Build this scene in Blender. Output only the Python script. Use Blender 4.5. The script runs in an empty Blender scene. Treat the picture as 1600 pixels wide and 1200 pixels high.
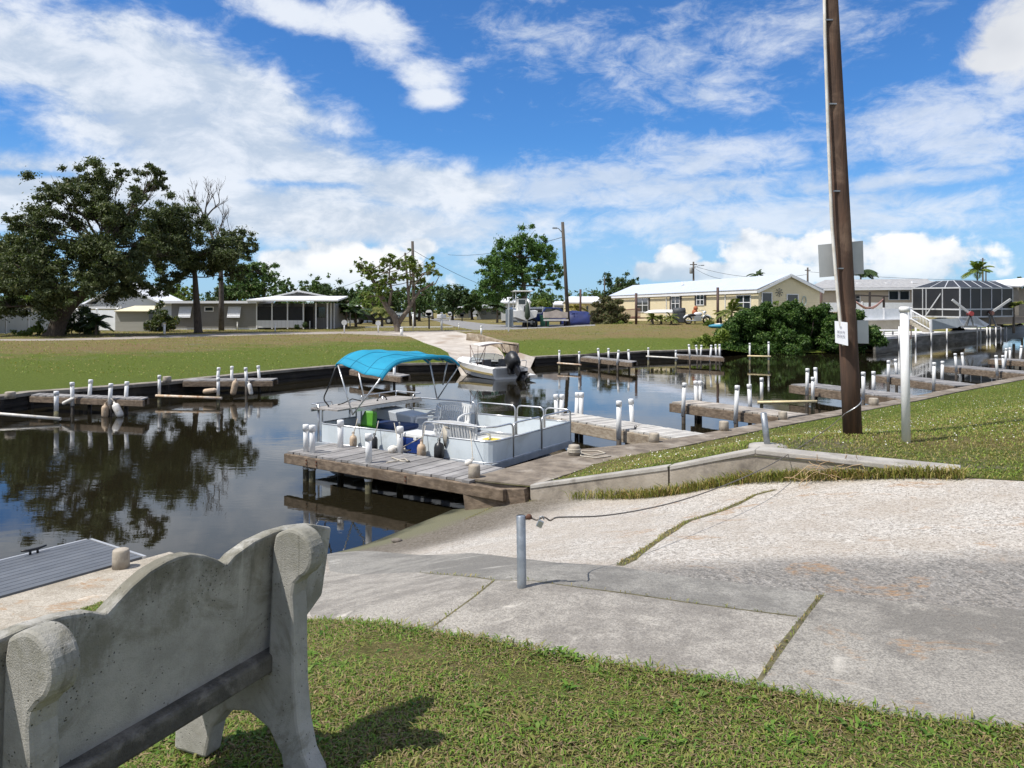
import bpy, math, random
import numpy as np
from math import radians as R, sin, cos, pi, atan2, sqrt
from mathutils import Vector, Matrix
from mathutils.geometry import delaunay_2d_cdt

random.seed(7)
rng = np.random.default_rng(11)
scene = bpy.context.scene
col = scene.collection

# ------------------------------------------------------------------ camera
H = 1.65            # eye height above the lawn
F = 1200.0          # focal length in photo pixels (1600 wide)
HOR = 484.0         # photo row of the horizon
cam_data = bpy.data.cameras.new('camera')
cam = bpy.data.objects.new('camera', cam_data)
col.objects.link(cam)
cam.location = (0, 0, H)
cam.rotation_euler = (R(90), 0, 0)
cam_data.sensor_width = 36
cam_data.lens = 36 * F / 1600
cam_data.shift_y = -(600 - HOR) / 1600
cam_data.clip_start = 0.05
cam_data.clip_end = 8000
scene.camera = cam

# ------------------------------------------------------------------ render / exposure
scene.render.engine = 'CYCLES'
scene.cycles.use_adaptive_sampling = True
scene.cycles.adaptive_threshold = 0.012
scene.cycles.max_bounces = 6
scene.cycles.diffuse_bounces = 2
scene.cycles.glossy_bounces = 3
scene.cycles.transmission_bounces = 4
scene.cycles.transparent_max_bounces = 6
scene.cycles.caustics_reflective = False
scene.cycles.caustics_refractive = False
scene.cycles.use_denoising = True
scene.cycles.denoiser = 'OPENIMAGEDENOISE'
scene.cycles.denoising_input_passes = 'RGB_ALBEDO_NORMAL'
scene.cycles.denoising_prefilter = 'ACCURATE'
scene.view_settings.view_transform = 'Standard'
scene.view_settings.look = 'None'
scene.view_settings.exposure = 0.28
scene.view_settings.gamma = 1.0

# ------------------------------------------------------------------ sun
SUN_TO = Vector((-0.90, -0.44, 0)).normalized()
SUN_EL = R(60)
sd = Vector((SUN_TO.x * cos(SUN_EL), SUN_TO.y * cos(SUN_EL), sin(SUN_EL)))
sun_data = bpy.data.lights.new('sun', 'SUN')
sun_data.energy = 4.3
sun_data.angle = R(0.53)
sun_data.color = (1.0, 0.955, 0.89)
sun = bpy.data.objects.new('sun', sun_data)
sun.rotation_euler = sd.to_track_quat('Z', 'Y').to_euler()
sun.location = (0, 0, 60)
col.objects.link(sun)


# ------------------------------------------------------------------ node helper
class NT:
    def __init__(s, nt):
        s.nt = nt

    def n(s, typ, **kw):
        nd = s.nt.nodes.new(typ)
        for k, v in kw.items():
            setattr(nd, k, v)
        return nd

    def put(s, sock, v):
        if hasattr(v, 'default_value') or hasattr(v, 'is_output'):
            s.nt.links.new(v, sock)
        else:
            sock.default_value = v

    def m(s, op, a, b=None, c=None, clamp=False):
        nd = s.n('ShaderNodeMath', operation=op)
        nd.use_clamp = clamp
        s.put(nd.inputs[0], a)
        if b is not None:
            s.put(nd.inputs[1], b)
        if c is not None:
            s.put(nd.inputs[2], c)
        return nd.outputs[0]

    def sstep(s, x, lo, hi, a=0.0, b=1.0):
        nd = s.n('ShaderNodeMapRange', interpolation_type='SMOOTHSTEP')
        s.put(nd.inputs['Value'], x)
        nd.inputs['From Min'].default_value = lo
        nd.inputs['From Max'].default_value = hi
        nd.inputs['To Min'].default_value = a
        nd.inputs['To Max'].default_value = b
        return nd.outputs['Result']

    def mix(s, f, a, b, blend='MIX'):
        nd = s.n('ShaderNodeMix', data_type='RGBA', blend_type=blend)
        s.put(nd.inputs['Factor'], f)
        s.put(nd.inputs['A'], c4(a) if isinstance(a, tuple) else a)
        s.put(nd.inputs['B'], c4(b) if isinstance(b, tuple) else b)
        for o in nd.outputs:
            if o.type == 'RGBA':
                return o

    def noise(s, vec, scale, detail=4, rough=0.55, dist=0.0):
        nd = s.n('ShaderNodeTexNoise')
        if vec is not None:
            s.nt.links.new(vec, nd.inputs['Vector'])
        nd.inputs['Scale'].default_value = scale
        nd.inputs['Detail'].default_value = detail
        nd.inputs['Roughness'].default_value = rough
        nd.inputs['Distortion'].default_value = dist
        return nd.outputs['Fac']

    def vec(s, x, y, z=0.0):
        nd = s.n('ShaderNodeCombineXYZ')
        s.put(nd.inputs[0], x)
        s.put(nd.inputs[1], y)
        s.put(nd.inputs[2], z)
        return nd.outputs[0]

    def mapping(s, vec, scale=(1, 1, 1), rot=(0, 0, 0)):
        nd = s.n('ShaderNodeMapping')
        s.nt.links.new(vec, nd.inputs['Vector'])
        nd.inputs['Scale'].default_value = scale
        nd.inputs['Rotation'].default_value = rot
        return nd.outputs[0]


def c4(c):
    return (c[0], c[1], c[2], 1.0)


# ------------------------------------------------------------------ sky with clouds
world = bpy.data.worlds.new('World')
scene.world = world
world.use_nodes = True
world.node_tree.nodes.clear()
W = NT(world.node_tree)
sky = W.n('ShaderNodeTexSky', sky_type='NISHITA')
sky.sun_disc = False
sky.sun_elevation = SUN_EL
sky.sun_rotation = atan2(SUN_TO.x, SUN_TO.y)
sky.air_density = 1.0
sky.dust_density = 0.4
sky.ozone_density = 3.0
tc = W.n('ShaderNodeTexCoord')
sep = W.n('ShaderNodeSeparateXYZ')
W.nt.links.new(tc.outputs['Generated'], sep.inputs[0])
AZ = W.m('ARCTAN2', sep.outputs[0], sep.outputs[1])
EL = W.m('ARCSINE', W.m('ABSOLUTE', sep.outputs[2]))


def sky_dir(px, py):
    return (math.atan((px - 800) / F), math.atan((HOR - py) / sqrt(F * F + (px - 800) ** 2)))


def blob(px, py, rx, ry, rot=0.0, soft=1.0):
    """soft elliptical cloud bank in azimuth and elevation; rot in degrees, up to the right positive"""
    a0, e0 = sky_dir(px, py)
    rx, ry = rx / F, ry / F
    c, s_ = cos(R(rot)), sin(R(rot))
    dx = W.m('SUBTRACT', AZ, a0)
    dy = W.m('SUBTRACT', EL, e0)
    p = W.m('ADD', W.m('MULTIPLY', dx, c / rx), W.m('MULTIPLY', dy, s_ / rx))
    q = W.m('ADD', W.m('MULTIPLY', dx, -s_ / ry), W.m('MULTIPLY', dy, c / ry))
    r2 = W.m('ADD', W.m('MULTIPLY', p, p), W.m('MULTIPLY', q, q))
    return W.m('EXPONENT', W.m('MULTIPLY', r2, -1.0 * soft))


def total(bl):
    acc = bl[0]
    for b in bl[1:]:
        acc = W.m('MAXIMUM', acc, b)
    return acc


# warped cloud coordinates (streaky: stretched along azimuth)
base = W.vec(W.m('MULTIPLY', AZ, 1.0), W.m('MULTIPLY', EL, 2.2), 0.0)
warp = W.noise(base, 5.0, 3, 0.5)
wv = W.vec(W.m('ADD', AZ, W.m('MULTIPLY', warp, 0.07)), W.m('ADD', W.m('MULTIPLY', EL, 1.9), W.m('MULTIPLY', warp, 0.10)), 0.3)
n1 = W.noise(wv, 10.0, 9, 0.64, 0.15)
sheet = total([
    blob(60, 110, 270, 75, -14), blob(260, 190, 260, 95, -22), blob(430, 250, 220, 70, -14),
    blob(120, 300, 330, 50, 0), blob(420, 330, 330, 48, -4), blob(640, 290, 180, 42, -4),
    blob(330, 130, 210, 55, -20), blob(-80, 60, 170, 60, -10),
])
sheet2 = total([
    blob(600, 62, 120, 50, -26), blob(660, 112, 80, 36, -20), blob(440, 10, 150, 34, -16), blob(690, 150, 60, 22, 0),
])
band = total([
    blob(860, 290, 260, 42, 4), blob(1110, 245, 200, 36, 3), blob(1020, 300, 260, 34, 0), blob(1450, 190, 190, 52, 6),
    blob(1430, 280, 240, 16, 2),
    blob(640, 350, 330, 40, 0), blob(1250, 340, 400, 40, 0), blob(1520, 230, 130, 40, 0),
])
gap = total([blob(30, 150, 75, 26, 8), blob(470, 287, 95, 7, 0), blob(700, 182, 190, 40, -22), blob(50, 272, 70, 6, 4)])
s1 = W.m('SUBTRACT', W.m('ADD', W.m('MULTIPLY', sheet, 0.62), n1), W.m('MULTIPLY', gap, 0.30))
a1 = W.m('MULTIPLY', W.sstep(s1, 0.56, 0.96), 0.92)
s1b = W.m('ADD', W.m('MULTIPLY', sheet2, 0.55), n1)
a1b = W.m('MULTIPLY', W.sstep(s1b, 0.70, 1.06), 0.92)
wv2 = W.vec(W.m('ADD', AZ, W.m('MULTIPLY', warp, 0.05)), W.m('ADD', W.m('MULTIPLY', EL, 2.1), W.m('MULTIPLY', warp, 0.08)), 1.7)
n2 = W.noise(wv2, 19.0, 8, 0.66, 0.3)
wisps = W.m('MULTIPLY', total([blob(1030, 90, 150, 60, 16), blob(850, 55, 120, 50, -10), blob(1240, 40, 200, 60, 10), blob(1120, 140, 120, 40, 0)]), 0.66)
s2 = W.m('ADD', W.m('MULTIPLY', W.m('MAXIMUM', band, wisps), 0.50), n2)
a2 = W.m('MULTIPLY', W.sstep(s2, 0.60, 1.06), 0.74)
# low cumulus with crisp tops
cv = W.vec(AZ, W.m('MULTIPLY', EL, 1.25), 4.0)
n3 = W.noise(cv, 22.0, 6, 0.55, 0.2)
n3b = W.noise(cv, 9.0, 3, 0.5)
cum = total([
    blob(530, 395, 70, 40, 0), blob(470, 420, 90, 44, 0), blob(600, 410, 75, 40, 0), blob(655, 385, 40, 26, 0), blob(560, 450, 170, 40, 0),
    blob(1190, 395, 80, 42, 0), blob(1300, 400, 120, 46, 0), blob(1060, 400, 45, 26, 0), blob(1100, 425, 170, 22, 0), blob(1420, 395, 120, 34, 0),
    blob(1250, 425, 300, 26, 0),
])
big = total([blob(1590, 60, 75, 62, 20), blob(1560, 90, 60, 30, 0), blob(1650, 40, 120, 90, 0)])
s3 = W.m('ADD', cum, W.m('MULTIPLY', W.m('SUBTRACT', n3, 0.5), 1.35))
a3 = W.m('MULTIPLY', W.sstep(s3, 0.47, 0.72), W.sstep(EL, 0.0, 0.07, 0.40, 0.92))
s4 = W.m('ADD', big, W.m('MULTIPLY', W.m('SUBTRACT', n1, 0.5), 1.2))
a4 = W.m('MULTIPLY', W.sstep(s4, 0.42, 0.80), 0.95)

lp = W.nt  # sky colour
tint = W.mix(1.0, sky.outputs[0], (0.40, 0.79, 1.22), 'MULTIPLY')
haze_low = W.sstep(EL, 0.0, 0.22, 0.62, 0.0)
blue = W.mix(haze_low, tint, (4.0, 5.9, 8.0))
white = (7.3, 7.7, 8.3)
shade = (4.7, 5.5, 6.6)
ccol1 = W.mix(W.sstep(n1, 0.36, 0.62), shade, white)
ccol3 = W.mix(W.sstep(W.m('ADD', W.m('MULTIPLY', n3b, 0.7), W.m('MULTIPLY', n3, 0.5)), 0.46, 0.68), (5.0, 5.7, 6.6), (9.0, 9.0, 9.0))
# broken bright cloud added out of view, overhead and behind, to whiten the fill light
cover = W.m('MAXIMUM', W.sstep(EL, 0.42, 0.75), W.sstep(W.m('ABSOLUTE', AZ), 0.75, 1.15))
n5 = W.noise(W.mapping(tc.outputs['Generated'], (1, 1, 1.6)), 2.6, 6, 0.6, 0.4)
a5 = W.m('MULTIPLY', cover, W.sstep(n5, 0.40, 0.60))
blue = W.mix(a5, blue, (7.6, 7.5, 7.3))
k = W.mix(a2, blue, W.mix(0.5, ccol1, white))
k = W.mix(a1, k, ccol1)
k = W.mix(a1b, k, white)
k = W.mix(a4, k, W.mix(n3b, (4.6, 4.9, 5.4), (9.0, 9.0, 9.0)))
k = W.mix(a3, k, ccol3)
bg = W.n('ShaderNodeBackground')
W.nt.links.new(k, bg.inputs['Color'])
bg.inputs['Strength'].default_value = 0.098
wo = W.n('ShaderNodeOutputWorld')
W.nt.links.new(bg.outputs[0], wo.inputs['Surface'])
world.cycles.sampling_method = 'MANUAL'
world.cycles.sample_map_resolution = 512


# ------------------------------------------------------------------ photo geometry
def P(px, py, z):
    """point at height z seen at photo pixel (px, py)"""
    y = F * (H - z) / (py - HOR)
    return Vector(((px - 800) / F * y, y, z))


def D(px, py, y):
    """point at distance y seen at photo pixel (px, py)"""
    return Vector(((px - 800) / F * y, y, H - (py - HOR) * y / F))


# ------------------------------------------------------------------ tags and roots
def tag(o, label=None, cat=None, group=None, kind=None):
    if label: o['label'] = label
    if cat: o['category'] = cat
    if group: o['group'] = group
    if kind: o['kind'] = kind
    return o


def thing(name, label, cat, loc=(0, 0, 0), rz=0.0, group=None):
    o = bpy.data.objects.new(name, None)
    o.empty_display_size = 0.2
    col.objects.link(o)
    o.location = loc
    o.rotation_euler = (0, 0, rz)
    return tag(o, label, cat, group)


def copy_tree(o, parent=None):
    c = o.copy()
    col.objects.link(c)
    if parent is not None:
        c.parent = parent
    for ch in list(o.children):
        copy_tree(ch, c)
    return c


def root_of(o):
    while o.parent is not None:
        o = o.parent
    return o


# ------------------------------------------------------------------ mesh builder
class MB:
    def __init__(s):
        s.v = []
        s.f = []
        s.sm = []

    def add(s, vs, fs, smooth=False):
        b = len(s.v)
        s.v.extend([tuple(v) for v in vs])
        for f in fs:
            s.f.append(tuple(i + b for i in f))
            s.sm.append(smooth)
        return s

    def box(s, c, size, M=None, taper=1.0):
        hx, hy, hz = size[0] / 2, size[1] / 2, size[2] / 2
        vs = []
        for z, t in ((-hz, 1.0), (hz, taper)):
            for x, y in ((-hx, -hy), (hx, -hy), (hx, hy), (-hx, hy)):
                p = Vector((x * t, y * t, z))
                if M is not None:
                    p = M @ p
                vs.append(p + Vector(c))
        return s.add(vs, [(3, 2, 1, 0), (4, 5, 6, 7), (0, 1, 5, 4), (1, 2, 6, 5), (2, 3, 7, 6), (3, 0, 4, 7)])

    def box2(s, a, b):
        a, b = Vector(a), Vector(b)
        lo = Vector((min(a.x, b.x), min(a.y, b.y), min(a.z, b.z)))
        hi = Vector((max(a.x, b.x), max(a.y, b.y), max(a.z, b.z)))
        return s.box((lo + hi) / 2, hi - lo)

    def beam(s, a, b, w, h, up=(0, 0, 1)):
        """rectangular bar from a to b (centre line), w across, h along up"""
        a, b = Vector(a), Vector(b)
        d = (b - a).normalized()
        u = Vector(up)
        sx = d.cross(u)
        if sx.length < 1e-4:
            sx = d.cross(Vector((1, 0, 0)))
        sx.normalize()
        uz = sx.cross(d).normalized()
        vs = []
        for p in (a, b):
            for i, j in ((-1, -1), (1, -1), (1, 1), (-1, 1)):
                vs.append(p + sx * (i * w / 2) + uz * (j * h / 2))
        return s.add(vs, [(3, 2, 1, 0), (4, 5, 6, 7), (0, 1, 5, 4), (1, 2, 6, 5), (2, 3, 7, 6), (3, 0, 4, 7)])

    def tube(s, pts, r, seg=8, cap=True, smooth=True):
        pts = [Vector(p) for p in pts]
        n = len(pts)
        rs = r if isinstance(r, (list, tuple)) else [r] * n
        vs = []
        prev = None
        for i, p in enumerate(pts):
            d = (pts[min(i + 1, n - 1)] - pts[max(i - 1, 0)])
            if d.length < 1e-9:
                d = Vector((0, 0, 1))
            d.normalize()
            if prev is None:
                ref = Vector((0, 0, 1)) if abs(d.z) < 0.9 else Vector((1, 0, 0))
                x = d.cross(ref).normalized()
            else:
                x = prev - d * prev.dot(d)
                if x.length < 1e-6:
                    x = d.cross(Vector((0, 1, 0)))
                x.normalize()
            prev = x
            y = d.cross(x)
            for k_ in range(seg):
                a = 2 * pi * k_ / seg
                vs.append(p + (x * cos(a) + y * sin(a)) * rs[i])
        fs = []
        for i in range(n - 1):
            for k_ in range(seg):
                k2 = (k_ + 1) % seg
                fs.append((i * seg + k_, i * seg + k2, (i + 1) * seg + k2, (i + 1) * seg + k_))
        s.add(vs, fs, smooth)
        if cap:
            b = len(s.v) - n * seg
            s.f.append(tuple(b + k_ for k_ in reversed(range(seg))))
            s.sm.append(False)
            s.f.append(tuple(b + (n - 1) * seg + k_ for k_ in range(seg)))
            s.sm.append(False)
        return s

    def lathe(s, c, prof, seg=12, M=None, smooth=True):
        vs = []
        for r, z in prof:
            for k_ in range(seg):
                a = 2 * pi * k_ / seg
                p = Vector((r * cos(a), r * sin(a), z))
                if M is not None:
                    p = M @ p
                vs.append(p + Vector(c))
        fs = []
        for i in range(len(prof) - 1):
            for k_ in range(seg):
                k2 = (k_ + 1) % seg
                fs.append((i * seg + k_, i * seg + k2, (i + 1) * seg + k2, (i + 1) * seg + k_))
        fs.append(tuple(reversed(range(seg))))
        fs.append(tuple((len(prof) - 1) * seg + k_ for k_ in range(seg)))
        return s.add(vs, fs, smooth)

    def prism(s, poly, vec, smooth=False):
        poly = [Vector(p) for p in poly]
        vec = Vector(vec)
        n = len(poly)
        nrm = Vector((0, 0, 0))
        for i in range(n):
            nrm += poly[i].cross(poly[(i + 1) % n])
        if nrm.dot(vec) > 0:
            poly = poly[::-1]
        vs = poly + [p + vec for p in poly]
        fs = [tuple(range(n)), tuple(reversed(range(n, 2 * n)))]
        for i in range(n):
            j = (i + 1) % n
            fs.append((j, i, n + i, n + j))
        return s.add(vs, fs, smooth)

    def quad(s, a, b, c, d):
        return s.add([a, b, c, d], [(0, 1, 2, 3)])

    def ball(s, c, r, seg=10, rings=7, sc=(1, 1, 1)):
        vs = []
        for i in range(rings + 1):
            t = pi * i / rings
            for k_ in range(seg):
                a = 2 * pi * k_ / seg
                vs.append(Vector((sin(t) * cos(a) * r * sc[0], sin(t) * sin(a) * r * sc[1], cos(t) * r * sc[2])) + Vector(c))
        fs = []
        for i in range(rings):
            for k_ in range(seg):
                k2 = (k_ + 1) % seg
                fs.append((i * seg + k_, (i + 1) * seg + k_, (i + 1) * seg + k2, i * seg + k2))
        return s.add(vs, fs, True)

    def grid(s, rows, smooth=True, flip=False):
        """rows: list of equal-length lists of points"""
        m = len(rows[0])
        vs = [p for r_ in rows for p in r_]
        fs = []
        for i in range(len(rows) - 1):
            for j in range(m - 1):
                q = (i * m + j, i * m + j + 1, (i + 1) * m + j + 1, (i + 1) * m + j)
                fs.append(q[::-1] if flip else q)
        return s.add(vs, fs, smooth)

    def build(s, name, mat, parent=None, local=False, bevel=0.0, solid=0.0):
        me = bpy.data.meshes.new(name)
        vs = s.v
        if parent is not None and not local:
            r_ = root_of(parent)
            Mi = (Matrix.Translation(r_.location) @ Matrix.Rotation(r_.rotation_euler.z, 4, 'Z')).inverted()
            vs = [tuple(Mi @ Vector(v)) for v in vs]
        me.from_pydata(vs, [], s.f)
        me.polygons.foreach_set('use_smooth', s.sm)
        me.materials.append(mat)
        me.update()
        o = bpy.data.objects.new(name, me)
        col.objects.link(o)
        if parent is not None:
            o.parent = parent
        if solid:
            md = o.modifiers.new('thickness', 'SOLIDIFY')
            md.thickness = solid
            md.offset = 0
        if bevel:
            md = o.modifiers.new('soft_edges', 'BEVEL')
            md.width = bevel
            md.segments = 2
            md.limit_method = 'ANGLE'
            md.angle_limit = R(40)
        return o


def np_mesh(name, verts, faces_n, mat, parent=None, k=4, smooth=False):
    """fast mesh from numpy: verts (N*k,3), every k consecutive verts form a face"""
    me = bpy.data.meshes.new(name)
    nv = len(verts)
    me.vertices.add(nv)
    me.vertices.foreach_set('co', np.asarray(verts, dtype=np.float32).ravel())
    nf = nv // k
    me.loops.add(nv)
    me.loops.foreach_set('vertex_index', np.arange(nv, dtype=np.int32))
    me.polygons.add(nf)
    me.polygons.foreach_set('loop_start', np.arange(0, nv, k, dtype=np.int32))
    me.polygons.foreach_set('loop_total', np.full(nf, k, dtype=np.int32))
    if smooth:
        me.polygons.foreach_set('use_smooth', np.ones(nf, dtype=bool))
    me.update(calc_edges=True)
    me.materials.append(mat)
    o = bpy.data.objects.new(name, me)
    col.objects.link(o)
    if parent is not None:
        o.parent = parent
    return o


# ------------------------------------------------------------------ materials
_m = {}


def newmat(name):
    m = bpy.data.materials.new(name)
    m.use_nodes = True
    m.node_tree.nodes.clear()
    T = NT(m.node_tree)
    b = T.n('ShaderNodeBsdfPrincipled')
    o = T.n('ShaderNodeOutputMaterial')
    T.nt.links.new(b.outputs[0], o.inputs['Surface'])
    return m, T, b, o


def objco(T):
    return T.n('ShaderNodeTexCoord').outputs['Object']


def geopos(T):
    return T.n('ShaderNodeNewGeometry').outputs['Position']


def bump(T, b, h, strength=0.3, dist=0.01):
    nd = T.n('ShaderNodeBump')
    nd.inputs['Strength'].default_value = strength
    nd.inputs['Distance'].default_value = dist
    T.nt.links.new(h, nd.inputs['Height'])
    T.nt.links.new(nd.outputs[0], b.inputs['Normal'])


def pmat(name, c1, c2=None, scale=4.0, rough=0.6, metal=0.0, bstr=0.0, bscale=40.0, stretch=(1, 1, 1), lo=0.35, hi=0.65,
         c3=None, s3=1.0, island=0.0, spec=0.5, detail=5):
    """two-tone procedural surface: c1 and c2 by noise, c3 as large stains, island = tone change per loose piece"""
    if name in _m:
        return _m[name]
    m, T, b, o = newmat(name)
    co = T.mapping(objco(T), stretch)
    n = T.noise(co, scale, detail, 0.6)
    colr = T.mix(T.sstep(n, lo, hi), c1, c2 if c2 else tuple(x * 0.86 for x in c1))
    if c3:
        n3_ = T.noise(objco(T), s3, 5, 0.65, 0.4)
        colr = T.mix(T.sstep(n3_, 0.50, 0.70), colr, c3)
    if island:
        g = T.n('ShaderNodeNewGeometry')
        f = T.m('ADD', T.m('MULTIPLY', g.outputs['Random Per Island'], 2 * island), 1 - island)
        hs = T.n('ShaderNodeHueSaturation')
        T.nt.links.new(colr, hs.inputs['Color'])
        T.nt.links.new(f, hs.inputs['Value'])
        colr = hs.outputs[0]
    T.nt.links.new(colr, b.inputs['Base Color'])
    b.inputs['Roughness'].default_value = rough
    b.inputs['Metallic'].default_value = metal
    b.inputs['Specular IOR Level'].default_value = spec
    if bstr:
        bump(T, b, T.noise(T.mapping(objco(T), stretch), bscale, 4, 0.6), bstr)
    _m[name] = m
    return m


def leafmat(name, c_dark, c_light, c_odd=None, odd=0.0, trans=0.25, scale=0.6):
    if name in _m:
        return _m[name]
    m, T, b, o = newmat(name)
    g = T.n('ShaderNodeNewGeometry')
    rnd = g.outputs['Random Per Island']
    n = T.noise(g.outputs['Position'], scale, 3, 0.5)
    f = T.m('ADD', T.m('MULTIPLY', rnd, 0.6), T.m('MULTIPLY', n, 0.5))
    c = T.mix(T.sstep(f, 0.15, 0.95), c_dark, c_light)
    if c_odd:
        c = T.mix(T.m('MULTIPLY', T.m('GREATER_THAN', T.m('FRACT', T.m('MULTIPLY', rnd, 37.0)), 1 - odd), 1.0), c, c_odd)
    T.nt.links.new(c, b.inputs['Base Color'])
    b.inputs['Roughness'].default_value = 0.55
    b.inputs['Specular IOR Level'].default_value = 0.3
    tr = T.n('ShaderNodeBsdfTranslucent')
    T.nt.links.new(T.mix(1.0, c, (1.0, 1.25, 0.5), 'MULTIPLY'), tr.inputs['Color'])
    ms = T.n('ShaderNodeMixShader')
    ms.inputs[0].default_value = trans
    T.nt.links.new(b.outputs[0], ms.inputs[1])
    T.nt.links.new(tr.outputs[0], ms.inputs[2])
    T.nt.links.new(ms.outputs[0], o.inputs['Surface'])
    _m[name] = m
    return m
# ================================================================== terrain
ZC = -0.85          # seawall caps and dock decks
ZW = -1.35          # water
ZC2 = -0.45         # seawall caps on the far right


def xy(p):
    return (p[0], p[1])


W1 = P(735, 748, ZC)                 # corner where the ramp, the seawall and the near dock meet
K0 = P(828, 760, ZC)                 # low end of the ramp kerb
KP = P(1180, 706, 0.0)               # its crest
KR = P(1500, 742, -0.02)             # its high end
A1a = P(0, 935, ZC)
A1b = P(225, 874, ZC)
dA = (A1b - A1a).normalized()
A2 = A1b + dA * 0.30
A0 = A1a - dA * 30
# near shore, going right
near_px = [(893, 704), (1020, 691), (1126, 673), (1223, 656), (1300, 643), (1412, 623), (1469, 611), (1592, 589), (1800, 562)]
NEAR = [W1] + [P(a, b, ZC) for a, b in near_px]
NEAR.append(Vector((92, 86, ZC)))
# far shore, going right
far_px = [(0, 619), (47, 612), (130, 606.5), (262, 596), (340, 588), (420, 580), (523, 571), (620, 567.5), (712, 566)]
FARL = [P(a, b, ZC) for a, b in far_px]
dF = (FARL[0] - FARL[2]).normalized()
FARL.insert(0, FARL[0] + Vector((dF.x, dF.y, 0)) * 28)
FR0 = P(836, 557, ZC)
FARM = [FR0] + [P(a, b, ZC) for a, b in [(900, 554), (1013, 548), (1075, 546.5), (1128, 545)]]
bush_shore = [P(1128, 547, -1.2), P(1180, 552, -1.3), P(1250, 552, -1.3), P(1320, 549, -1.3), P(1366, 532, -0.9)]
FARR = [P(1369, 528, ZC2), P(1420, 523.5, ZC2), P(1569, 511.5, ZC2), P(1600, 508, ZC2)]
FARR.append(FARR[-1] + (FARR[-1] - FARR[-2]).normalized() * 50)
FL0 = FARL[-1]
ramp_far_fwd = [FL0 + Vector((0.6, -2.4, -1)), FR0 + Vector((-0.5, -2.6, -1))]
ramp_near_fwd = [A2 + Vector((-1.6, 0.9, -1)), W1 + Vector((-1.6, 0.95, -1))]
BASIN = ([xy(A0), xy(A2), xy(ramp_near_fwd[0]), xy(ramp_near_fwd[1])] + [xy(p) for p in NEAR] +
         [xy(p) for p in reversed(FARR)] + [xy(p) for p in reversed(bush_shore[1:])] + [xy(p) for p in reversed(FARM)] +
         [xy(ramp_far_fwd[1]), xy(ramp_far_fwd[0])] + [xy(p) for p in reversed(FARL)])


class Surf:
    """smooth height field through control points"""
    def __init__(s, pts, c=0.7):
        a = np.array([(p[0], p[1], p[2]) for p in pts], float)
        s.xy = a[:, :2]
        s.c = c
        n = len(a)
        d = np.sqrt(((s.xy[:, None] - s.xy[None]) ** 2).sum(-1) + c * c)
        A = np.zeros((n + 1, n + 1))
        A[:n, :n] = d + np.eye(n) * 1e-3
        A[:n, n] = 1
        A[n, :n] = 1
        s.w = np.linalg.solve(A, np.concatenate([a[:, 2], [0]]))

    def many(s, q):
        q = np.asarray(q, float)
        d = np.sqrt(((q[:, None] - s.xy[None]) ** 2).sum(-1) + s.c ** 2)
        return d @ s.w[:-1] + s.w[-1]

    def __call__(s, x, y):
        return float(s.many([(x, y)])[0])


ramp_ctl = [P(815, 915, 0), P(1250, 965, 0), P(1190, 1075, 0), P(1600, 1142, 0), P(1600, 953, 0), P(1600, 760, -0.02), P(1900, 800, 0),
            P(1900, 1000, 0), P(1900, 1190, 0), P(1500, 745, -0.05), P(1180, 751, -0.34), P(1050, 771, -0.66), P(870, 885, -0.10), P(740, 866, -0.50),
            P(525, 863, ZW), P(640, 823, ZW), P(707, 796, ZW), P(525, 893, -0.85), P(640, 900, -0.45), P(490, 970, -0.28), P(665, 985, -0.06),
            P(960, 880, -0.10), P(1200, 766, -0.33), P(1000, 830, -0.36), P(1300, 850, -0.08), P(400, 883, ZW), P(760, 790, ZW + .12),
            ramp_near_fwd[0] + Vector((0, 0, 0.05)), ramp_near_fwd[1] + Vector((0, 0, 0.05)), P(828, 772, -1.08), A2 + Vector((0.5, -.1, -.05)),
            P(1000, 1050, 0), P(1350, 760, -0.16)]
g_ramp = Surf(ramp_ctl, 0.6)


def cast(px, py, g, y0=1.5, y1=400.0):
    """where the view ray through a photo pixel meets a height field"""
    ys = np.geomspace(y0, y1, 500)
    X = (px - 800) / F * ys
    Z = H - (py - HOR) * ys / F
    gz = g.many(np.stack([X, ys], 1))
    hit = np.nonzero(Z <= gz)[0]
    i = hit[0] if len(hit) else len(ys) - 1
    if i == 0:
        y = ys[0]
    else:
        a, b = Z[i - 1] - gz[i - 1], Z[i] - gz[i]
        t = a / (a - b) if a != b else 0
        y = ys[i - 1] + t * (ys[i] - ys[i - 1])
    return Vector(((px - 800) / F * y, y, g((px - 800) / F * y, y)))


PAVE_FRONT = [cast(a, b, g_ramp) for a, b in [(1900, 1190), (1600, 1142), (1390, 1119), (1190, 1075), (1040, 1053), (900, 1030), (680, 992), (490, 971)]]
pave_left = [Vector((-2.1, 5.6, -0.5)), Vector((-3.0, 7.45, ZC))]
PAVE = ([xy(A2), xy(ramp_near_fwd[0]), xy(ramp_near_fwd[1]), xy(W1), xy(K0), xy(KP), xy(KR)] +
        [xy(cast(a, b, g_ramp)) for a, b in [(1600, 752), (1900, 772)]] + [xy(p) for p in PAVE_FRONT] + [xy(p) for p in pave_left])

wall_in = []


def inland(poly, dist, z, side):
    out = []
    for i in range(len(poly)):
        a, b = poly[max(i - 1, 0)], poly[min(i + 1, len(poly) - 1)]
        d = Vector((b[0] - a[0], b[1] - a[1], 0)).normalized()
        nrm = Vector((-d.y, d.x, 0)) * side
        out.append(Vector((poly[i][0], poly[i][1], 0)) + nrm * dist + Vector((0, 0, z)))
    return out


def dens(pts, step):
    out = []
    for a, b in zip(pts[:-1], pts[1:]):
        a, b = Vector(a), Vector(b)
        n = max(1, int((b - a).length / step))
        for i in range(n):
            out.append(a.lerp(b, i / n))
    out.append(Vector(pts[-1]))
    return out


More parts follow.
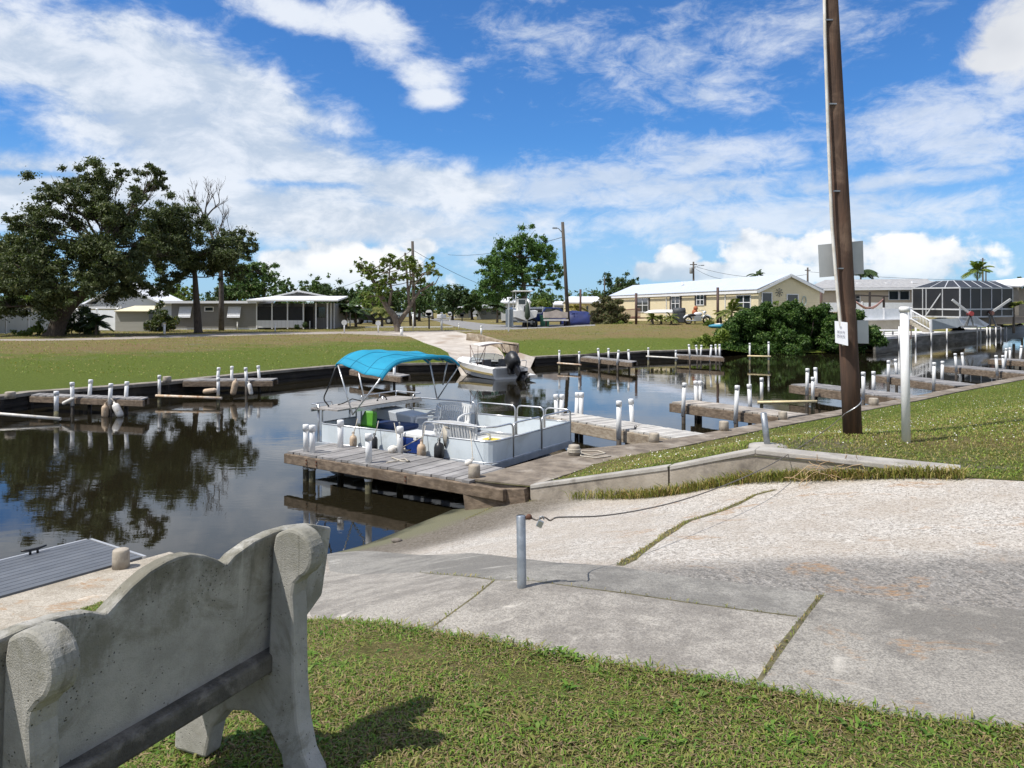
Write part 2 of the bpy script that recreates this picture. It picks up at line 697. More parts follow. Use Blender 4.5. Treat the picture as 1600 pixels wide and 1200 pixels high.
ctl = []
ctl += inland(dens(NEAR, 3.0), 0.0, ZC - 0.03, 1) + inland(dens(NEAR, 3.0), 0.5, ZC - 0.03, -1)
ctl += inland(dens(FARL, 4.0), 0.0, ZC - 0.03, 1) + inland(dens(FARL, 4.0), 0.8, ZC - 0.03, 1) + inland(dens(FARL, 4.0), 0.8, ZC - 0.03, -1)
ctl += inland(dens(FARM, 3.0), 0.0, ZC - 0.03, 1) + inland(dens(FARM, 3.0), 0.8, ZC - 0.03, 1)
ctl += inland(dens(FARR, 6.0), 0.0, ZC2 - 0.05, 1) + inland(dens(FARR, 6.0), 4.0, ZC2 - 0.05, 1)
ctl += bush_shore + [Vector((p.x + .6, p.y + 5, -0.5)) for p in bush_shore[1:4]]
ctl += inland(dens([A0, A2], 2.0), 0.0, ZC - 0.05, 1) + inland(dens([A0, A2], 2.0), 0.5, ZC - 0.06, -1) + inland(dens([A0, A2], 2.0), .85, ZC - 0.02, -1)
ctl += [Vector((p.x, p.y, p.z - 0.012)) for p in dens(PAVE_FRONT, 1.0)] + [Vector((-2.1, 5.6, -0.5))]
ctl += [Vector((p.x, p.y, p.z - 0.03)) for p in dens([K0 + Vector((0.02, .16, 0)), KP + Vector((.06, .2, 0)), KR + Vector((.1, .4, 0))], 0.8)]
ctl += [cast(a, b, g_ramp) for a, b in [(1600, 752), (1900, 772)]]
ctl += [Vector(v) for v in [(-.7, 2.8, 0), (-1.2, 1.9, 0), (0, 0, 0), (3, 0, 0), (-3, 0, -.10), (-2.4, 3.4, -.25), (0, 3.2, 0), (1.5, 2.5, 0), (-6, -6, -.2),
                            (6, -6, 0), (20, 0, .1), (12, 8, .05), (30, 20, 0), (60, 40, 0), (0, -30, 0), (-40, -60, 0)]]
ctl += [P(1197, 698, 0.0), P(1333, 680, -0.04), P(1415, 691, -0.03), P(1600, 690, 0.0), P(1500, 660, -.25), P(1600, 640, -.3)]
for px, py, z in [(0, 533, -.08), (130, 530, -.08), (260, 527, -.06), (400, 522, -.06), (600, 519.5, -.05), (640, 519, -.06), (712, 518, 0), (60, 560, -.38),
                  (200, 558, -.42), (400, 548, -.42), (560, 540, -.42), (630, 540, -.40), (690, 535, -.42), (760, 535, -.42), (830, 545, -.45), (900, 530, -.34), (1000, 528, -.33),
                  (840, 513, .12), (900, 508.5, .33), (1000, 507, .42), (1100, 507.5, .42), (1100, 528, -.40), (790, 522, -.02), (735, 523, .0),
                  (660, 545, -.5), (775, 562, -1.2), (740, 566, -1.25)]:
    ctl.append(P(px, py, z))
ctl += [Vector((p.x, p.y, ZW - 0.35)) for p in ramp_far_fwd] + [FL0.lerp(FR0, t) + Vector((0, -.3, -.42)) for t in (.15, .35, .65, .85)]
ctl += [D(px, 0, y) * Vector((1, 1, 0)) for px, y in []]
for px, y, z in [(1185, 63, .45), (1000, 80, .42), (1270, 67, .45), (1230, 62, .35), (1300, 75, .6), (1380, 78, .9), (1480, 78, .95), (1560, 90, .9), (1650, 100, .7), (1450, 100, .9),
                 (900, 75, .25), (850, 70, .1), (300, 66, -.05), (450, 66, -.05), (130, 62, -.05), (20, 55, -.05), (560, 75, 0), (680, 75, 0), (750, 85, .1),
                 (0, 90, 0), (300, 110, 0), (600, 130, 0), (700, 160, 0), (900, 130, .2), (1200, 130, .5), (1500, 160, .5)]:
    ctl.append(Vector(((px - 800) / F * y, y, z)))
for r_, n_ in ((260, 14), (900, 14), (3000, 12)):
    for i in range(n_):
        a = 2 * pi * i / n_
        ctl.append(Vector((r_ * cos(a), r_ * sin(a), 0.0)))
g_lawn = Surf(ctl, 0.9)
EDGE = np.array([(p.x, p.y) for p in PAVE_FRONT])
EDGE2 = np.array([(p.x, p.y) for p in [KR] + [cast(a, b, g_ramp) for a, b in [(1600, 752), (1900, 772)]]])


def dist_poly(q, poly):
    best = np.full(len(q), 1e9)
    for a, b in zip(poly[:-1], poly[1:]):
        d_ = b - a
        t_ = np.clip(((q - a) @ d_) / (d_ @ d_), 0, 1)
        best = np.minimum(best, np.linalg.norm(q - (a + t_[:, None] * d_), axis=1))
    return best


class Lawn(Surf):
    """lawn heights, brought flush with the paving along its edge"""
    def __init__(s):
        pass

    def many(s, q):
        q = np.asarray(q, float)
        z = g_lawn.many(q)
        d_ = np.minimum(dist_poly(q, EDGE), dist_poly(q, EDGE2))
        near = d_ < 1.2
        if near.any():
            w_ = np.exp(-(d_[near] / .35) ** 2)
            z[near] = z[near] * (1 - w_) + (g_ramp.many(q[near]) + .004) * w_
        return z


g = Lawn()

# photo-traced outlines of paved areas on the far side (world coordinates)
G = lambda a, b: xy(cast(a, b, g, 3.0))
FAR_RAMP = [xy(FL0), xy(ramp_far_fwd[0]), xy(ramp_far_fwd[1]), xy(FR0), G(812, 551), G(775, 541), G(735, 531), G(712, 518.6), G(604, 520), G(640, 526), G(676, 540), G(700, 551)]
PATH = [G(640, 526), G(604, 520), G(712, 518.6), G(760, 517.2), G(712, 516.4), G(600, 517.4), G(520, 518.3), G(400, 519.6), G(260, 524), G(160, 527.6), G(60, 529.6), G(-200, 531), G(-200, 534), G(60, 532.5), G(200, 530), G(300, 526.5), G(430, 522.6), G(540, 521.6)]
STREET = [G(740, 515.6), G(716, 511.2), G(692, 505), G(668, 498.5), (-14, 150), (-15, 420), (-9, 420), (-8.6, 150), G(690, 498), G(730, 502.5), G(765, 506.5), G(800, 508), G(870, 507.2), G(930, 505), G(930, 509), G(890, 510.6), G(830, 513.5), G(780, 515.6)]
JOINTS = []   # grassy joints of the paving, thin strips


def strip(px, w):
    pts = [cast(a, b, g_ramp) for a, b in px]
    pts = dens(pts, 0.25)
    l, r_ = [], []
    for i, p in enumerate(pts):
        d = (pts[min(i + 1, len(pts) - 1)] - pts[max(i - 1, 0)])
        d.z = 0
        d.normalize()
        nrm = Vector((-d.y, d.x, 0))
        ww = w * random.uniform(0.6, 1.3) / 2
        l.append(xy(p + nrm * ww))
        r_.append(xy(p - nrm * ww))
    return l + r_[::-1]


J_A = strip([(1284, 929), (1262, 957), (1225, 1005), (1186, 1064)], 0.035)
J_B = strip([(772, 907), (740, 933), (700, 962), (668, 985)], 0.022)
J_C = strip([(655, 894), (770, 906), (900, 917), (1080, 942), (1245, 963)], 0.018)
J_D = strip([(968, 884), (1010, 857), (1050, 829), (1075, 814), (1130, 797), (1180, 773), (1212, 765)], 0.085)
J_E = strip([(726, 812), (770, 792), (830, 783), (900, 768)], 0.05)
JOINTS = [J_A, J_B, J_C, J_D, J_E]
S_STRIP = [xy(cast(a, b, g_ramp)) for a, b in [(505, 864), (640, 866), (735, 864), (800, 871), (870, 879), (965, 885), (1040, 897), (1160, 912), (1283, 927), (1250, 963), (1080, 942),
                                              (900, 917), (770, 906), (655, 894), (515, 892)]]
S_WALK = [xy(cast(a, b, g_ramp)) for a, b in [(515, 892), (655, 894), (770, 906), (900, 917), (1080, 942), (1250, 963), (1186, 1066)]] + [xy(p) for p in PAVE_FRONT[4:]] + [xy(cast(470, 930, g_ramp))]
S_RIGHT = [xy(cast(a, b, g_ramp)) for a, b in [(1250, 963), (1283, 927), (1300, 931), (1420, 941), (1600, 952), (1900, 972)]] + [xy(p) for p in PAVE_FRONT[:4]]


def inside(pts, poly):
    x, y = pts[:, 0], pts[:, 1]
    res = np.zeros(len(pts), bool)
    n = len(poly)
    j = n - 1
    for i in range(n):
        xi, yi = poly[i]
        xj, yj = poly[j]
        c = ((yi > y) != (yj > y)) & (x < (xj - xi) * (y - yi) / ((yj - yi) if yj != yi else 1e-12) + xi)
        res ^= c
        j = i
    return res


def triangulate(polys, pts, step=None):
    vs, es = [], []
    for p in polys:
        b = len(vs)
        q = [Vector((a[0], a[1], 0)) for a in p]
        if step:
            q = dens(q + [q[0]], step)[:-1]
        vs += [Vector((a.x, a.y)) for a in q]
        es += [(b + i, b + (i + 1) % len(q)) for i in range(len(q))]
    vs += [Vector((float(a), float(b_))) for a, b_ in pts]
    out = delaunay_2d_cdt(vs, es, [], 0, 1e-4)
    V = np.array([(v.x, v.y) for v in out[0]])
    Fc = np.array([f for f in out[2]], int)
    C = V[Fc].mean(1)
    return V, Fc, C


def surf_obj(name, V, Fc, gz, mat, lift=0.0):
    used = np.unique(Fc)
    remap = -np.ones(len(V), int)
    remap[used] = np.arange(len(used))
    vv = V[used]
    z = np.concatenate([gz.many(c_) for c_ in np.array_split(vv, max(1, len(vv) // 4000))]) + lift
    me = bpy.data.meshes.new(name)
    tris = remap[Fc]
    # upward winding
    a, b, c_ = vv[tris[:, 0]], vv[tris[:, 1]], vv[tris[:, 2]]
    cr = (b[:, 0] - a[:, 0]) * (c_[:, 1] - a[:, 1]) - (b[:, 1] - a[:, 1]) * (c_[:, 0] - a[:, 0])
    tris[cr < 0] = tris[cr < 0][:, ::-1]
    me.from_pydata([(float(p[0]), float(p[1]), float(q)) for p, q in zip(vv, z)], [], [tuple(int(i) for i in t) for t in tris])
    me.polygons.foreach_set('use_smooth', [True] * len(me.polygons))
    me.materials.append(mat)
    o = bpy.data.objects.new(name, me)
    col.objects.link(o)
    tag(o, kind='structure')
    return o


# ---- ground materials
def mk_lawn():
    m, T, b, o = newmat('lawn')
    p = geopos(T)
    sepp = T.n('ShaderNodeSeparateXYZ')
    T.nt.links.new(p, sepp.inputs[0])
    big = T.noise(p, 0.22, 5, 0.6, 0.4)
    mid = T.noise(p, 1.3, 5, 0.65)
    fine = T.noise(p, 16.0, 5, 0.75)
    micro = T.noise(p, 70.0, 3, 0.8)
    green = T.mix(T.sstep(fine, .3, .7), (.10, .145, .02), (.215, .265, .055))
    dry = T.mix(T.sstep(fine, .3, .7), (.19, .155, .06), (.36, .29, .13))
    soil = T.mix(T.sstep(fine, .35, .65), (.20, .165, .115), (.38, .34, .27))
    low = T.sstep(sepp.outputs[2], -0.62, -0.18, 0.0, 1.0)   # the lush strip keeps to the wet foot of the bank
    far = T.sstep(sepp.outputs[1], 14.0, 20.0)
    lush = T.m('MULTIPLY', T.m('SUBTRACT', 1.0, low), far)
    wide = T.noise(T.mapping(p, (.35, 1.0, 1)), 0.55, 6, 0.7, 0.5)
    f = T.m('ADD', T.m('ADD', T.m('MULTIPLY', big, 0.42), T.m('MULTIPLY', mid, 0.33)), T.m('MULTIPLY', wide, 0.35))
    f = T.m('SUBTRACT', f, T.m('MULTIPLY', lush, 0.30))
    f = T.m('ADD', f, T.m('MULTIPLY', T.m('MULTIPLY', low, far), 0.09))
    c = T.mix(T.sstep(f, .44, .64), green, dry)
    bank = T.m('MULTIPLY', T.sstep(sepp.outputs[1], 20.0, 30.0), T.sstep(sepp.outputs[1], 75.0, 60.0))
    sandy = T.m('ADD', T.m('MULTIPLY', T.noise(p, 0.35, 6, 0.7, 0.6), 0.7), T.m('MULTIPLY', fine, 0.3))
    c = T.mix(T.m('MULTIPLY', T.sstep(sandy, .53, .66), T.m('MULTIPLY', low, 0.8)), c, soil)
    c = T.mix(T.m('MULTIPLY', T.sstep(T.noise(T.mapping(p, (.4, 1, 1)), 0.6, 6, 0.7, 0.5), .50, .64), T.m('MULTIPLY', bank, T.m('MULTIPLY', low, 0.62))), c, (.30, .19, .11))
    c = T.mix(T.sstep(micro, .25, .75, .55, 0.0), c, (.02, .025, .008))
    T.nt.links.new(c, b.inputs['Base Color'])
    b.inputs['Roughness'].default_value = 0.9
    b.inputs['Specular IOR Level'].default_value = 0.1
    bump(T, b, T.m('ADD', fine, micro), 0.9, 0.05)
    return m


def mk_ramp():
    m, T, b, o = newmat('shell_concrete')
    p = geopos(T)
    sepp = T.n('ShaderNodeSeparateXYZ')
    T.nt.links.new(p, sepp.inputs[0])
    vo = T.n('ShaderNodeTexVoronoi')
    T.nt.links.new(p, vo.inputs['Vector'])
    vo.inputs['Scale'].default_value = 46
    vo.inputs['Randomness'].default_value = 1.0
    vo2 = T.n('ShaderNodeTexVoronoi')
    T.nt.links.new(p, vo2.inputs['Vector'])
    vo2.inputs['Scale'].default_value = 95
    hs = T.n('ShaderNodeSeparateColor')
    T.nt.links.new(vo.outputs['Color'], hs.inputs[0])
    hs2 = T.n('ShaderNodeSeparateColor')
    T.nt.links.new(vo2.outputs['Color'], hs2.inputs[0])
    n = T.noise(p, 1.1, 6, 0.65)
    shell = T.mix(hs.outputs[0], (.29, .265, .23), (.58, .54, .485))
    shell = T.mix(T.m('MULTIPLY', T.m('GREATER_THAN', hs2.outputs[1], 0.88), 0.8), shell, (.15, .13, .11))
    shell = T.mix(T.m('GREATER_THAN', hs2.outputs[0], 0.86), shell, (.62, .59, .54))
    shell = T.mix(T.sstep(n, .38, .66, 0.0, .5), shell, (.34, .285, .225))
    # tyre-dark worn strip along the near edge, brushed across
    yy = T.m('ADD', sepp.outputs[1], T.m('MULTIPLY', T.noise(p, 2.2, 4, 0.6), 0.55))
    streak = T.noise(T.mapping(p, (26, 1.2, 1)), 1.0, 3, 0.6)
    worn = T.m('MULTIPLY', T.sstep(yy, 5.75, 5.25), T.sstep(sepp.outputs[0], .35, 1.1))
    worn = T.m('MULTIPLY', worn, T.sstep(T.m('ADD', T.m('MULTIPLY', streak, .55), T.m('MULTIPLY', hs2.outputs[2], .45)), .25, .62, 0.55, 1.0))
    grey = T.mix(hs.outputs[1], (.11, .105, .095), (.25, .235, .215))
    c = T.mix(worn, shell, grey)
    # pine straw litter
    lit = T.noise(p, 1.6, 5, 0.7, 0.6)
    str_ = T.noise(T.mapping(p, (12, 70, 1), (0, 0, .5)), 1.0, 3, 0.7)
    lf = T.m('MULTIPLY', T.m('MULTIPLY', T.sstep(lit, .55, .64), T.sstep(str_, .42, .58)), T.sstep(sepp.outputs[0], .5, 1.5))
    c = T.mix(T.m('MULTIPLY', lf, .75), c, (.33, .19, .085))
    # brown silt, then algae, down at the waterline
    zz = T.m('ADD', sepp.outputs[2], T.m('MULTIPLY', T.m('SUBTRACT', n, .5), .30))
    silt = T.mix(hs.outputs[1], (.10, .085, .065), (.21, .185, .15))
    c = T.mix(T.sstep(zz, -0.78, -1.02), c, silt)
    c = T.mix(T.sstep(zz, -1.12, -1.24), c, (.15, .145, .09))
    c = T.mix(T.sstep(zz, -1.28, -1.37), c, (.03, .032, .02))
    T.nt.links.new(c, b.inputs['Base Color'])
    b.inputs['Roughness'].default_value = 0.88
    b.inputs['Specular IOR Level'].default_value = 0.25
    bump(T, b, T.m('ADD', T.m('MULTIPLY', vo.outputs['Distance'], 1.0), T.m('MULTIPLY', vo2.outputs['Distance'], .6)), 0.55, 0.012)
    return m


def mk_slab(name, c1, c2, c3, strawy=0.0):
    m, T, b, o = newmat(name)
    p = geopos(T)
    n = T.noise(p, 0.9, 6, 0.68, 0.5)
    n2 = T.noise(p, 4.5, 6, 0.7)
    f = T.noise(p, 95.0, 3, 0.8)
    f2 = T.noise(p, 32.0, 3, 0.8)
    c = T.mix(T.sstep(T.m('ADD', T.m('MULTIPLY', n, .55), T.m('MULTIPLY', n2, .45)), .42, .58), c1, c2)
    c = T.mix(T.sstep(T.m('ADD', T.m('MULTIPLY', f, .7), T.m('MULTIPLY', f2, .3)), .36, .62, .75, 0.0), c, c3)
    c = T.mix(T.sstep(T.noise(p, 1.7, 5, 0.6, 1.2), .60, .70, 0.0, .55), c, tuple(min(1, x * 1.55) for x in c2))
    if strawy:
        str_ = T.noise(T.mapping(p, (12, 70, 1), (0, 0, .5)), 1.0, 3, 0.7)
        lf = T.m('MULTIPLY', T.sstep(T.noise(p, 1.6, 5, 0.7, 0.6), .55, .64), T.sstep(str_, .42, .58))
        c = T.mix(T.m('MULTIPLY', lf, strawy), c, (.33, .20, .10))
    T.nt.links.new(c, b.inputs['Base Color'])
    b.inputs['Roughness'].default_value = 0.9
    b.inputs['Specular IOR Level'].default_value = 0.2
    bump(T, b, T.m('ADD', f, T.m('MULTIPLY', n2, .8)), 0.5, 0.012)
    return m


LAWN = mk_lawn()
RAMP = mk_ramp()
SLAB = mk_slab('worn_concrete', (.27, .25, .22), (.44, .41, .36), (.12, .11, .10))
SLAB2 = mk_slab('grey_concrete', (.22, .21, .19), (.35, .335, .30), (.11, .105, .095))
SLAB3 = mk_slab('rough_concrete', (.23, .215, .19), (.39, .365, .32), (.09, .085, .078), .8)
SOIL = pmat('joint_soil', (.075, .065, .035), (.13, .115, .06), 20, .95)
ASPHALT = pmat('street_asphalt', (.20, .195, .19), (.25, .245, .235), 3, .9, bstr=.2, bscale=60)
FARCONC = pmat('far_concrete', (.50, .455, .40), (.40, .355, .305), 1.2, .9, c3=(.32, .255, .20), s3=.6, bstr=.2)
PATHMAT = pmat('path_concrete', (.33, .29, .25), (.26, .225, .19), 1.2, .9)
CAPMAT = pmat('cap_concrete', (.29, .26, .215), (.18, .155, .125), 2.5, .9, c3=(.09, .08, .06), s3=1.4, bstr=.5, bscale=30)
PATIO = pmat('patio_concrete', (.66, .65, .63), (.56, .55, .53), 2.0, .8)


def grid_pts(x0, x1, y0, y1, st, jit=0.25):
    xs = np.arange(x0, x1 + 1e-6, st)
    ys = np.arange(y0, y1 + 1e-6, st)
    X, Y = np.meshgrid(xs, ys)
    q = np.stack([X.ravel(), Y.ravel()], 1)
    return q + rng.uniform(-jit, jit, q.shape) * st


def ring_cut(q, box):
    x0, x1, y0, y1 = box
    return q[~((q[:, 0] > x0) & (q[:, 0] < x1) & (q[:, 1] > y0) & (q[:, 1] < y1))]


# near paving, with its own height field
V, Fc, C = triangulate([PAVE, S_STRIP, S_WALK, S_RIGHT] + JOINTS, grid_pts(-6, 9, 1.5, 13, 0.22), 0.3)
inp = inside(C, PAVE)
lab = np.where(inp, 1, 0)
lab[inp & inside(C, S_STRIP)] = 2
lab[inp & inside(C, S_WALK)] = 3
lab[inp & inside(C, S_RIGHT)] = 4
for j_ in JOINTS:
    lab[inp & inside(C, j_)] = 5
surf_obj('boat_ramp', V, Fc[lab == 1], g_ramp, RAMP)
surf_obj('concrete_strip', V, Fc[lab == 2], g_ramp, SLAB2)
surf_obj('sidewalk', V, Fc[lab == 3], g_ramp, SLAB)
surf_obj('driveway', V, Fc[lab == 4], g_ramp, SLAB3)
surf_obj('pavement_joint', V, Fc[lab == 5], g_ramp, SOIL)

# the ground sheet out to the horizon
pts = np.concatenate([
    ring_cut(grid_pts(-9, 24, -3, 27, 0.6), (-99, -98, 0, 1)),
    ring_cut(grid_pts(-42, 62, -8, 92, 2.0), (-9, 24, -3, 27)),
    ring_cut(grid_pts(-200, 240, -120, 420, 14.0), (-42, 62, -8, 92)),
    ring_cut(grid_pts(-4000, 4000, -1500, 6500, 400.0), (-200, 240, -120, 420)),
])
V, Fc, C = triangulate([BASIN, PAVE, FAR_RAMP, PATH, STREET], pts, 1.5)
hole = inside(C, BASIN) | inside(C, PAVE)
r1 = inside(C, FAR_RAMP) & ~hole
r2 = inside(C, PATH) & ~hole & ~r1
r3 = inside(C, STREET) & ~hole & ~r1 & ~r2
rest = ~hole & ~r1 & ~r2 & ~r3
surf_obj('ground', V, Fc[rest], g, LAWN)
surf_obj('far_ramp', V, Fc[r1], g, FARCONC)
surf_obj('path', V, Fc[r2], g, PATHMAT)
surf_obj('street', V, Fc[r3], g, ASPHALT)


# ------------------------------------------------------------------ water
def mk_water():
    m, T, b, o = newmat('canal_water')
    p = geopos(T)
    big = T.noise(T.mapping(p, (0.5, 1.0, 1)), 0.9, 4, 0.5, 0.6)
    fine = T.noise(T.mapping(p, (1.0, 2.2, 1)), 3.2, 3, 0.5, 0.4)
    patch = T.sstep(T.noise(p, 0.16, 3, 0.5), .40, .62, .25, 1.0)
    h = T.m('MULTIPLY', T.m('ADD', T.m('MULTIPLY', big, .7), T.m('MULTIPLY', fine, .22)), patch)
    b.inputs['Base Color'].default_value = (.013, .011, .006, 1)
    b.inputs['Roughness'].default_value = 0.015
    b.inputs['IOR'].default_value = 1.33
    b.inputs['Specular IOR Level'].default_value = 0.6
    bump(T, b, h, 0.11, 0.06)
    return m


wm = MB()
wm.quad((-80, -60, ZW), (160, -60, ZW), (160, 220, ZW), (-80, 220, ZW))
tag(wm.build('water', mk_water()), kind='structure')
# ================================================================== shared object materials
WOODDECK = pmat('weathered_deck', (.285, .275, .265), (.20, .19, .185), 3, .85, stretch=(1, 1, 1), island=.22, bstr=.3, bscale=60)
WOODBEAM = pmat('weathered_beam', (.225, .17, .12), (.115, .085, .06), 2.2, .9, stretch=(3, 3, 9), c3=(.10, .07, .045), s3=3, bstr=.6, bscale=12)
WOODPALE = pmat('pale_beam', (.40, .34, .26), (.26, .205, .145), 2.5, .9, stretch=(3, 3, 9), c3=(.16, .12, .085), s3=3, bstr=.6, bscale=12)
WOODWET = pmat('wet_pile', (.055, .042, .03), (.025, .02, .016), 6, .7, bstr=.5, bscale=25)
ALGAE = pmat('algae_pile', (.13, .12, .06), (.05, .045, .03), 8, .8, bstr=.4)
PVC = pmat('white_pvc', (.80, .80, .79), (.755, .755, .745), 5, .35, c3=(.70, .69, .66), s3=2.2)
PVCCAP = pmat('white_pvc_cap', (.84, .84, .83), (.78, .78, .77), 5, .35)
RUST = pmat('rusty_pipe', (.52, .36, .22), (.68, .60, .50), 7, .7, c3=(.34, .17, .08), s3=5)
CREAMPIPE = pmat('cream_pipe', (.70, .60, .36), (.62, .50, .28), 6, .6)
WHITEPIPE = pmat('white_pipe', (.72, .70, .66), (.60, .56, .48), 7, .5)
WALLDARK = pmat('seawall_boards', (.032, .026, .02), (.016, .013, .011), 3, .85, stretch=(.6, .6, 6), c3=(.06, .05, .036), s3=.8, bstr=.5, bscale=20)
BOLLARD = pmat('bollard_concrete', (.42, .37, .30), (.30, .26, .21), 9, .9, c3=(.17, .14, .11), s3=5, bstr=.5, bscale=60)
GALV = pmat('galvanised_steel', (.36, .39, .42), (.26, .285, .31), 14, .45, metal=.65, c3=(.21, .21, .20), s3=6)
RUSTY = pmat('rust', (.16, .07, .035), (.09, .04, .025), 30, .8)
STEELW = pmat('steel_cable', (.20, .175, .15), (.13, .11, .095), 60, .6, metal=.4)
ALU = pmat('aluminium_tube', (.62, .63, .64), (.52, .53, .54), 12, .32, metal=.7)
ROPE = pmat('rope', (.52, .48, .40), (.38, .34, .28), 80, .9)
FENDER_TAN = pmat('tan_fender', (.50, .38, .26), (.38, .28, .19), 8, .6, c3=(.60, .50, .38), s3=6)
FENDER_BLACK = pmat('black_fender', (.012, .012, .014), (.022, .022, .024), 8, .4)
FENDER_WHITE = pmat('white_fender', (.74, .72, .68), (.62, .58, .52), 8, .5, c3=(.42, .36, .28), s3=5)
KERBC = pmat('kerb_concrete', (.38, .335, .275), (.26, .225, .18), 2.0, .9, c3=(.14, .12, .10), s3=1.7, bstr=.5, bscale=35)
KERBTOP = pmat('kerb_top', (.40, .38, .345), (.31, .29, .26), 2.5, .9, c3=(.22, .20, .175), s3=1.7, bstr=.4, bscale=50)
POLEWOOD = pmat('utility_pole_wood', (.115, .062, .038), (.062, .036, .024), 3.2, .85, stretch=(5, 5, .5), c3=(.19, .125, .085), s3=1.3, bstr=.8, bscale=9, lo=.3, hi=.6)
POLEGREY = pmat('old_pole_wood', (.10, .085, .07), (.06, .05, .042), 4, .9, stretch=(4, 4, .5))
SIGNBACK = pmat('sign_back', (.50, .525, .53), (.44, .465, .47), 3, .5, metal=.2)
SIGNWHITE = pmat('sign_white', (.80, .81, .84), (.75, .76, .80), 3, .5)
INK = pmat('faded_ink', (.33, .33, .40), (.25, .25, .32), 20, .8)
BLACK = pmat('black_plastic', (.012, .012, .013), (.02, .02, .021), 9, .4)


# ------------------------------------------------------------------ seawalls
def wall_strip(mb, poly, o0, o1, z0, z1, side):
    a = inland(poly, o0, z1, side)
    b = inland(poly, o1, z1, side)
    n = len(poly)
    o0s = o0 if isinstance(o0, (int, float)) else None
    down = Vector((0, 0, z0 - z1))
    for i in range(n - 1):
        q = [a[i], a[i + 1], b[i + 1], b[i]]
        vs = q + [p + down for p in q]
        fs = [(0, 1, 2, 3), (7, 6, 5, 4), (1, 0, 4, 5), (3, 2, 6, 7)]
        if i == 0:
            fs.append((0, 3, 7, 4))
        if i == n - 2:
            fs.append((2, 1, 5, 6))
        if side > 0:
            mb.add(vs, fs)
        else:
            mb.add(vs, [f[::-1] for f in fs])


def seawall(label, poly, side, zc, capmat, wallmat, width=.42, cap_h=.12, group='seawalls round the basin', posts=None):
    t = thing('seawall', label, 'seawall', (poly[0].x, poly[0].y, zc), 0, group)
    w = MB()
    wall_strip(w, poly, .05, .22, ZW - 1.1, zc - cap_h, side)
    w.build('wall', wallmat, t)
    c_ = MB()
    wall_strip(c_, poly, -.04, width, zc - cap_h, zc, side)
    c_.build('cap', capmat, t, bevel=.02)
    b_ = MB()
    for zz in (zc - .30, zc - .42 - .06):
        wall_strip(b_, poly, -.0, .06, zz - .07, zz + .03, side)
    b_.build('waler', wallmat, t)
    if posts:
        q = dens([Vector((p.x, p.y, zc)) for p in poly], posts)
        for p in q[1:-1]:
            pl = MB()
            pl.box((p.x, p.y, zc - .45), (.14, .14, .62))
            pl.build('wall_post', wallmat, t)
    return t


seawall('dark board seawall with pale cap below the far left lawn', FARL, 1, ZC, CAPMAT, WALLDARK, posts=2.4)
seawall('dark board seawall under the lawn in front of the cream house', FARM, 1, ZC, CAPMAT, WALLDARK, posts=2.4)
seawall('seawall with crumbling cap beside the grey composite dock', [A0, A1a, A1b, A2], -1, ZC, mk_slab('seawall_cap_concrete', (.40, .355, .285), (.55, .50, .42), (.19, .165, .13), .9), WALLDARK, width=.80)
# the near wall: broad dirty cap narrowing to the right
t = thing('seawall', 'long seawall with brown cap along the near right lawn', 'seawall', (W1.x, W1.y, ZC), 0, 'seawalls round the basin')
NEARd = NEAR
w = MB()
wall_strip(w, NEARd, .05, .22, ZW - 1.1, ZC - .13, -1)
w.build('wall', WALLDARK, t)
cw = [1.0, 1.0, .62, .50, .45] + [.42] * (len(NEAR) - 5)
c_ = MB()
outer = inland(NEARd, -.04, ZC, -1)
inner = [Vector((K0.x + .03, K0.y + .05, ZC))] + [inland(NEARd, wd, ZC, -1)[i] for i, wd in enumerate(cw)][1:]
for i in range(len(NEARd) - 1):
    q = [outer[i], inner[i], inner[i + 1], outer[i + 1]]
    vs = q + [p + Vector((0, 0, -.13)) for p in q]
    c_.add(vs, [(0, 1, 2, 3), (7, 6, 5, 4), (0, 3, 7, 4), (2, 1, 5, 6), (1, 0, 4, 5)])
c_.build('cap', pmat('near_cap', (.235, .195, .15), (.13, .105, .08), 3.2, .95, c3=(.34, .30, .25), s3=1.3, bstr=.7, bscale=26), t)
e = MB()   # end wall between the lawn and the ramp, with its timber facing
e.beam(Vector((W1.x - .02, W1.y - .06, ZC - .58)), Vector((K0.x, K0.y - .03, ZC - .45)), .16, .86)
e.build('end_timber', WOODBEAM, t)

# ------------------------------------------------------------------ ramp kerb
t = thing('ramp_kerb', 'low concrete kerb wall climbing beside the boat ramp', 'kerb', (KP.x, KP.y, 0))
nk = Vector((.52, .85, 0))


def kerb_piece(a, b, wa, wb, depth_a, depth_b, mbf, mbt):
    ra, rb = a + nk * wa, b + nk * wb
    th = Vector((0, 0, -.05))
    mbt.add([a, b, rb, ra, a + th, b + th, rb + th, ra + th], [(0, 1, 2, 3), (4, 5, 1, 0), (5, 6, 2, 1), (6, 7, 3, 2), (7, 4, 0, 3)])
    a2, b2 = a + th + nk * .012, b + th + nk * .012
    ra, rb = ra + th, rb + th
    da, db = Vector((0, 0, -depth_a)), Vector((0, 0, -depth_b))
    mbf.add([a2, b2, rb, ra, a2 + da, b2 + db, rb + db, ra + da], [(4, 5, 1, 0), (5, 6, 2, 1), (6, 7, 3, 2), (7, 4, 0, 3)])


KJ = K0.lerp(KP, .66)
KJ.z = -.30
kf, kt = MB(), MB()
kerb_piece(K0 + Vector((0, 0, .02)), KJ + Vector((-.008, .005, .0)), .16, .17, .55, .55, kf, kt)
kerb_piece(KJ + Vector((.012, -.008, .005)), KP + Vector((0, 0, .03)), .17, .26, .55, .55, kf, kt)
kerb_piece(KP + Vector((.001, 0, .03)), KR + Vector((0, 0, .03)), .26, .42, .55, .25, kf, kt)
kf.build('wall', KERBC, t)
kt.build('coping', KERBTOP, t, bevel=.012)


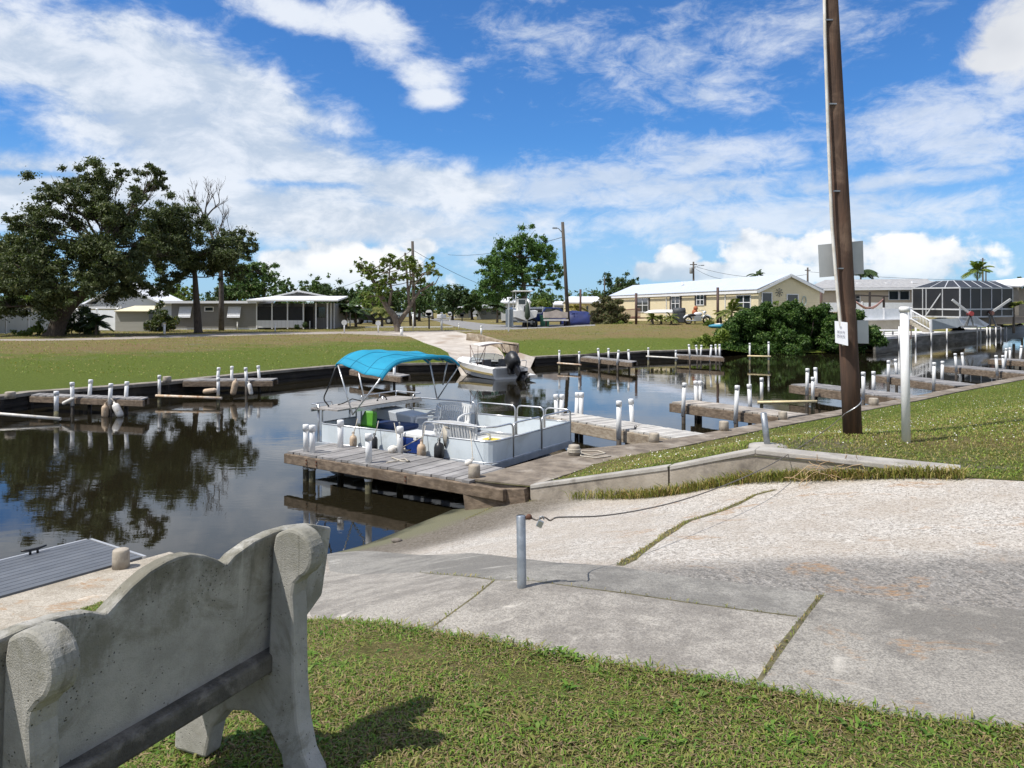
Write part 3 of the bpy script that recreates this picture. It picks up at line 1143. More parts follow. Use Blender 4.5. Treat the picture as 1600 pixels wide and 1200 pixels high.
# ------------------------------------------------------------------ pilings, docks
def post_shape(mb, mc, base, top, r=.062, seg=12):
    r *= .86
    base, top = Vector(base), Vector(top)
    d = (top - base).normalized()
    mb.tube([base, top - d * .02], [r, r], seg)
    mc.tube([top - d * .115, top - d * .018, top - d * .004, top], [r + .009, r + .009, r + .003, r * .55], seg)


def piling(t, px, yt, yb, z=ZC, r=.062, dark_to=ZW - .6, px_top=None, pile=True, name='piling', ext=.26):
    b = P(px, yb, z)
    if px_top is None:
        px_top = px + (0 if b.y < 15 else random.uniform(-2.2, 2.2))
    tp = D(px_top, yt, b.y)
    m, c = MB(), MB()
    post_shape(m, c, b - (tp - b).normalized() * (ext if pile else .06) * random.uniform(.7, 1.2), tp, r)
    o = m.build(name, PVC, t)
    c.build('cap', PVCCAP, o)
    if pile:
        q = MB()
        ax = (tp - b).normalized()
        q.tube([b - Vector((0, 0, .17)), Vector((b.x, b.y, dark_to))], r * .86, 9)
        q.build('pile', WOODWET, t)
    return b


def dock(label, a, b, width, posts, beam=WOODBEAM, deck=WOODDECK, z=ZC, group='timber docks of the basin', plank=.14, both=True, beam_h=.21, wdir=None, extra_root=.0, name='dock', deckz=None):
    """a: seaward end, b: shore end (world, near top edge); width towards wdir"""
    a, b = Vector(a), Vector(b)
    d = (b - a)
    L = d.length
    d.normalize()
    nrm = Vector((-d.y, d.x, 0)) if wdir is None else Vector(wdir)
    t = thing(name, label, 'dock', (a.x, a.y, z), 0, group)
    m = MB()
    n = max(3, int(L / plank))
    for i in range(n):
        p0 = a + d * (L * (i + .04) / n)
        p1 = a + d * (L * (i + .96) / n)
        ja, jb = random.uniform(-.025, .01), random.uniform(-.01, .03)
        zz = random.uniform(-.004, .004)
        q = [p0 + nrm * ja, p1 + nrm * ja, p1 + nrm * (width + jb), p0 + nrm * (width + jb)]
        q = [v + Vector((0, 0, zz)) for v in q]
        vs = q + [v + Vector((0, 0, -.038)) for v in q]
        fs = [(0, 1, 2, 3), (7, 6, 5, 4), (0, 4, 5, 1), (1, 5, 6, 2), (2, 6, 7, 3), (3, 7, 4, 0)]
        if d.cross(nrm).z < 0:
            fs = [f[::-1] for f in fs]
        m.add(vs, fs)
    m.build('deck', deck, t)
    hh = beam_h
    mb_ = MB()
    mb_.beam(a - d * .06 + Vector((0, 0, -.042 - hh / 2)) - nrm * .0, b + d * extra_root + Vector((0, 0, -.042 - hh / 2)), .09, hh)
    mb_.build('beam', beam, t, bevel=.012)
    mb2 = MB()
    mb2.beam(a + nrm * width + Vector((0, 0, -.042 - hh / 2)), b + nrm * width + Vector((0, 0, -.042 - hh / 2)), .09, hh)
    mb2.build('beam', beam, t)
    for pz in posts:
        piling(t, *pz)
    return t, d, nrm


# near dock
da_, db_ = P(450, 705, ZC), P(735, 751, ZC)
DK, dd, dn = dock('near weathered grey dock with thick brown edge beam beside the pontoon boat', da_, db_, 1.02,
                  [], beam=WOODBEAM, plank=.15, extra_root=.62, beam_h=.17)
for i, (px, yt, yb, r) in enumerate([(478, 663, 706, .055), (488, 664, 708, .058), (532, 656, 699, .062), (576, 677, 723, .062), (625, 666, 707, .062)]):
    b_ = piling(DK, px, yt, yb, ZC, r, pile=False)
    q = MB()
    q.tube([b_ + Vector((0, 0, -.05)), Vector((b_.x, b_.y, ZW - .5))], r * .95, 10)
    q.build('pile', ALGAE if i != 2 else WOODWET, DK)
    if i in (0, 1, 3):
        q = MB()
        q.tube([Vector((b_.x, b_.y, ZW + .20)), Vector((b_.x, b_.y, ZW + .24))], r * 1.12, 10)
        q.build('pile_band', PVC, DK)
# number on the fifth post
def text_mesh(name, cu):
    tmp = bpy.data.objects.new(name, cu)
    col.objects.link(tmp)
    me = bpy.data.meshes.new_from_object(tmp.evaluated_get(bpy.context.evaluated_depsgraph_get()))
    bpy.data.objects.remove(tmp)
    ob = bpy.data.objects.new(name, me)
    col.objects.link(ob)
    return ob


fc = bpy.data.curves.new('post_number', 'FONT')
fc.body = '3'
fc.size = .085
fc.extrude = .0015
bp = P(625, 707, ZC)
dr = Vector((625 - 800, 0, 0))
fc.materials.append(BLACK)
fo = text_mesh('post_number', fc)
face = Vector((-bp.x + .4, -bp.y, 0)).normalized()
fo.rotation_euler = (R(90), 0, atan2(face.x, -face.y))
npos = Vector((bp.x, bp.y, D(625, 683, bp.y).z)) + face * .0635
fo.parent = DK
fo.location = Vector(npos) - Vector(DK.location) + Vector((face.y, -face.x, 0)) * .02
for k_ in (0.55, 0.8, 2.85):
    for dz in (-.09, -.15):
        m = MB()
        p_ = da_ + dd * k_ - dn * .045 + Vector((0, 0, dz))
        m.tube([p_, p_ - dn * .02], .016, 8)
        m.build('bolt', RUSTY, DK)

# docks along the near right shore
GRP = 'timber docks of the basin'
dock('pale topped dock just beyond the pontoon boat bow', P(853, 649, ZC), P(1066, 686, ZC), .85,
     [(870, 616, 648), (877, 616, 649), (901, 613, 645.5), (908, 613, 646.5), (967, 626, 672), (988, 623, 659)], beam=WOODPALE,
     deck=pmat('pale_deck', (.50, .48, .44), (.40, .38, .35), 3, .85, island=.15, bstr=.3, bscale=60), beam_h=.24)
dock('plank dock with doubled white posts right of the bow', P(1050, 628, ZC), P(1232, 651, ZC), .8,
     [(1068, 598, 632), (1088, 595, 625.5), (1094, 595, 625.5), (1150, 602, 643), (1172, 600, 633)],
     deck=pmat('warm_deck', (.40, .36, .31), (.30, .265, .225), 3, .85, island=.25, bstr=.3, bscale=60), beam_h=.23)
dock('plank dock passing behind the tall utility pole', P(1236, 600, ZC), P(1412, 622, ZC), 1.0,
     [(1261, 575.5, 607), (1275, 574, 600.5), (1349, 581, 614.5), (1365, 580, 607)], beam_h=.26)
dock('dark beamed dock behind the white sign post', P(1368, 585.5, ZC), P(1492, 602, ZC), 1.0,
     [(1388, 563, 589), (1401, 561, 584), (1459, 566, 598), (1472, 564, 591)], beam_h=.24)
dock('long plank dock third from the right edge of the basin', P(1474, 571.5, ZC), P(1618, 585, ZC), 1.1,
     [(1494, 552, 574.5), (1505, 551, 571), (1558, 555, 580.5), (1568, 555, 574)], beam_h=.24)
dock('farthest right dock with its end by the sheet pile wall', P(1546, 560.5, ZC), P(1680, 569, ZC), 1.1,
     [(1571, 544, 563), (1578, 543, 560.5), (1594, 540, 561)], beam_h=.24)

# docks along the far shore
WX = Vector((1, 0, 0))
dock('far left dock with white and tan fenders at its tip', P(222, 623.5, ZC), P(48, 617, ZC), .55,
     [(113, 597, 620.5), (140, 593, 617.5), (172, 599, 622.5), (197, 596, 620)], wdir=(-.15, .98, 0), beam_h=.17)
dock('far left dock of pale planks nearest the pontoon boat canopy', P(424, 594, ZC), P(286, 594.5, ZC), .9,
     [(340, 574, 593), (362, 572, 591), (385, 574, 594.5), (405, 571, 591)], wdir=(-.05, 1, 0), beam_h=.18)
dock('brown dock behind the blue canopy', P(626, 588, ZC), P(547, 577, ZC), .8, [(616, 569, 585)], wdir=(.3, .95, 0), beam_h=.2)
dock('small dock with four posts right of the far ramp', P(987, 566, ZC), P(908, 557.5, ZC), 1.0,
     [(936, 544, 561), (951, 544, 557.5), (965, 547, 564), (983, 546, 562.5)], wdir=(.4, .92, 0), beam_h=.2)
dock('dock ending at the big dark bush', P(1130, 558, ZC), P(1058, 554.5, ZC), 1.0,
     [(1078, 538, 555.5), (1089.5, 539, 553), (1095, 539, 553), (1110, 539, 557), (1119, 538, 554), (1124.5, 538, 554)], wdir=(.1, 1, 0), beam_h=.2)


# ------------------------------------------------------------------ mooring rails: two posts and a cross pipe
def rail(label, p1, p2, yp1, yp2, pm, r=.055, pr=.045):
    """p: (px, ytop, ywater)"""
    a = P(p1[0], p1[2], ZW)
    b = P(p2[0], p2[2], ZW)
    t = thing('mooring_rail', label, 'mooring rail', (a.x, a.y, ZW), 0, 'mooring rails in the basin')
    for (px, yt, yw), q in ((p1, a), (p2, b)):
        tp = D(px + (px - 800) * 0, yt, q.y)
        m, c = MB(), MB()
        post_shape(m, c, Vector((q.x, q.y, ZW + .28)), tp, r)
        o = m.build('post', PVC, t)
        c.build('cap', PVCCAP, o)
        m = MB()
        m.tube([Vector((q.x, q.y, ZW - .6)), Vector((q.x, q.y, ZW + .29))], r * .96, 10)
        m.build('pile', ALGAE, t)
    m = MB()
    A_, B_ = D(p1[0], yp1, a.y - .08), D(p2[0], yp2, b.y - .08)
    ex = (B_ - A_).normalized() * .12
    m.tube([A_ - ex, B_ + ex], pr, 9)
    m.build('cross_pipe', pm, t)
    return t


rail('mooring rail with rusty cross pipe right of the small motorboat', (874, 547, 577), (905, 549, 579), 567.5, 570, RUST)
rail('white mooring rail before the lawn of the cream house', (1013, 543, 571), (1056, 547, 573), 557, 559.5, WHITEPIPE)
rail('mooring rail with cream pipe in front of the dark bush', (1171.5, 536, 570), (1201, 534, 571), 556.3, 557, CREAMPIPE)
rail('leaning mooring rail at the left edge of the water', (-70, 606, 657), (88, 611, 659), 641, 654, WHITEPIPE, r=.065)
rail('mooring rail with pale pipe between the two far left docks', (249, 586, 630), (341, 590, 632), 618.5, 622, RUST)
rail('near right mooring rail with long cream pipe low over the water', (1190, 590, 640), (1270, 589, 641), 628.5, 627.5, CREAMPIPE)


# ------------------------------------------------------------------ fenders and bollards
def fender(label, p, length, r, tilt, mat, group='boat fenders', neck=True, rz=0.0, rope_to=None):
    t = thing('fender', label, 'fender', p, 0, group)
    M = Matrix.Rotation(rz, 3, 'Z') @ Matrix.Rotation(tilt, 3, 'Y')
    m = MB()
    Lh = length / 2
    m.lathe(p, [(r * .25, -Lh), (r * .8, -Lh + r * .25), (r, -Lh + r * .8), (r, Lh - r * .9), (r * .78, Lh - r * .25), (r * .3, Lh), (r * .26, Lh + r * .45)], 12, M)
    m.build('body', mat, t)
    e_ = Vector(p) + M @ Vector((0, 0, Lh + r * .4))
    k_ = MB()
    k_.tube([e_ + Vector((-.02, 0, 0)), e_ + Vector((-.02, 0, .03)), e_ + Vector((.02, 0, .03)), e_ + Vector((.02, 0, 0))], .008, 6)
    k_.build('eye', mat, t)
    if rope_to is not None:
        q = MB()
        q.tube([e_, e_.lerp(Vector(rope_to), .5) + Vector((.01, 0, 0)), Vector(rope_to)], .008, 6)
        q.build('rope', ROPE, t)
    return t


b_ = P(172, 622.5, ZC)
fender('stained tan fender hanging upright at the far left dock', D(164, 643, b_.y - .15), .36, .09, 0, FENDER_TAN, rope_to=D(170, 622, b_.y - .1))
fender('white fender tilted against the far left dock post', D(184, 641, b_.y - .2), .42, .10, -.45, FENDER_WHITE, rope_to=D(173, 622, b_.y - .1))
fender('slim white fender lying under the far left dock edge', D(106, 627, P(113, 620, ZC).y - .15), .34, .055, 1.1, FENDER_WHITE)
b_ = P(366, 600, ZC)
fender('tan fender floating level beside the pale far left dock', D(328, 611, b_.y - .3), .46, .09, 1.45, FENDER_TAN)
fender('tan fender hanging from the pale far left dock', D(366, 606, b_.y - .3), .5, .10, .2, FENDER_TAN, rope_to=D(370, 594, b_.y - .2))
fender('small white fender at the tip of the pale far left dock', D(391, 608, b_.y - .3), .40, .07, -.2, FENDER_WHITE, rope_to=D(386, 596, b_.y - .2))
b_ = P(988, 672, ZC)
fender('black fender with blue rope leaning on the pale topped dock', D(986.5, 684, b_.y + .1), .40, .095, .38, FENDER_BLACK, rope_to=D(999, 664, b_.y + .1))


def bollard(label, px, yt, yb, z=ZC, r=.085):
    b = P(px, yb, z)
    h = (yb - yt) * b.y / F
    t = thing('bollard', label, 'bollard', b, 0, 'round concrete bollards on the seawall')
    m = MB()
    m.lathe(b, [(r * 1.02, -.03), (r, h * .5), (r * .98, h - .025), (r * .93, h - .006), (r * .85, h)], 16)
    m.build('body', BOLLARD, t)
    return t, b, h


bollard('concrete bollard at the shore end of the near dock', 741, 726, 745.5, r=.09)
bt, bb, bh = bollard('concrete bollard with mooring rope by the pontoon boat bow', 897, 695, 711, r=.10)
m = MB()
for k_ in range(3):
    m.tube([bb + Vector((cos(a) * .108, sin(a) * .108, .06 + .022 * k_)) for a in np.linspace(0, 2 * pi, 17)], .011, 6)
rp = [bb + Vector((.1, -.05, .05)), bb + Vector((.3, -.12, .012)), bb + Vector((.55, .1, .012)), bb + Vector((.45, .32, .012)), bb + Vector((.15, .3, .012)), bb + Vector((.1, -.15, .012)),
      bb + Vector((.35, -.32, .012)), bb + Vector((.7, -.1, .012))]
m2 = []
for i in range(len(rp) - 1):
    for k_ in range(4):
        m2.append(rp[i].lerp(rp[i + 1], k_ / 4))
m.tube(m2, .011, 6)
m.build('mooring_rope', ROPE, bt)
bollard('concrete bollard at the root of the pale topped dock', 1022, 676.5, 690.5, r=.10)
bollard('concrete bollard beside the plank dock with doubled posts', 1131, 658, 672.5, r=.10)
bollard('square worn bollard at the root of the doubled post dock', 1223, 643, 655, r=.10)
bollard('short bollard in the shadow of the pole dock', 1365, 622, 633, r=.12)
bollard('pale concrete bollard beside the grey composite dock', 189, 858, 887, r=.078)
bollard('small block bollard far along the left seawall', 261, 588, 597, r=.14)
bollard('small bollard at the left end of the far seawall', 16, 612, 621, r=.14)

# ------------------------------------------------------------------ grey composite dock, bottom left
e0, e1 = P(-60, 952, ZC), P(222, 873, ZC)
f1 = P(146, 846.5, ZC)
ed = (e1 - e0).normalized()
t = thing('composite_dock', 'smooth grey composite dock with a black cleat at lower left', 'dock', e0)
nv = Vector((-ed.y, ed.x, 0))
wd = 1.05
m = MB()
nb = 11
for i in range(nb):
    w0, w1 = wd * i / nb + .004, wd * (i + 1) / nb - .004
    zz = Vector((0, 0, .02))
    q = [e0 - ed * 6 + nv * w0, e1 + nv * w0, e1 + nv * w1, e0 - ed * 6 + nv * w1]
    vs = [v + zz for v in q] + [v + zz - Vector((0, 0, .035)) for v in q]
    m.add(vs, [(0, 1, 2, 3), (7, 6, 5, 4), (0, 4, 5, 1), (1, 5, 6, 2), (2, 6, 7, 3), (3, 7, 4, 0)])
m.build('deck', pmat('composite_boards', (.115, .125, .14), (.095, .105, .12), 3, .6, stretch=(1, 1, 1), island=.10, bstr=.2, bscale=90), t)
m = MB()
m.beam(e1 + ed * .03 + Vector((0, 0, -.06)), e1 + ed * .03 + nv * wd + Vector((0, 0, -.06)), .03, .16)
m.beam(e0 - ed * 6 + nv * (wd + .02) + Vector((0, 0, -.06)), e1 + nv * (wd + .02) + Vector((0, 0, -.06)), .03, .16)
m.build('rim', pmat('alu_rim', (.55, .56, .57), None, 5, .4, metal=.4), t)
m = MB()
for k_ in (.3, 3.0):
    for wv_ in (.15, wd - .12):
        p_ = e1 - ed * k_ + nv * wv_
        m.tube([Vector((p_.x, p_.y, ZC - .03)), Vector((p_.x, p_.y, ZW - .5))], .07, 8)
m.build('pile', WOODWET, t)
cl = P(53, 865, ZC + .02)
m = MB()
m.tube([cl + ed * -.12 + Vector((0, 0, .055)), cl + ed * -.05 + Vector((0, 0, .045)), cl + ed * .05 + Vector((0, 0, .045)), cl + ed * .12 + Vector((0, 0, .055))], [.009, .013, .013, .009], 8)
for s_ in (-.035, .035):
    m.tube([cl + ed * s_, cl + ed * s_ + Vector((0, 0, .045))], .012, 8)
m.build('cleat', BLACK, t)

# ------------------------------------------------------------------ concrete bench
BO = Vector((-1.21, 1.90, g(-1.2, 2.0)))
bdir = Vector((.41, .912, 0)).normalized()
t = thing('concrete_bench', 'weathered concrete bench with scalloped back facing the canal', 'bench', BO, atan2(bdir.y, bdir.x) - 0)
# local frame: x along the bench, +y towards the water, so the rear (camera side) is -y


def mk_bench(name, stain=0.5):
    m, T, b, o = newmat(name)
    p = objco(T)
    sp = T.n('ShaderNodeSeparateXYZ')
    T.nt.links.new(p, sp.inputs[0])
    n = T.noise(p, 6, 6, .7)
    f = T.noise(p, 180, 3, .8)
    c = T.mix(T.sstep(n, .35, .65), (.45, .435, .395), (.34, .33, .295))
    c = T.mix(T.sstep(f, .60, .80, 0, .20), c, (.20, .19, .17))
    c = T.mix(T.sstep(f, .42, .25, 0, .2), c, (.56, .55, .51))
    run = T.noise(T.mapping(p, (14, 14, 1.2)), 1.0, 5, .7)     # rain streaks and lichen creeping down from the top edge
    top = T.sstep(T.m('ADD', sp.outputs[2], T.m('MULTIPLY', T.m('SUBTRACT', run, .5), .35)), .62, .86, 0, stain)
    c = T.mix(T.m('MULTIPLY', top, T.sstep(n, .3, .6)), c, (.15, .14, .10))
    lich = T.sstep(T.noise(p, 4.0, 6, .72, .8), .50, .66, 0, .7)
    c = T.mix(lich, c, (.235, .225, .175))
    drip = T.noise(T.mapping(p, (22, 22, .9)), 1.0, 4, .65)
    c = T.mix(T.m('MULTIPLY', T.sstep(drip, .56, .68, 0, .55), T.sstep(sp.outputs[2], .45, .85)), c, (.13, .125, .10))
    pale = T.noise(T.mapping(p, (9, 9, .7), (0, 0, .4)), 1.0, 4, .6)
    c = T.mix(T.m('MULTIPLY', T.sstep(pale, .62, .70, 0, .6), T.sstep(sp.outputs[2], .35, .7)), c, (.56, .55, .50))
    vo = T.n('ShaderNodeTexVoronoi')
    T.nt.links.new(p, vo.inputs['Vector'])
    vo.inputs['Scale'].default_value = 75
    pit = T.m('MULTIPLY', T.sstep(vo.outputs['Distance'], .26, .10), T.sstep(T.noise(p, 14, 3, .6), .50, .60))
    c = T.mix(pit, c, (.10, .095, .08))
    T.nt.links.new(c, b.inputs['Base Color'])
    b.inputs['Roughness'].default_value = .92
    b.inputs['Specular IOR Level'].default_value = .2
    bump(T, b, T.m('SUBTRACT', T.m('ADD', f, n), T.m('MULTIPLY', pit, 2.0)), .55, .008)
    return m


BENCH = mk_bench('bench_concrete', .8)
BENCH2 = mk_bench('bench_upright_concrete', .25)
SEATM = pmat('bench_seat_concrete', (.13, .12, .10), (.065, .06, .05), 7, .9, c3=(.24, .22, .19), s3=6, bstr=.5, bscale=90)
LB = .94


def up_poly(x):
    pts = []
    foot = [(-.18, -.02), (-.045, -.02), (-.025, .08), (.03, .16), (.12, .20), (.23, .18), (.30, .10), (.33, -.02), (.49, -.02), (.485, .06), (.45, .20), (.42, .34), (.415, .362),
            (.03, .362), (.03, .46), (.012, .80), (.0, .855)]
    # y here is measured towards the seat; the rear is negative
    for y, z in foot:
        pts.append((y, z))
    c0, r0 = (-.075, .795), .088
    for a in np.linspace(R(70), R(246), 15):
        pts.append((c0[0] + cos(a) * r0, c0[1] + sin(a) * r0))
    pts += [(-.088, .69), (-.080, .65), (-.085, .58), (-.085, .45), (-.088, .34), (-.102, .20), (-.128, .10), (-.168, .04)]
    return [Vector((x, y, z)) for y, z in pts]


for xx in (0.0, LB):
    m = MB()
    m.prism(up_poly(xx - .04), (.08, 0, 0))
    m.build('upright', BENCH2, t, local=True, bevel=.012)
# scalloped back, leaning to the rear
prof = [(-.32, .785), (-.22, .825), (-.10, .848), (.02, .855), (.12, .848), (.20, .830), (.252, .803), (.285, .826), (.33, .855), (.39, .882), (.45, .894), (.49, .896), (.54, .890),
        (.60, .868), (.66, .835), (.70, .806), (.735, .828), (.82, .85), (.92, .857), (1.02, .85), (1.14, .828), (1.26, .785)]
low = [(1.235, .52), (1.13, .455), (1.0, .42), (-.06, .42), (-.19, .455), (-.295, .52)]
m = MB()
lean = lambda x, z: Vector((x, .062 - (z - .42) * .10, z))
m.prism([lean(x, z) for x, z in prof] + [lean(x, z) for x, z in low], (0, .055, .0))
m.build('backrest', BENCH, t, local=True, bevel=.010)
m = MB()
m.box2((-.18, .01, .362), (LB + .075, .43, .43))
m.build('seat', SEATM, t, local=True, bevel=.012)

# ------------------------------------------------------------------ chain posts of the ramp
c0 = cast(815.5, 917, g_ramp)
t = thing('steel_post', 'upright galvanised steel post at the edge of the sidewalk', 'post', c0, 0, 'steel posts holding the ramp cable')
rr = 7.3 * c0.y / F
top = D(814, 806, c0.y)
m = MB()
m.tube([c0 - Vector((0, 0, .05)), top, top + Vector((0, 0, .002))], [rr, rr, rr * .9], 18, cap=False)
m.tube([top - Vector((0, 0, .001)), top - Vector((0, 0, .07))], rr * .86, 16, cap=True)
m.build('tube', GALV, t)
m = MB()
m.tube([top + Vector((rr, 0, -.012)), top + Vector((rr + .035, .0, -.008))], .012, 8)
m.ball(top + Vector((rr + .02, 0, -.006)), .018, 8, 6)
m.build('eye_bolt', RUSTY, t)
cable_a = top + Vector((rr + .035, 0, -.012))
m = MB()
pc = top + Vector((rr + .085, -.01, -.045))
m.box(pc, (.036, .016, .042), Matrix.Rotation(.45, 3, 'Y'))
lk = thing('padlock', 'silver padlock hanging from the ramp cable', 'padlock', pc)
m.build('body', pmat('padlock_steel', (.55, .56, .57), None, 8, .3, metal=.8), lk, bevel=.004)
m = MB()
m.tube([pc + Vector((-.005, 0, .015)), pc + Vector((.0, 0, .042)), pc + Vector((.016, 0, .046)), pc + Vector((.024, 0, .026))], .004, 8)
m.build('shackle', GALV, lk)

c1 = P(1200, 698, 0.0)
t = thing('steel_post', 'leaning galvanised steel post behind the kerb crest', 'post', c1, 0, 'steel posts holding the ramp cable')
top1 = D(1193, 645, c1.y)
m = MB()
m.tube([c1 - Vector((0, 0, .05)), top1], .037, 14)
m.build('tube', GALV, t)
m = MB()
m.lathe(c1 + Vector((0, 0, -.03)), [(.24, 0), (.22, .05), (.12, .06), (.05, .065)], 12)
m.build('footing', KERBTOP, t)
# cable from the first post over the kerb to the utility pole
PB = D(1333, 680, 10.5)
cpts = [cable_a, cable_a + Vector((.03, 0, -.012)), cable_a + Vector((.075, .0, .004)), cable_a + Vector((.11, .01, -.018)), cable_a + Vector((.14, .02, -.006))]
cb = [D(880, 808, 4.9), D(940, 806, 5.3), D(1000, 797, 5.8), D(1060, 783, 6.4), D(1120, 763, 7.1), D(1180, 738, 7.9), D(1225, 714, 8.6), D(1290, 672, 9.9), D(1322, 645, 10.35)]
full = cpts + cb
sm_ = []
for i in range(len(full) - 1):
    p0, p1, p2, p3 = full[max(i - 1, 0)], full[i], full[i + 1], full[min(i + 2, len(full) - 1)]
    for k_ in range(5):
        u = k_ / 5
        sm_.append(.5 * ((2 * p1) + (p2 - p0) * u + (2 * p0 - 5 * p1 + 4 * p2 - p3) * u * u + (3 * p1 - p0 - 3 * p2 + p3) * u ** 3))
sm_.append(full[-1])
m = MB()
m.tube(sm_, .0052, 6)
tag(m.build('ramp_cable', STEELW), 'long sagging steel cable strung across the boat ramp', 'cable')

# ------------------------------------------------------------------ the tall utility pole and its signs
PT = D(1283, -280, 10.5)
t = thing('utility_pole', 'tall brown wooden utility pole leaning left on the near lawn', 'utility pole', PB)
m = MB()
m.tube([PB.lerp(PT, k_) - Vector((0, 0, .15 if k_ == 0 else 0)) for k_ in (0, .1, .2, .35, .5, .65, .8, 1)], [.124, .121, .117, .112, .106, .10, .095, .088], 28)
m.build('shaft', POLEWOOD, t)
m = MB()
cq = [D(1285.5, -150, 10.42), D(1289, 60, 10.42), D(1294, 210, 10.40), D(1299.5, 350, 10.38), D(1306, 430, 10.38), D(1312.5, 500, 10.36), D(1318, 540, 10.36)]
m.tube(cq, .021, 10)
m.build('conduit', WHITEPIPE, t)
m = MB()
for y_ in (35, 165, 300, 420):
    p_ = PB.lerp(PT, (680 - y_) / 960)
    m.box(p_ + Vector((-.075, -.085, 0)), (.10, .03, .018))
m.build('conduit_strap', GALV, t)
m = MB()
wr = []
for k_ in range(9):
    a = pi * 1.05 + k_ / 8 * pi * .95
    c_ = PB.lerp(PT, (680 - (648 - k_ * 3.5)) / 960)
    wr.append(c_ + Vector((cos(a) * .125, sin(a) * .125, 0)))
m.tube(wr, .008, 6)
m.build('wire_wrap', ALU, t)


def plate(name, label, corners, y_list, mat, th=.006, cat='sign', group=None):
    pts = [D(c[0], c[1], y) for c, y in zip(corners, y_list)]
    cen = sum(pts, Vector()) / 4
    nrm = (pts[1] - pts[0]).cross(pts[3] - pts[0]).normalized()
    t = thing(name, label, cat, cen, 0, group)
    m = MB()
    m.prism(pts, nrm * th)
    m.build('panel', mat, t, bevel=.002)
    return t, pts, nrm


plate('sign', 'large blank grey sign back high on the utility pole', [(1278, 382.5), (1348.5, 376), (1350, 428), (1280.5, 433.5)], [10.66, 10.62, 10.62, 10.66], SIGNBACK)
ts, sp_, sn = plate('sign', 'small white sign with faint blue handwriting on the pole', [(1304, 501.5), (1324, 504), (1325, 540.5), (1305, 535.5)], [10.43, 10.24, 10.24, 10.43], SIGNWHITE)


def text_on(parent, body, size, o, ux, nrm, mat, name='lettering', shear=0.0, spacing=1.0):
    cu = bpy.data.curves.new(name, 'FONT')
    cu.body = body
    cu.size = size
    cu.align_x = 'CENTER'
    cu.align_y = 'CENTER'
    cu.extrude = .0008
    cu.shear = shear
    cu.space_character = spacing
    cu.materials.append(mat)
    ob = text_mesh(name, cu)
    ux = Vector(ux).normalized()
    nrm = Vector(nrm).normalized()
    uy = nrm.cross(ux)
    Mx = Matrix((ux, uy, nrm)).transposed().to_4x4()
    ob.parent = parent
    ob.matrix_local = Matrix.Translation(Vector(o) - Vector(root_of(parent).location)) @ Mx
    return ob


sux = (sp_[1] - sp_[0]).normalized()
nface = sux.cross(Vector((0, 0, 1))).normalized()
if nface.y > 0:
    nface = -nface
cen = sum(sp_, Vector()) / 4
for body, sz, dz, dx in (('D', .040, .075, 0), ('BOATS', .040, .015, 0), ('DOCK', .046, -.04, .0)):
    text_on(ts, body, sz, cen + nface * .008 + Vector((0, 0, dz)) + sux * dx, sux, nface, INK, shear=.1)
plate('sign', 'grey back of a small sign on the right of the pole', [(1339.5, 500.5), (1357, 500.5), (1357.5, 537), (1340.5, 536.5)], [10.55, 10.62, 10.62, 10.55], SIGNBACK)

# ------------------------------------------------------------------ white sign post
wb = P(1416, 691, -.03)
t = thing('sign_post', 'thick white round post with small plates on its right side', 'post', wb)
wt = D(1413, 481, wb.y)
m = MB()
m.tube([wb - Vector((0, 0, .1)), wt], .053, 20)
m.build('tube', PVC, t)
m = MB()
m.tube([wt - Vector((0, 0, .05)), wt, wt + Vector((0, 0, .015))], [.064, .064, .05], 20)
m.build('cap', PVCCAP, t)
PLB = pmat('brown_plate', (.20, .105, .07), (.17, .09, .06), 5, .5)
PLG = pmat('grey_plate', (.40, .42, .41), (.34, .36, .355), 9, .5)
PLW = pmat('pale_plate', (.58, .60, .56), (.50, .52, .49), 9, .5)
px0, px1 = wb.x + .030, wb.x + .118
yy0, yy1 = wb.y - .046, wb.y + .10
ux = Vector((px1 - px0, yy1 - yy0, 0)).normalized()
nf = Vector((ux.y, -ux.x, 0))
def tri(name, ya, yb, mat, par=t, w0=0.0, w1=1.0, lift=0.0, th=.004):
    a_, b_ = Vector((px0, yy0, 0)).lerp(Vector((px1, yy1, 0)), w0), Vector((px0, yy0, 0)).lerp(Vector((px1, yy1, 0)), w1)
    za, zb = D(0, ya, wb.y).z, D(0, yb, wb.y).z
    q = [a_ + Vector((0, 0, zb)), b_ + Vector((0, 0, zb)), b_ + Vector((0, 0, za)), a_ + Vector((0, 0, za))]
    q = [v + nf * lift for v in q]
    mm = MB()
    mm.prism(q, nf * th)
    return mm.build(name, mat, par)
br = tri('brown_plate', 508, 529, PLB)
tri('symbol_panel', 510, 518, pmat('symbol_tan', (.55, .42, .33), None, 5, .5), br, .22, .85, .0045, .001)
tri('lettering_panel', 520, 527, pmat('symbol_rose', (.40, .25, .19), None, 5, .5), br, .15, .9, .0045, .001)
for ya, yb, mt in ((530, 539, PLW), (539.3, 546.5, PLG), (546.8, 556, PLW), (556.2, 568, PLG), (568.2, 583, PLG)):
    o_ = tri('grey_plate', ya, yb, mt)
    for k_ in range(2):
        tri('lettering', ya + 1.5 + k_ * (yb - ya) * .38, ya + 1.5 + k_ * (yb - ya) * .38 + (yb - ya) * .2, INK, o_, .25, .8, .0045, .001)


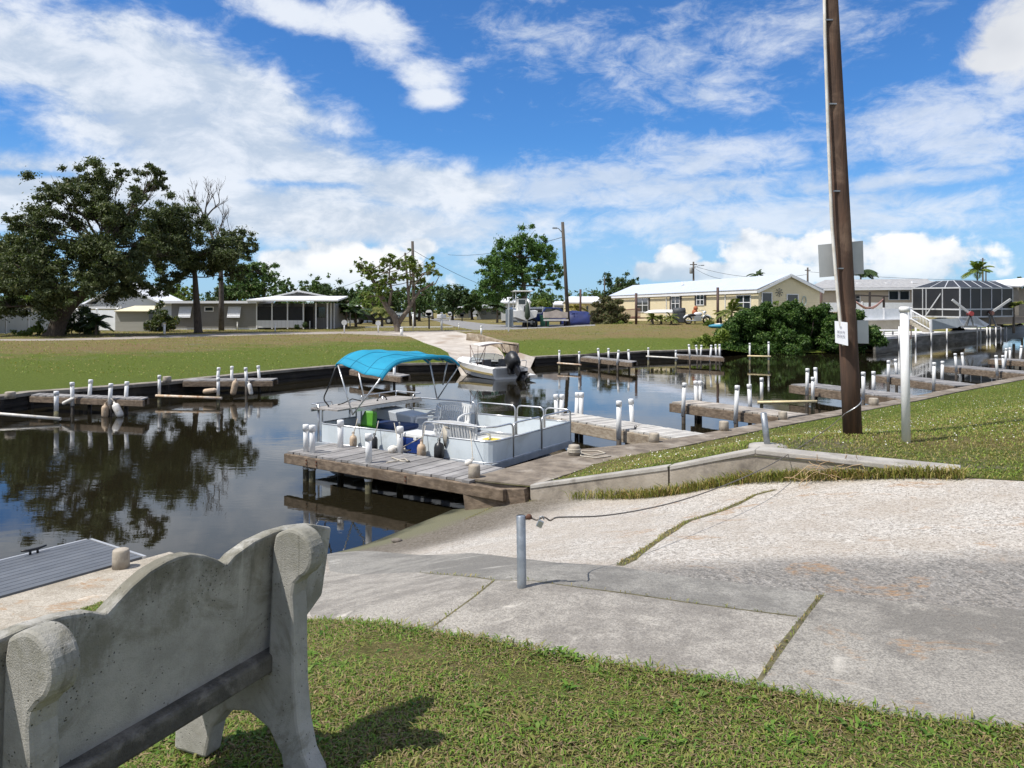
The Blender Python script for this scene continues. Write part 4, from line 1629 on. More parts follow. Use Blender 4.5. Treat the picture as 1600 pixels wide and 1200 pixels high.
# ================================================================== grass
def blades(name, pts, zs, h, w, mat, lean=.6, label=None):
    n = len(pts)
    ang = rng.uniform(0, 2 * pi, n)
    hh = h * rng.uniform(.45, 1.3, n)
    ww = w * rng.uniform(.6, 1.3, n)
    ln = rng.uniform(.1, 1.0, n) ** 1.0 * lean * hh * 1.6
    dx, dy = np.cos(ang), np.sin(ang)
    base = np.stack([pts[:, 0], pts[:, 1], zs], 1)
    side = np.stack([-dy, dx, np.zeros(n)], 1) * ww[:, None] * .5
    fwd = np.stack([dx, dy, np.zeros(n)], 1)
    up = np.array([0, 0, 1.0])
    midp = base + fwd * (ln * .35)[:, None] + up * (hh * .6)[:, None]
    tip = base + fwd * ln[:, None] + up * (hh * np.clip(1.05 - lean * .35, .3, 1))[:, None]
    # a bent blade: two quads sharing no vertices would break the island, so one kite per blade
    v = np.empty((n, 4, 3))
    v[:, 0] = base - up * .006
    v[:, 1] = midp + side
    v[:, 2] = tip
    v[:, 3] = midp - side
    o = np_mesh(name, v.reshape(-1, 3), n, mat)
    tag(o, kind='stuff')
    return o


def mk_blade(name, cols, yellow=.2, scale=.8):
    m, T, b, o = newmat(name)
    ge = T.n('ShaderNodeNewGeometry')
    rnd = ge.outputs['Random Per Island']
    p = ge.outputs['Position']
    n = T.noise(p, scale, 4, .6, .3)
    c = T.mix(rnd, cols[0], cols[1])
    f = T.m('ADD', T.m('MULTIPLY', T.m('FRACT', T.m('MULTIPLY', rnd, 53.0)), .55), T.m('MULTIPLY', n, .65))
    c = T.mix(T.sstep(f, .62 - yellow * .3, .80 - yellow * .3), c, cols[2])
    c = T.mix(T.m('MULTIPLY', T.m('GREATER_THAN', T.m('FRACT', T.m('MULTIPLY', rnd, 91.0)), .90), T.sstep(n, .40, .55)), c, cols[3])
    T.nt.links.new(c, b.inputs['Base Color'])
    b.inputs['Roughness'].default_value = .6
    b.inputs['Specular IOR Level'].default_value = .25
    tr = T.n('ShaderNodeBsdfTranslucent')
    T.nt.links.new(T.mix(1.0, c, (1.1, 1.25, .5), 'MULTIPLY'), tr.inputs['Color'])
    ms = T.n('ShaderNodeMixShader')
    ms.inputs[0].default_value = .28
    T.nt.links.new(b.outputs[0], ms.inputs[1])
    T.nt.links.new(tr.outputs[0], ms.inputs[2])
    T.nt.links.new(ms.outputs[0], o.inputs['Surface'])
    return m


BL1 = mk_blade('grass_blades', [(.075, .155, .018), (.205, .315, .045), (.25, .24, .07), (.28, .19, .10)], .20, 3.4)
BL2 = mk_blade('lawn_blades', [(.115, .18, .024), (.25, .325, .055), (.33, .28, .10), (.33, .25, .14)], .27, .5)
BL3 = mk_blade('weed_blades', [(.13, .17, .03), (.26, .275, .06), (.37, .30, .12), (.38, .24, .12)], .35, 1.5)


def scatter(n, x0, x1, y0, y1, keep, ypow=1.0):
    q = np.stack([rng.uniform(x0, x1, n), y0 + (y1 - y0) * rng.uniform(0, 1, n) ** ypow], 1)
    return q[keep(q)]


def gmany(q, f=g):
    return np.concatenate([f.many(c_) for c_ in np.array_split(q, max(1, len(q) // 4000))])


def vis(q, pad=.06):
    u = q[:, 0] / np.maximum(q[:, 1], .1)
    return (np.abs(u) < .667 + pad) & (q[:, 1] > 1.2)


PAVE_IN = PAVE
dry_noise = lambda q, s: np.sin(q[:, 0] * s + 1.3 * np.sin(q[:, 1] * s * .8)) * np.sin(q[:, 1] * s * 1.2 + 2 * np.sin(q[:, 0] * s * .6 + 1))


def clumpy(q, s=3.1, lo=.35):
    d_ = .5 + .5 * dry_noise(q, s) * .7 + .3 * dry_noise(q + 7, s * 2.3) * .5
    return rng.uniform(0, 1, len(q)) < np.clip(d_ + lo, 0, 1)


q = scatter(520000, -3.6, 4.6, 1.6, 6.2, lambda q: vis(q) & ~inside(q, PAVE_IN) & ~inside(q, BASIN) & (q[:, 0] > -2.9) & clumpy(q, 6.5, .25) & clumpy(q + 3, 1.7, .6))
blades('lawn_grass', q, gmany(q), .023, .0060, BL1, 1.25)
qt = q[rng.uniform(0, 1, len(q)) < .45]
blades('thatch', qt, gmany(qt) + .003, .014, .006, pmat('thatch', (.26, .20, .10), (.15, .11, .06), 30, .9, island=.35), 3.2)
ql = scatter(60000, -5.6, -2.7, 3.0, 7.0, lambda q: vis(q) & ~inside(q, PAVE_IN) & ~inside(q, BASIN) & (dist_poly(q, np.array([xy(A0), xy(A2)])) > .78))
blades('corner_grass', ql, gmany(ql), .032, .009, BL1, 1.15)
q2 = q[(rng.uniform(0, 1, len(q)) < .06) & clumpy(q, 9.0, .1)]
blades('tall_lawn_grass', q2 + rng.uniform(-.02, .02, q2.shape), gmany(q2), .042, .0070, BL1, 1.1)
cw = scatter(420, -3.0, 4.2, 2.2, 5.6, lambda q: vis(q) & ~inside(q, PAVE_IN) & ~inside(q, BASIN) & (q[:, 0] > -2.6) & clumpy(q, 1.4, .2))
wq = np.repeat(cw, 11, 0) + rng.normal(0, .016, (len(cw) * 11, 2))
blades('broadleaf_weeds', wq, gmany(wq) + .004, .030, .017, mk_blade('weed_leaf', [(.05, .12, .015), (.14, .26, .035), (.17, .25, .05), (.2, .2, .06)], .1, 3), 1.5)
# ragged tufts that creep over the slab edge
ep = dens(PAVE_FRONT, .02)
ep = np.array([(p.x, p.y) for p in ep])
ep = np.repeat(ep, 7, 0) + rng.normal(0, .022, (len(ep) * 7, 2))
ep = ep[vis(ep)]
blades('edge_grass', ep, gmany(ep, g_ramp) - .004, .040, .007, BL1, 1.1)
# right lawn
q = scatter(400000, .2, 24, 6.8, 30, lambda q: vis(q) & ~inside(q, PAVE_IN) & ~inside(q, BASIN) & clumpy(q, 2.2, .5) & (rng.uniform(0, 1, len(q)) < np.clip(13.0 / q[:, 1], .25, 1)), 1.25)
near_arr = np.array([(p.x, p.y) for p in NEAR])
q = q[dist_poly(q, near_arr) > .50]
capq = [xy(W1), xy(K0)] + [xy(v) for v in inner[1:4]] + [xy(v) for v in outer[3:0:-1]]
q = q[~inside(q, capq)]
kerbq = [xy(K0), xy(KP), xy(KR), xy(KR + nk * .40), xy(KP + nk * .25), xy(K0 + nk * .15)]
q = q[~inside(q, kerbq)]
blades('meadow_grass', q, gmany(q), .035, .013, BL2, 1.2)
# white clover heads
qf = q[rng.uniform(0, 1, len(q)) < .012]
qf = qf[(qf[:, 1] > 9.2)]
zf = gmany(qf) + rng.uniform(.03, .055, len(qf))
sz = rng.uniform(.003, .0085, len(qf))
v = np.empty((len(qf), 4, 3))
for i_, (ax, ay) in enumerate(((-1, -.6), (1, -.6), (1, .6), (-1, .6))):
    v[:, i_] = np.stack([qf[:, 0] + ax * sz, qf[:, 1] + ay * sz, zf + (.4 if ay > 0 else -.4) * sz * 1.6], 1)
tag(np_mesh('clover_flowers', v.reshape(-1, 3), len(qf), pmat('clover_white', (.68, .68, .62), (.6, .6, .52), 9, .8)), kind='stuff')
# weeds along the foot of the kerb
kl = dens([K0.lerp(KP, .22), KP, KR + Vector((.02, -.02, 0))], .012)
kq = np.array([(p.x, p.y) for p in kl])
kq = np.repeat(kq, 9, 0)
off = np.abs(rng.normal(0, .055, len(kq)))
kq = kq - np.array([nk.x, nk.y]) * (off + .02)[:, None] + rng.normal(0, .02, kq.shape)
kfade = np.clip((kq[:, 0] - .8) / 1.0, .25, 1)
kk = rng.uniform(0, 1, len(kq)) < kfade
kq = kq[kk]
blades('kerb_weeds', kq, gmany(kq, g_ramp) - .01, .16, .012, BL3, .75)
# tufts in the paving joints
jq = []
for j_, dn_ in ((J_A, 110), (J_B, 45), (J_C, 30), (J_D, 260), (J_E, 90)):
    n_ = len(j_) // 2
    l_, r_ = np.array(j_[:n_]), np.array(j_[n_:][::-1])
    k_ = int(n_ * .25 * dn_)
    i_ = rng.integers(0, n_ - 1, k_)
    u_, w_ = rng.uniform(0, 1, (k_, 1)), rng.uniform(0, 1, (k_, 1))
    a_ = l_[i_] * (1 - u_) + l_[i_ + 1] * u_
    b_ = r_[i_] * (1 - u_) + r_[i_ + 1] * u_
    jq.append(a_ * (1 - w_) + b_ * w_)
jq = np.concatenate(jq)
blades('joint_grass', jq, gmany(jq, g_ramp), .022, .006, BL3, 1.0)
# far banks: coarse tufts so the lawn does not read as a flat sheet
q = scatter(60000, -40, 40, 18, 75, lambda q: vis(q, .02) & ~inside(q, BASIN) & ~inside(q, FAR_RAMP) & ~inside(q, PATH) & ~inside(q, STREET) & clumpy(q, .9, .4) & (q[:, 1] > 28 - 0.9 * np.minimum(q[:, 0] + 9, 0) * -1 * 0), 1.0)
q = q[(dist_poly(q, np.array([(p.x, p.y) for p in FARL])) > .5) & (dist_poly(q, np.array([(p.x, p.y) for p in FARM])) > .5) & ~((q[:, 0] > .2) & (q[:, 1] < 31) & (q[:, 1] < 8 + q[:, 0] * 1.6))]
blades('bank_grass', q, gmany(q), .07, .045, BL2, 1.2)
# dry runner of dead weed hanging on the kerb
kd = KP.lerp(KR, .38)
m = MB()
for i_ in range(26):
    a0 = kd + Vector((random.uniform(-.25, .35), random.uniform(-.02, .06) - .1, random.uniform(-.25, .02)))
    pts_ = [a0]
    dv = Vector((random.uniform(-1, 1), random.uniform(-.6, .1), random.uniform(-.2, .6))) * .09
    for k_ in range(4):
        pts_.append(pts_[-1] + dv + Vector((random.uniform(-.03, .03), random.uniform(-.02, .02), random.uniform(-.05, .01))))
    m.tube(pts_, .004, 4)
tag(m.build('dead_weeds', pmat('dead_weed', (.45, .33, .20), (.36, .24, .13), 20, .9)), kind='stuff')
# pebble on the ramp
pb = cast(620, 847, g_ramp)
m = MB()
m.ball(pb + Vector((0, 0, .02)), .06, 8, 6, (1.2, .7, .5))
tag(m.build('stone', pmat('stone', (.22, .19, .16), (.15, .13, .11), 20, .9, bstr=.5)), 'small brown stone lying on the wet ramp edge', 'stone')
# ================================================================== pontoon boat
PANEL = pmat('boat_panel', (.66, .72, .75), (.60, .66, .69), 2, .4, c3=(.52, .56, .56), s3=1.6)
PANELIN = pmat('boat_panel_inner', (.72, .74, .74), (.66, .68, .68), 2, .45)
RIM = pmat('boat_rim', (.40, .43, .46), (.32, .35, .38), 4, .5, metal=.3)
DECKC = pmat('boat_deck', (.42, .42, .40), (.34, .34, .33), 6, .9)
CANVAS = pmat('blue_canvas', (.005, .27, .43), (.004, .235, .385), 3, .8, bstr=.35, bscale=5)
TEAK = pmat('grey_board', (.34, .32, .30), (.26, .245, .23), 3, .8, island=.1)
RESIN = pmat('white_resin', (.74, .74, .72), (.68, .68, .66), 5, .45)
NAVY = pmat('navy_cushion', (.012, .035, .12), (.010, .028, .095), 8, .6)
GREYBOX = pmat('console_gelcoat', (.50, .53, .56), (.44, .47, .50), 3, .4)
BLUEBOX = pmat('cooler_blue', (.012, .04, .20), (.010, .035, .17), 5, .35)
GREEN = pmat('green_plastic', (.08, .27, .02), (.07, .24, .018), 5, .45)
BZ = -.95
C1 = P(768, 728, BZ)
VDIR = P(892, 690, BZ) - C1
BW = VDIR.length
VDIR.normalize()
UDIR = Vector((VDIR.y, -VDIR.x, 0))
RZ = atan2(UDIR.y, UDIR.x)
BLn = 4.1


def bpos(x, y, z):
    return C1 + UDIR * x + VDIR * y + Vector((0, 0, z))


def bx(px, y):
    k_ = (px - 800) / F
    o_ = C1 + VDIR * y
    return (k_ * o_.y - o_.x) / (UDIR.x - k_ * UDIR.y)


def bz(py, x, y):
    p_ = bpos(x, y, 0)
    return H - (py - HOR) * p_.y / F - BZ


PT_ = thing('pontoon_boat', 'white pontoon boat with turquoise canopy moored beside the near dock', 'boat', C1, RZ)
m = MB()
m.box2((-BLn, .02, -.05), (-.02, BW - .02, 0))
m.build('deck', DECKC, PT_, local=True)
m = MB()
for a_, b_ in (((-BLn - .02, -.01), (.02, -.01)), ((.0, -.02), (.0, BW + .02)), ((-BLn - .02, BW + .01), (.02, BW + .01)), ((-BLn, -.02), (-BLn, BW + .02))):
    m.beam((a_[0], a_[1], -.035), (b_[0], b_[1], -.035), .045, .115)
m.build('deck_rim', RIM, PT_, local=True, bevel=.006)
for y_ in (.42, BW - .42):
    m = MB()
    MX = Matrix.Rotation(R(90), 3, 'Y')
    m.lathe((0, y_, -.40), [(.05, -BLn + .1), (.27, -BLn + .12), (.27, -.55), (.25, -.40), (.17, -.22), (.04, -.10)], 18, MX)
    o = m.build('pontoon', pmat('pontoon_alu', (.66, .67, .67), (.55, .56, .56), 3, .4), PT_, local=True)
    for x_ in (-.62, -1.05, -2.0, -2.9):
        m = MB()
        m.tube([(x_, y_, -.40), (x_ + .17, y_, -.40)], .275, 18)
        m.build('pontoon_band', BLACK, o, local=True)
m = MB()
for x_ in np.linspace(-BLn + .2, -.3, 7):
    m.box((x_, BW / 2, -.09), (.05, BW - .3, .07))
m.build('cross_member', RIM, PT_, local=True)


def rnd_path(pts, r, n=5):
    out = [Vector(pts[0])]
    for i in range(1, len(pts) - 1):
        a, b, c = Vector(pts[i - 1]), Vector(pts[i]), Vector(pts[i + 1])
        d1, d2 = (a - b).normalized(), (c - b).normalized()
        rr = min(r, (a - b).length * .49, (c - b).length * .49)
        p0, p1 = b + d1 * rr, b + d2 * rr
        for k_ in range(n + 1):
            u = k_ / n
            out.append(p0.lerp(b, u).lerp(b.lerp(p1, u), u))
    out.append(Vector(pts[-1]))
    return out


def fence(path, arches, ph=.39, rh=.63):
    """painted panel along a path in plan, with arched rails above"""
    m = MB()
    q = [Vector((p[0], p[1], 0)) for p in path]
    n = len(q)
    nr = []
    for i in range(n):
        d_ = (q[min(i + 1, n - 1)] - q[max(i - 1, 0)]).normalized()
        nr.append(Vector((-d_.y, d_.x, 0)))
    rows = []
    for s_, z_ in ((-.009, .02), (-.009, ph), (.009, ph), (.009, .02)):
        rows.append([q[i] + nr[i] * s_ + Vector((0, 0, z_)) for i in range(n)])
    m.grid(rows + [rows[0]], smooth=False)
    o = m.build('fence_panel', PANEL, PT_, local=True)
    m = MB()
    for z_ in (.03, ph):
        m.tube([p + Vector((0, 0, z_)) for p in q], .017, 6)
    m.build('panel_trim', ALU, o, local=True)
    for i0, i1 in arches:
        sub = q[i0:i1 + 1]
        pts = [sub[0] + Vector((0, 0, .02))] + [p + Vector((0, 0, rh)) for p in sub] + [sub[-1] + Vector((0, 0, .02))]
        m = MB()
        m.tube(rnd_path(pts, .11), .016, 8)
        m.build('rail', ALU, PT_, local=True)


xg0, xg1 = bx(624, 0), bx(661, 0)
aft = rnd_path([(-BLn + .02, 1.05, 0), (-BLn + .02, 0.0, 0), (xg0, 0, 0)], .22)
fence(aft, [(0, 3), (7, len(aft) - 1)])
xm = bx(697, 0)
fr = [Vector((xg1, 0, 0)), Vector((xm, 0, 0))] + rnd_path([(xm, 0, 0), (0, 0, 0), (0, .66, 0)], .26)[1:] + [Vector((0, .68, 0)), Vector((0, 1.62, 0)), Vector((0, 1.64, 0)), Vector((0, BW - .02, 0))]
nfr = len(fr)
fence(fr[:nfr - 3], [(0, nfr - 5)])
fence([Vector((0, .68, 0)), Vector((0, 1.62, 0))], [(0, 1)])
fence([Vector((0, 1.66, 0)), Vector((0, BW - .02, 0))], [(0, 1)])
for xa, xb in ((-BLn + .05, -2.3), (-2.25, -1.3), (-1.25, -.62), (-.58, -.02)):
    fence([Vector((xa, BW, 0)), Vector((xb, BW, 0))], [(0, 1)])
fence([Vector((-BLn + .02, 1.2, 0)), Vector((-BLn + .02, BW, 0))], [(0, 1)])
for yy in (.05, .9, 1.9):
    m = MB()
    m.tube([(-BLn - .02, yy, .02), (-BLn - .02, yy, .75)], .02, 8)
    m.build('frame_post', ALU, PT_, local=True)
# rear counter with its low rail
yT0, yT1 = -.05, BW - .35
m = MB()
nb = 6
for i in range(nb):
    x0 = -BLn - .12 + .72 * i / nb
    m.box2((x0 + .003, yT0, .66), (x0 + .72 / nb - .003, yT1, .69))
cn = m.build('counter', TEAK, PT_, local=True)
m = MB()
zc = .69
for path in ([(-BLn - .12, yT1 * .55, zc), (-BLn - .12, yT1 * .55, zc + .10), (-BLn - .12, yT1, zc + .10), (-BLn + .60, yT1, zc + .10), (-BLn + .60, yT1 - .25, zc + .10), (-BLn + .60, yT1 - .3, zc)],
             [(-BLn + .05, yT0, zc), (-BLn + .05, yT0, zc + .07), (-BLn - .12, yT0, zc + .07), (-BLn - .12, yT0 + .55, zc + .07), (-BLn - .12, yT0 + .55, zc)]):
    m = MB()
    m.tube(rnd_path(path, .05), .014, 6)
    if path[0][1] > 0:
        for yy in (yT1 * .78, yT1):
            m.tube([(-BLn - .12, yy, zc - .02), (-BLn - .12, yy, zc + .10)], .013, 6)
    m.build('counter_rail', ALU, cn, local=True)
m = MB()
m.beam((-BLn - .13, yT0, .64), (-BLn - .13, yT1, .64), .03, .06)
m.beam((-BLn + .61, yT0 + .5, .64), (-BLn + .61, yT1, .64), .03, .06)
m.build('counter_edge', ALU, cn, local=True)
m = MB()
m.tube([(-BLn + .3, .9, .75), (-BLn + .2, .75, .80), (-BLn + .1, .6, .72), (-BLn + .05, .5, .70)], .012, 6)
m.tube(rnd_path([(-3.6, .0, 1.5), (-3.75, -.02, 1.15), (-4.0, .05, .86), (-4.05, .25, .70)], .12), .014, 6)
m.build('hose', BLACK, PT_, local=True)
# helm console and seat boxes
m = MB()
xc0, xc1 = bx(596, 1.5), bx(652, 1.5)
m.prism([(xc0, 1.3, .0), (xc1, 1.3, .0), (xc1, 1.3, .46), (xc0 + .1, 1.3, .56), (xc0, 1.3, .50)], (0, .55, 0))
cs = m.build('console', GREYBOX, PT_, local=True, bevel=.02)
m = MB()
m.prism([(xc0 + .02, 1.27, .25), (xc1 - .12, 1.27, .25), (xc1 - .05, 1.27, .16), (xc1 - .05, 1.27, .30), (xc0 + .02, 1.27, .36)], (0, .02, 0))
m.build('dash', NAVY, cs, local=True)
m = MB()
whl = [(xc0 - .06, 1.58 + cos(a) * .17, .62 + sin(a) * .17) for a in np.linspace(0, 2 * pi, 17)]
m.tube(whl, .013, 6)
m.tube([(xc0 - .06, 1.58, .62), (xc0 + .06, 1.58, .5)], .02, 8)
for a in (0.5, 2.6, 4.7):
    m.tube([(xc0 - .06, 1.58, .62), (xc0 - .06, 1.58 + cos(a) * .17, .62 + sin(a) * .17)], .01, 6)
m.build('steering_wheel', BLACK, cs, local=True)
m = MB()
xs0, xs1 = bx(587, .95), bx(641, .95)
m.box2((xs0, .75, .0), (xs1, 1.2, .26))
sb = m.build('seat_box', GREYBOX, PT_, local=True, bevel=.02)
m = MB()
m.box2((xs0 - .01, .74, .265), (xs1 + .01, 1.21, .36))
m.build('cushion', NAVY, sb, local=True, bevel=.03)
# canopy
xr, xf = bx(526, 0), bx(597, 0)


def can_z(u, v_):
    """u along the boat 0 rear .. 1 front, v across 0 near .. 1 far"""
    e_ = abs(2 * v_ - 1)
    z_ = 1.69 + .08 * (1 - e_ ** 2) - .23 * max(0, (e_ - .55) / .45) ** 2 * (1.0 if v_ < .5 else .75)
    z_ -= .10 * u
    z_ += .17 * (1 - u) * (1 - v_) ** 2
    z_ -= (.035 * sin(pi * u) + .035 * abs(sin(2 * pi * u))) * (1 - .6 * e_)
    z_ -= .012 * sin(13 * u + 11 * v_) * sin(pi * u) + .008 * sin(31 * v_ - 9 * u) * abs(sin(2 * pi * u))
    z_ -= .07 * max(0, (.12 - u) / .12)
    z_ -= .03 * sin(pi * u) * cos(9 * v_)
    return z_


rows = []
NU, NV = 22, 34
for i in range(NU + 1):
    u = i / NU
    row = []
    for j in range(NV + 1):
        v_ = j / NV
        x_ = xr + (xf - xr) * u - .10 * (1 - u) * 0 - .35 * v_ * u * .9
        y_ = -.02 + (BW + .04) * v_
        row.append((x_, y_, can_z(u, v_)))
    rows.append(row)
m = MB()
m.grid(rows, smooth=True, flip=True)
for i_, sgn in ((0, False), (NU, True)):     # the hems folded under along front and rear
    hem = rows[i_]
    low_ = [(p[0] + (-.015 if i_ == 0 else .015), p[1], p[2] - .06) for p in hem]
    m.grid([hem, low_], smooth=True, flip=sgn)
cnp = m.build('canopy', CANVAS, PT_, local=True, solid=.008)
SEAM = pmat('canvas_seam', (.003, .17, .28), None, 3, .8)
for i_ in (1, NU // 3, 2 * NU // 3, NU - 1):
    m = MB()
    m.tube([(p[0], p[1], p[2] + .004) for p in rows[i_]], .007, 5)
    m.build('seam', SEAM, cnp, local=True)
for j_ in (2, NV - 2):
    m = MB()
    m.tube([(r_[j_][0], r_[j_][1], r_[j_][2] + .004) for r_ in rows], .007, 5)
    m.build('seam', SEAM, cnp, local=True)
m = MB()
for u, xx in ((.04, 0), (.5, 0), (.96, 0)):
    bow = []
    for j in range(0, NV + 1, 2):
        v_ = j / NV
        bow.append((xr + (xf - xr) * u - .35 * v_ * u * .9, -.0 + BW * v_, can_z(u, v_) - .03))
    m.tube(bow, .014, 8)
m.build('canopy_bow', ALU, PT_, local=True)
pn = (bx(551, 0), 0, .62)
pf = (bx(683, BW), BW, .62)
xfr = xf - .35 * .9
for p0_, p1_ in ((pn, (xr + .04, 0, can_z(.04, 0) - .03)), (pn, (xf - .04, 0, can_z(.96, 0) - .03)), ((pn[0] + .30, 0, .90), ((xr + xf) / 2, 0, can_z(.5, 0) - .03)),
                 (pf, (xr + .04, BW, can_z(.04, 1) - .03)), (pf, (xfr, BW, can_z(.96, 1) - .03)), ((pf[0] + .16, BW, .95), ((xr + xfr) / 2 + .1, BW, can_z(.5, 1) - .03))):
    m = MB()
    m.tube([p0_, p1_], .015, 8)
    m.build('canopy_strut', ALU, PT_, local=True)


# furniture standing on the deck ------------------------------------
def slat_bench(label, x0, x1, yb, face, group):
    """resin bench; yb the back plane, face +1 looks away from the camera"""
    o_ = bpos((x0 + x1) / 2, yb, 0)
    t = thing('garden_bench', label, 'bench', o_, RZ + (0 if face > 0 else pi), group)
    w_ = (x1 - x0) / 2
    m = MB()
    n = 14
    for i in range(n):
        xx = -w_ + .05 + (2 * w_ - .10) * i / (n - 1)
        m.beam((xx, -.01, .30), (xx, -.075, .60), .033, .016, up=(0, 1, 0))
    m.build('back_slats', RESIN, t, local=True)
    m = MB()
    top = [(-w_ + 2 * w_ * k_ / 10, -.085, .60 + .035 * sin(pi * k_ / 10)) for k_ in range(11)]
    for a_, b_ in zip(top[:-1], top[1:]):
        m.beam(a_, b_, .03, .06)
    m.beam((-w_, .0, .29), (w_, .0, .29), .03, .04)
    m.build('back_frame', RESIN, t, local=True)
    m = MB()
    m.box2((-w_, .0, .25), (w_, .36, .285))
    m.build('seat', RESIN, t, local=True, bevel=.01)
    for s_ in (-1, 1):
        m = MB()
        m.tube(rnd_path([(s_ * w_, -.05, .46), (s_ * w_, .18, .47), (s_ * w_, .38, .42), (s_ * w_, .39, .0)], .06), .022, 8)
        m.build('armrest', RESIN, t, local=True)
        m = MB()
        m.beam((s_ * (w_ - .02), -.02, 0), (s_ * (w_ - .02), -.02, .62), .04, .04)
        m.build('leg', RESIN, t, local=True)
    return t


slat_bench('near white slatted bench with its back to the camera on the boat', bx(681, .22), bx(746, .22), .22, 1, 'white garden benches on the boat')
slat_bench('far white slatted bench facing the camera on the boat', bx(680, 2.2), bx(731, 2.2), 2.25, -1, 'white garden benches on the boat')
t = thing('armchair', 'white resin armchair beside the far bench on the boat', 'chair', bpos(bx(664, 1.75), 1.75, 0), RZ + 2.4)
m = MB()
m.box2((-.24, -.2, .24), (.24, .24, .275))
m.build('seat', RESIN, t, local=True, bevel=.01)
m = MB()
for i in range(6):
    m.beam((-.2 + .08 * i, -.2, .27), (-.2 + .08 * i, -.28, .56), .045, .015, up=(0, 1, 0))
m.beam((-.25, -.285, .57), (.25, -.285, .57), .03, .05)
m.build('backrest', RESIN, t, local=True)
for s_ in (-1, 1):
    m = MB()
    m.tube(rnd_path([(s_ * .25, -.22, .42), (s_ * .25, .22, .42), (s_ * .25, .24, 0)], .06), .022, 8)
    m.tube([(s_ * .25, -.22, 0), (s_ * .25, -.24, .44)], .022, 8)
    m.beam((s_ * .25, -.2, .16), (s_ * .25, .22, .16), .02, .2)
    m.build('armrest', RESIN, t, local=True)

t = thing('plastic_chair', 'bright green plastic chair under the turquoise canopy', 'chair', bpos(bx(567, .45), .45, 0), RZ + pi)
m = MB()
rows = []
for i in range(7):
    z_ = .30 + .30 * i / 6
    ww = .20 * (1 - .25 * (i / 6) ** 3)
    rows.append([(-ww + 2 * ww * k_ / 8, -.14 - .08 * i / 6 + .03 * cos(pi * (k_ / 8 - .5)) * -1, z_) for k_ in range(9)])
m.grid(rows)
m.build('backrest', GREEN, t, local=True, solid=.012)
m = MB()
m.box2((-.21, -.15, .26), (.21, .24, .29))
m.build('seat', GREEN, t, local=True, bevel=.012)
for sx in (-1, 1):
    for sy in (-.15, .22):
        m = MB()
        m.tube([(sx * .19, sy, .27), (sx * .22, sy * 1.15, 0)], .018, 8)
        m.build('leg', GREEN, t, local=True)

xk0, xk1 = bx(638, .28), bx(681, .28)
t = thing('cooler', 'blue cooler with white lid standing in the boat gate', 'cooler', bpos((xk0 + xk1) / 2, .30, 0), RZ)
wk = (xk1 - xk0) / 2
m = MB()
m.box((0, 0, .15), (2 * wk * .94, .40, .28), taper=1.04)
m.build('body', BLUEBOX, t, local=True, bevel=.02)
m = MB()
m.box((0, 0, .335), (2 * wk, .43, .085), taper=.96)
m.build('lid', RESIN, t, local=True, bevel=.022)
for s_ in (-1, 1):
    m = MB()
    m.tube(rnd_path([(s_ * wk * .97, -.12, .24), (s_ * (wk + .05), -.12, .20), (s_ * (wk + .05), .12, .20), (s_ * wk * .97, .12, .24)], .03), .012, 6)
    m.build('handle', RESIN, t, local=True)
m = MB()
m.box2((-wk * .1, -.222, .26), (wk * .1, -.205, .31))
m.build('latch', RESIN, t, local=True)

t = thing('folder', 'flat yellow folder lying on the white boat seat', 'folder', bpos(-.42, .62, .31), RZ)
m = MB()
m.box((0, 0, .012), (.28, .20, .008))
m.build('cover', pmat('yellow_card', (.72, .55, .06), None, 5, .6), t, local=True)
m = MB()
m.box((.02, .01, .004), (.30, .23, .007))
m.build('page', RESIN, t, local=True)
t = thing('bow_seat', 'low white box seat in the bow corner of the boat', 'seat', bpos(-.42, .62, 0), RZ)
m = MB()
m.box2((-.30, -.30, 0.002), (.34, .30, .28))
m.build('base', RESIN, t, local=True, bevel=.02)
m = MB()
m.box2((-.31, -.31, .282), (.35, .31, .305))
m.build('lid', PANELIN, t, local=True, bevel=.01)

# fenders hung on the near side of the boat
def bfender(label, px, y0, y1, mat, r, off=-.13):
    x_ = bx(px, off)
    z0, z1 = bz(y1, x_, off), bz(y0, x_, off)
    return fender(label, bpos(x_, off, (z0 + z1) / 2), (z1 - z0) * .92, r, 0, mat, group='fenders on the pontoon boat', rope_to=bpos(x_, -.02, .56))


bfender('tan fender nearest the aft end of the pontoon boat', 552, 679, 702, FENDER_TAN, .068)
bfender('black fender on the aft side of the pontoon boat', 585, 681, 706, FENDER_BLACK, .06)
bfender('tan bottle fender below the boat gate rail', 658.5, 692, 717, FENDER_TAN, .078)
bfender('black bottle fender on the forward side of the pontoon boat', 686, 690, 721, FENDER_BLACK, .088)
fender('crumpled white float lying on the dock under the gate', P(613, 707, ZC) + Vector((0, 0, .05)), .16, .075, 1.1, FENDER_WHITE, group='fenders on the pontoon boat', rope_to=bpos(bx(617, 0), -.02, .55))
fender('small white float at the foot of the bow corner rope', P(732, 727, ZC) + Vector((0, 0, .04)), .12, .055, 1.0, FENDER_WHITE, group='fenders on the pontoon boat', rope_to=bpos(bx(735, 0), -.02, .55))
m = MB()
xr_ = bx(697, 0)
for k_ in range(6):
    m.tube([bpos(xr_ + .012 * k_ - .03, -.022, .60 - .02 * k_), bpos(xr_ + .015 * k_ - .03, -.045, .40), bpos(xr_ + .006 * k_ - .02, -.02, .24)], .010, 6)
m.tube([bpos(xr_, -.02, .58), bpos(xr_ + .05, .03, .54), bpos(xr_ - .05, .02, .56), bpos(xr_, -.03, .5)], .014, 6)
tag(m.build('rope_coil', ROPE), 'coil of pale rope tied on the boat side rail', 'rope')
m = MB()
p5 = P(628, 704, ZC)
m.tube([p5 + Vector((0, -.06, .06)), bpos(bx(661, -.01), -.01, .36)], .009, 6)
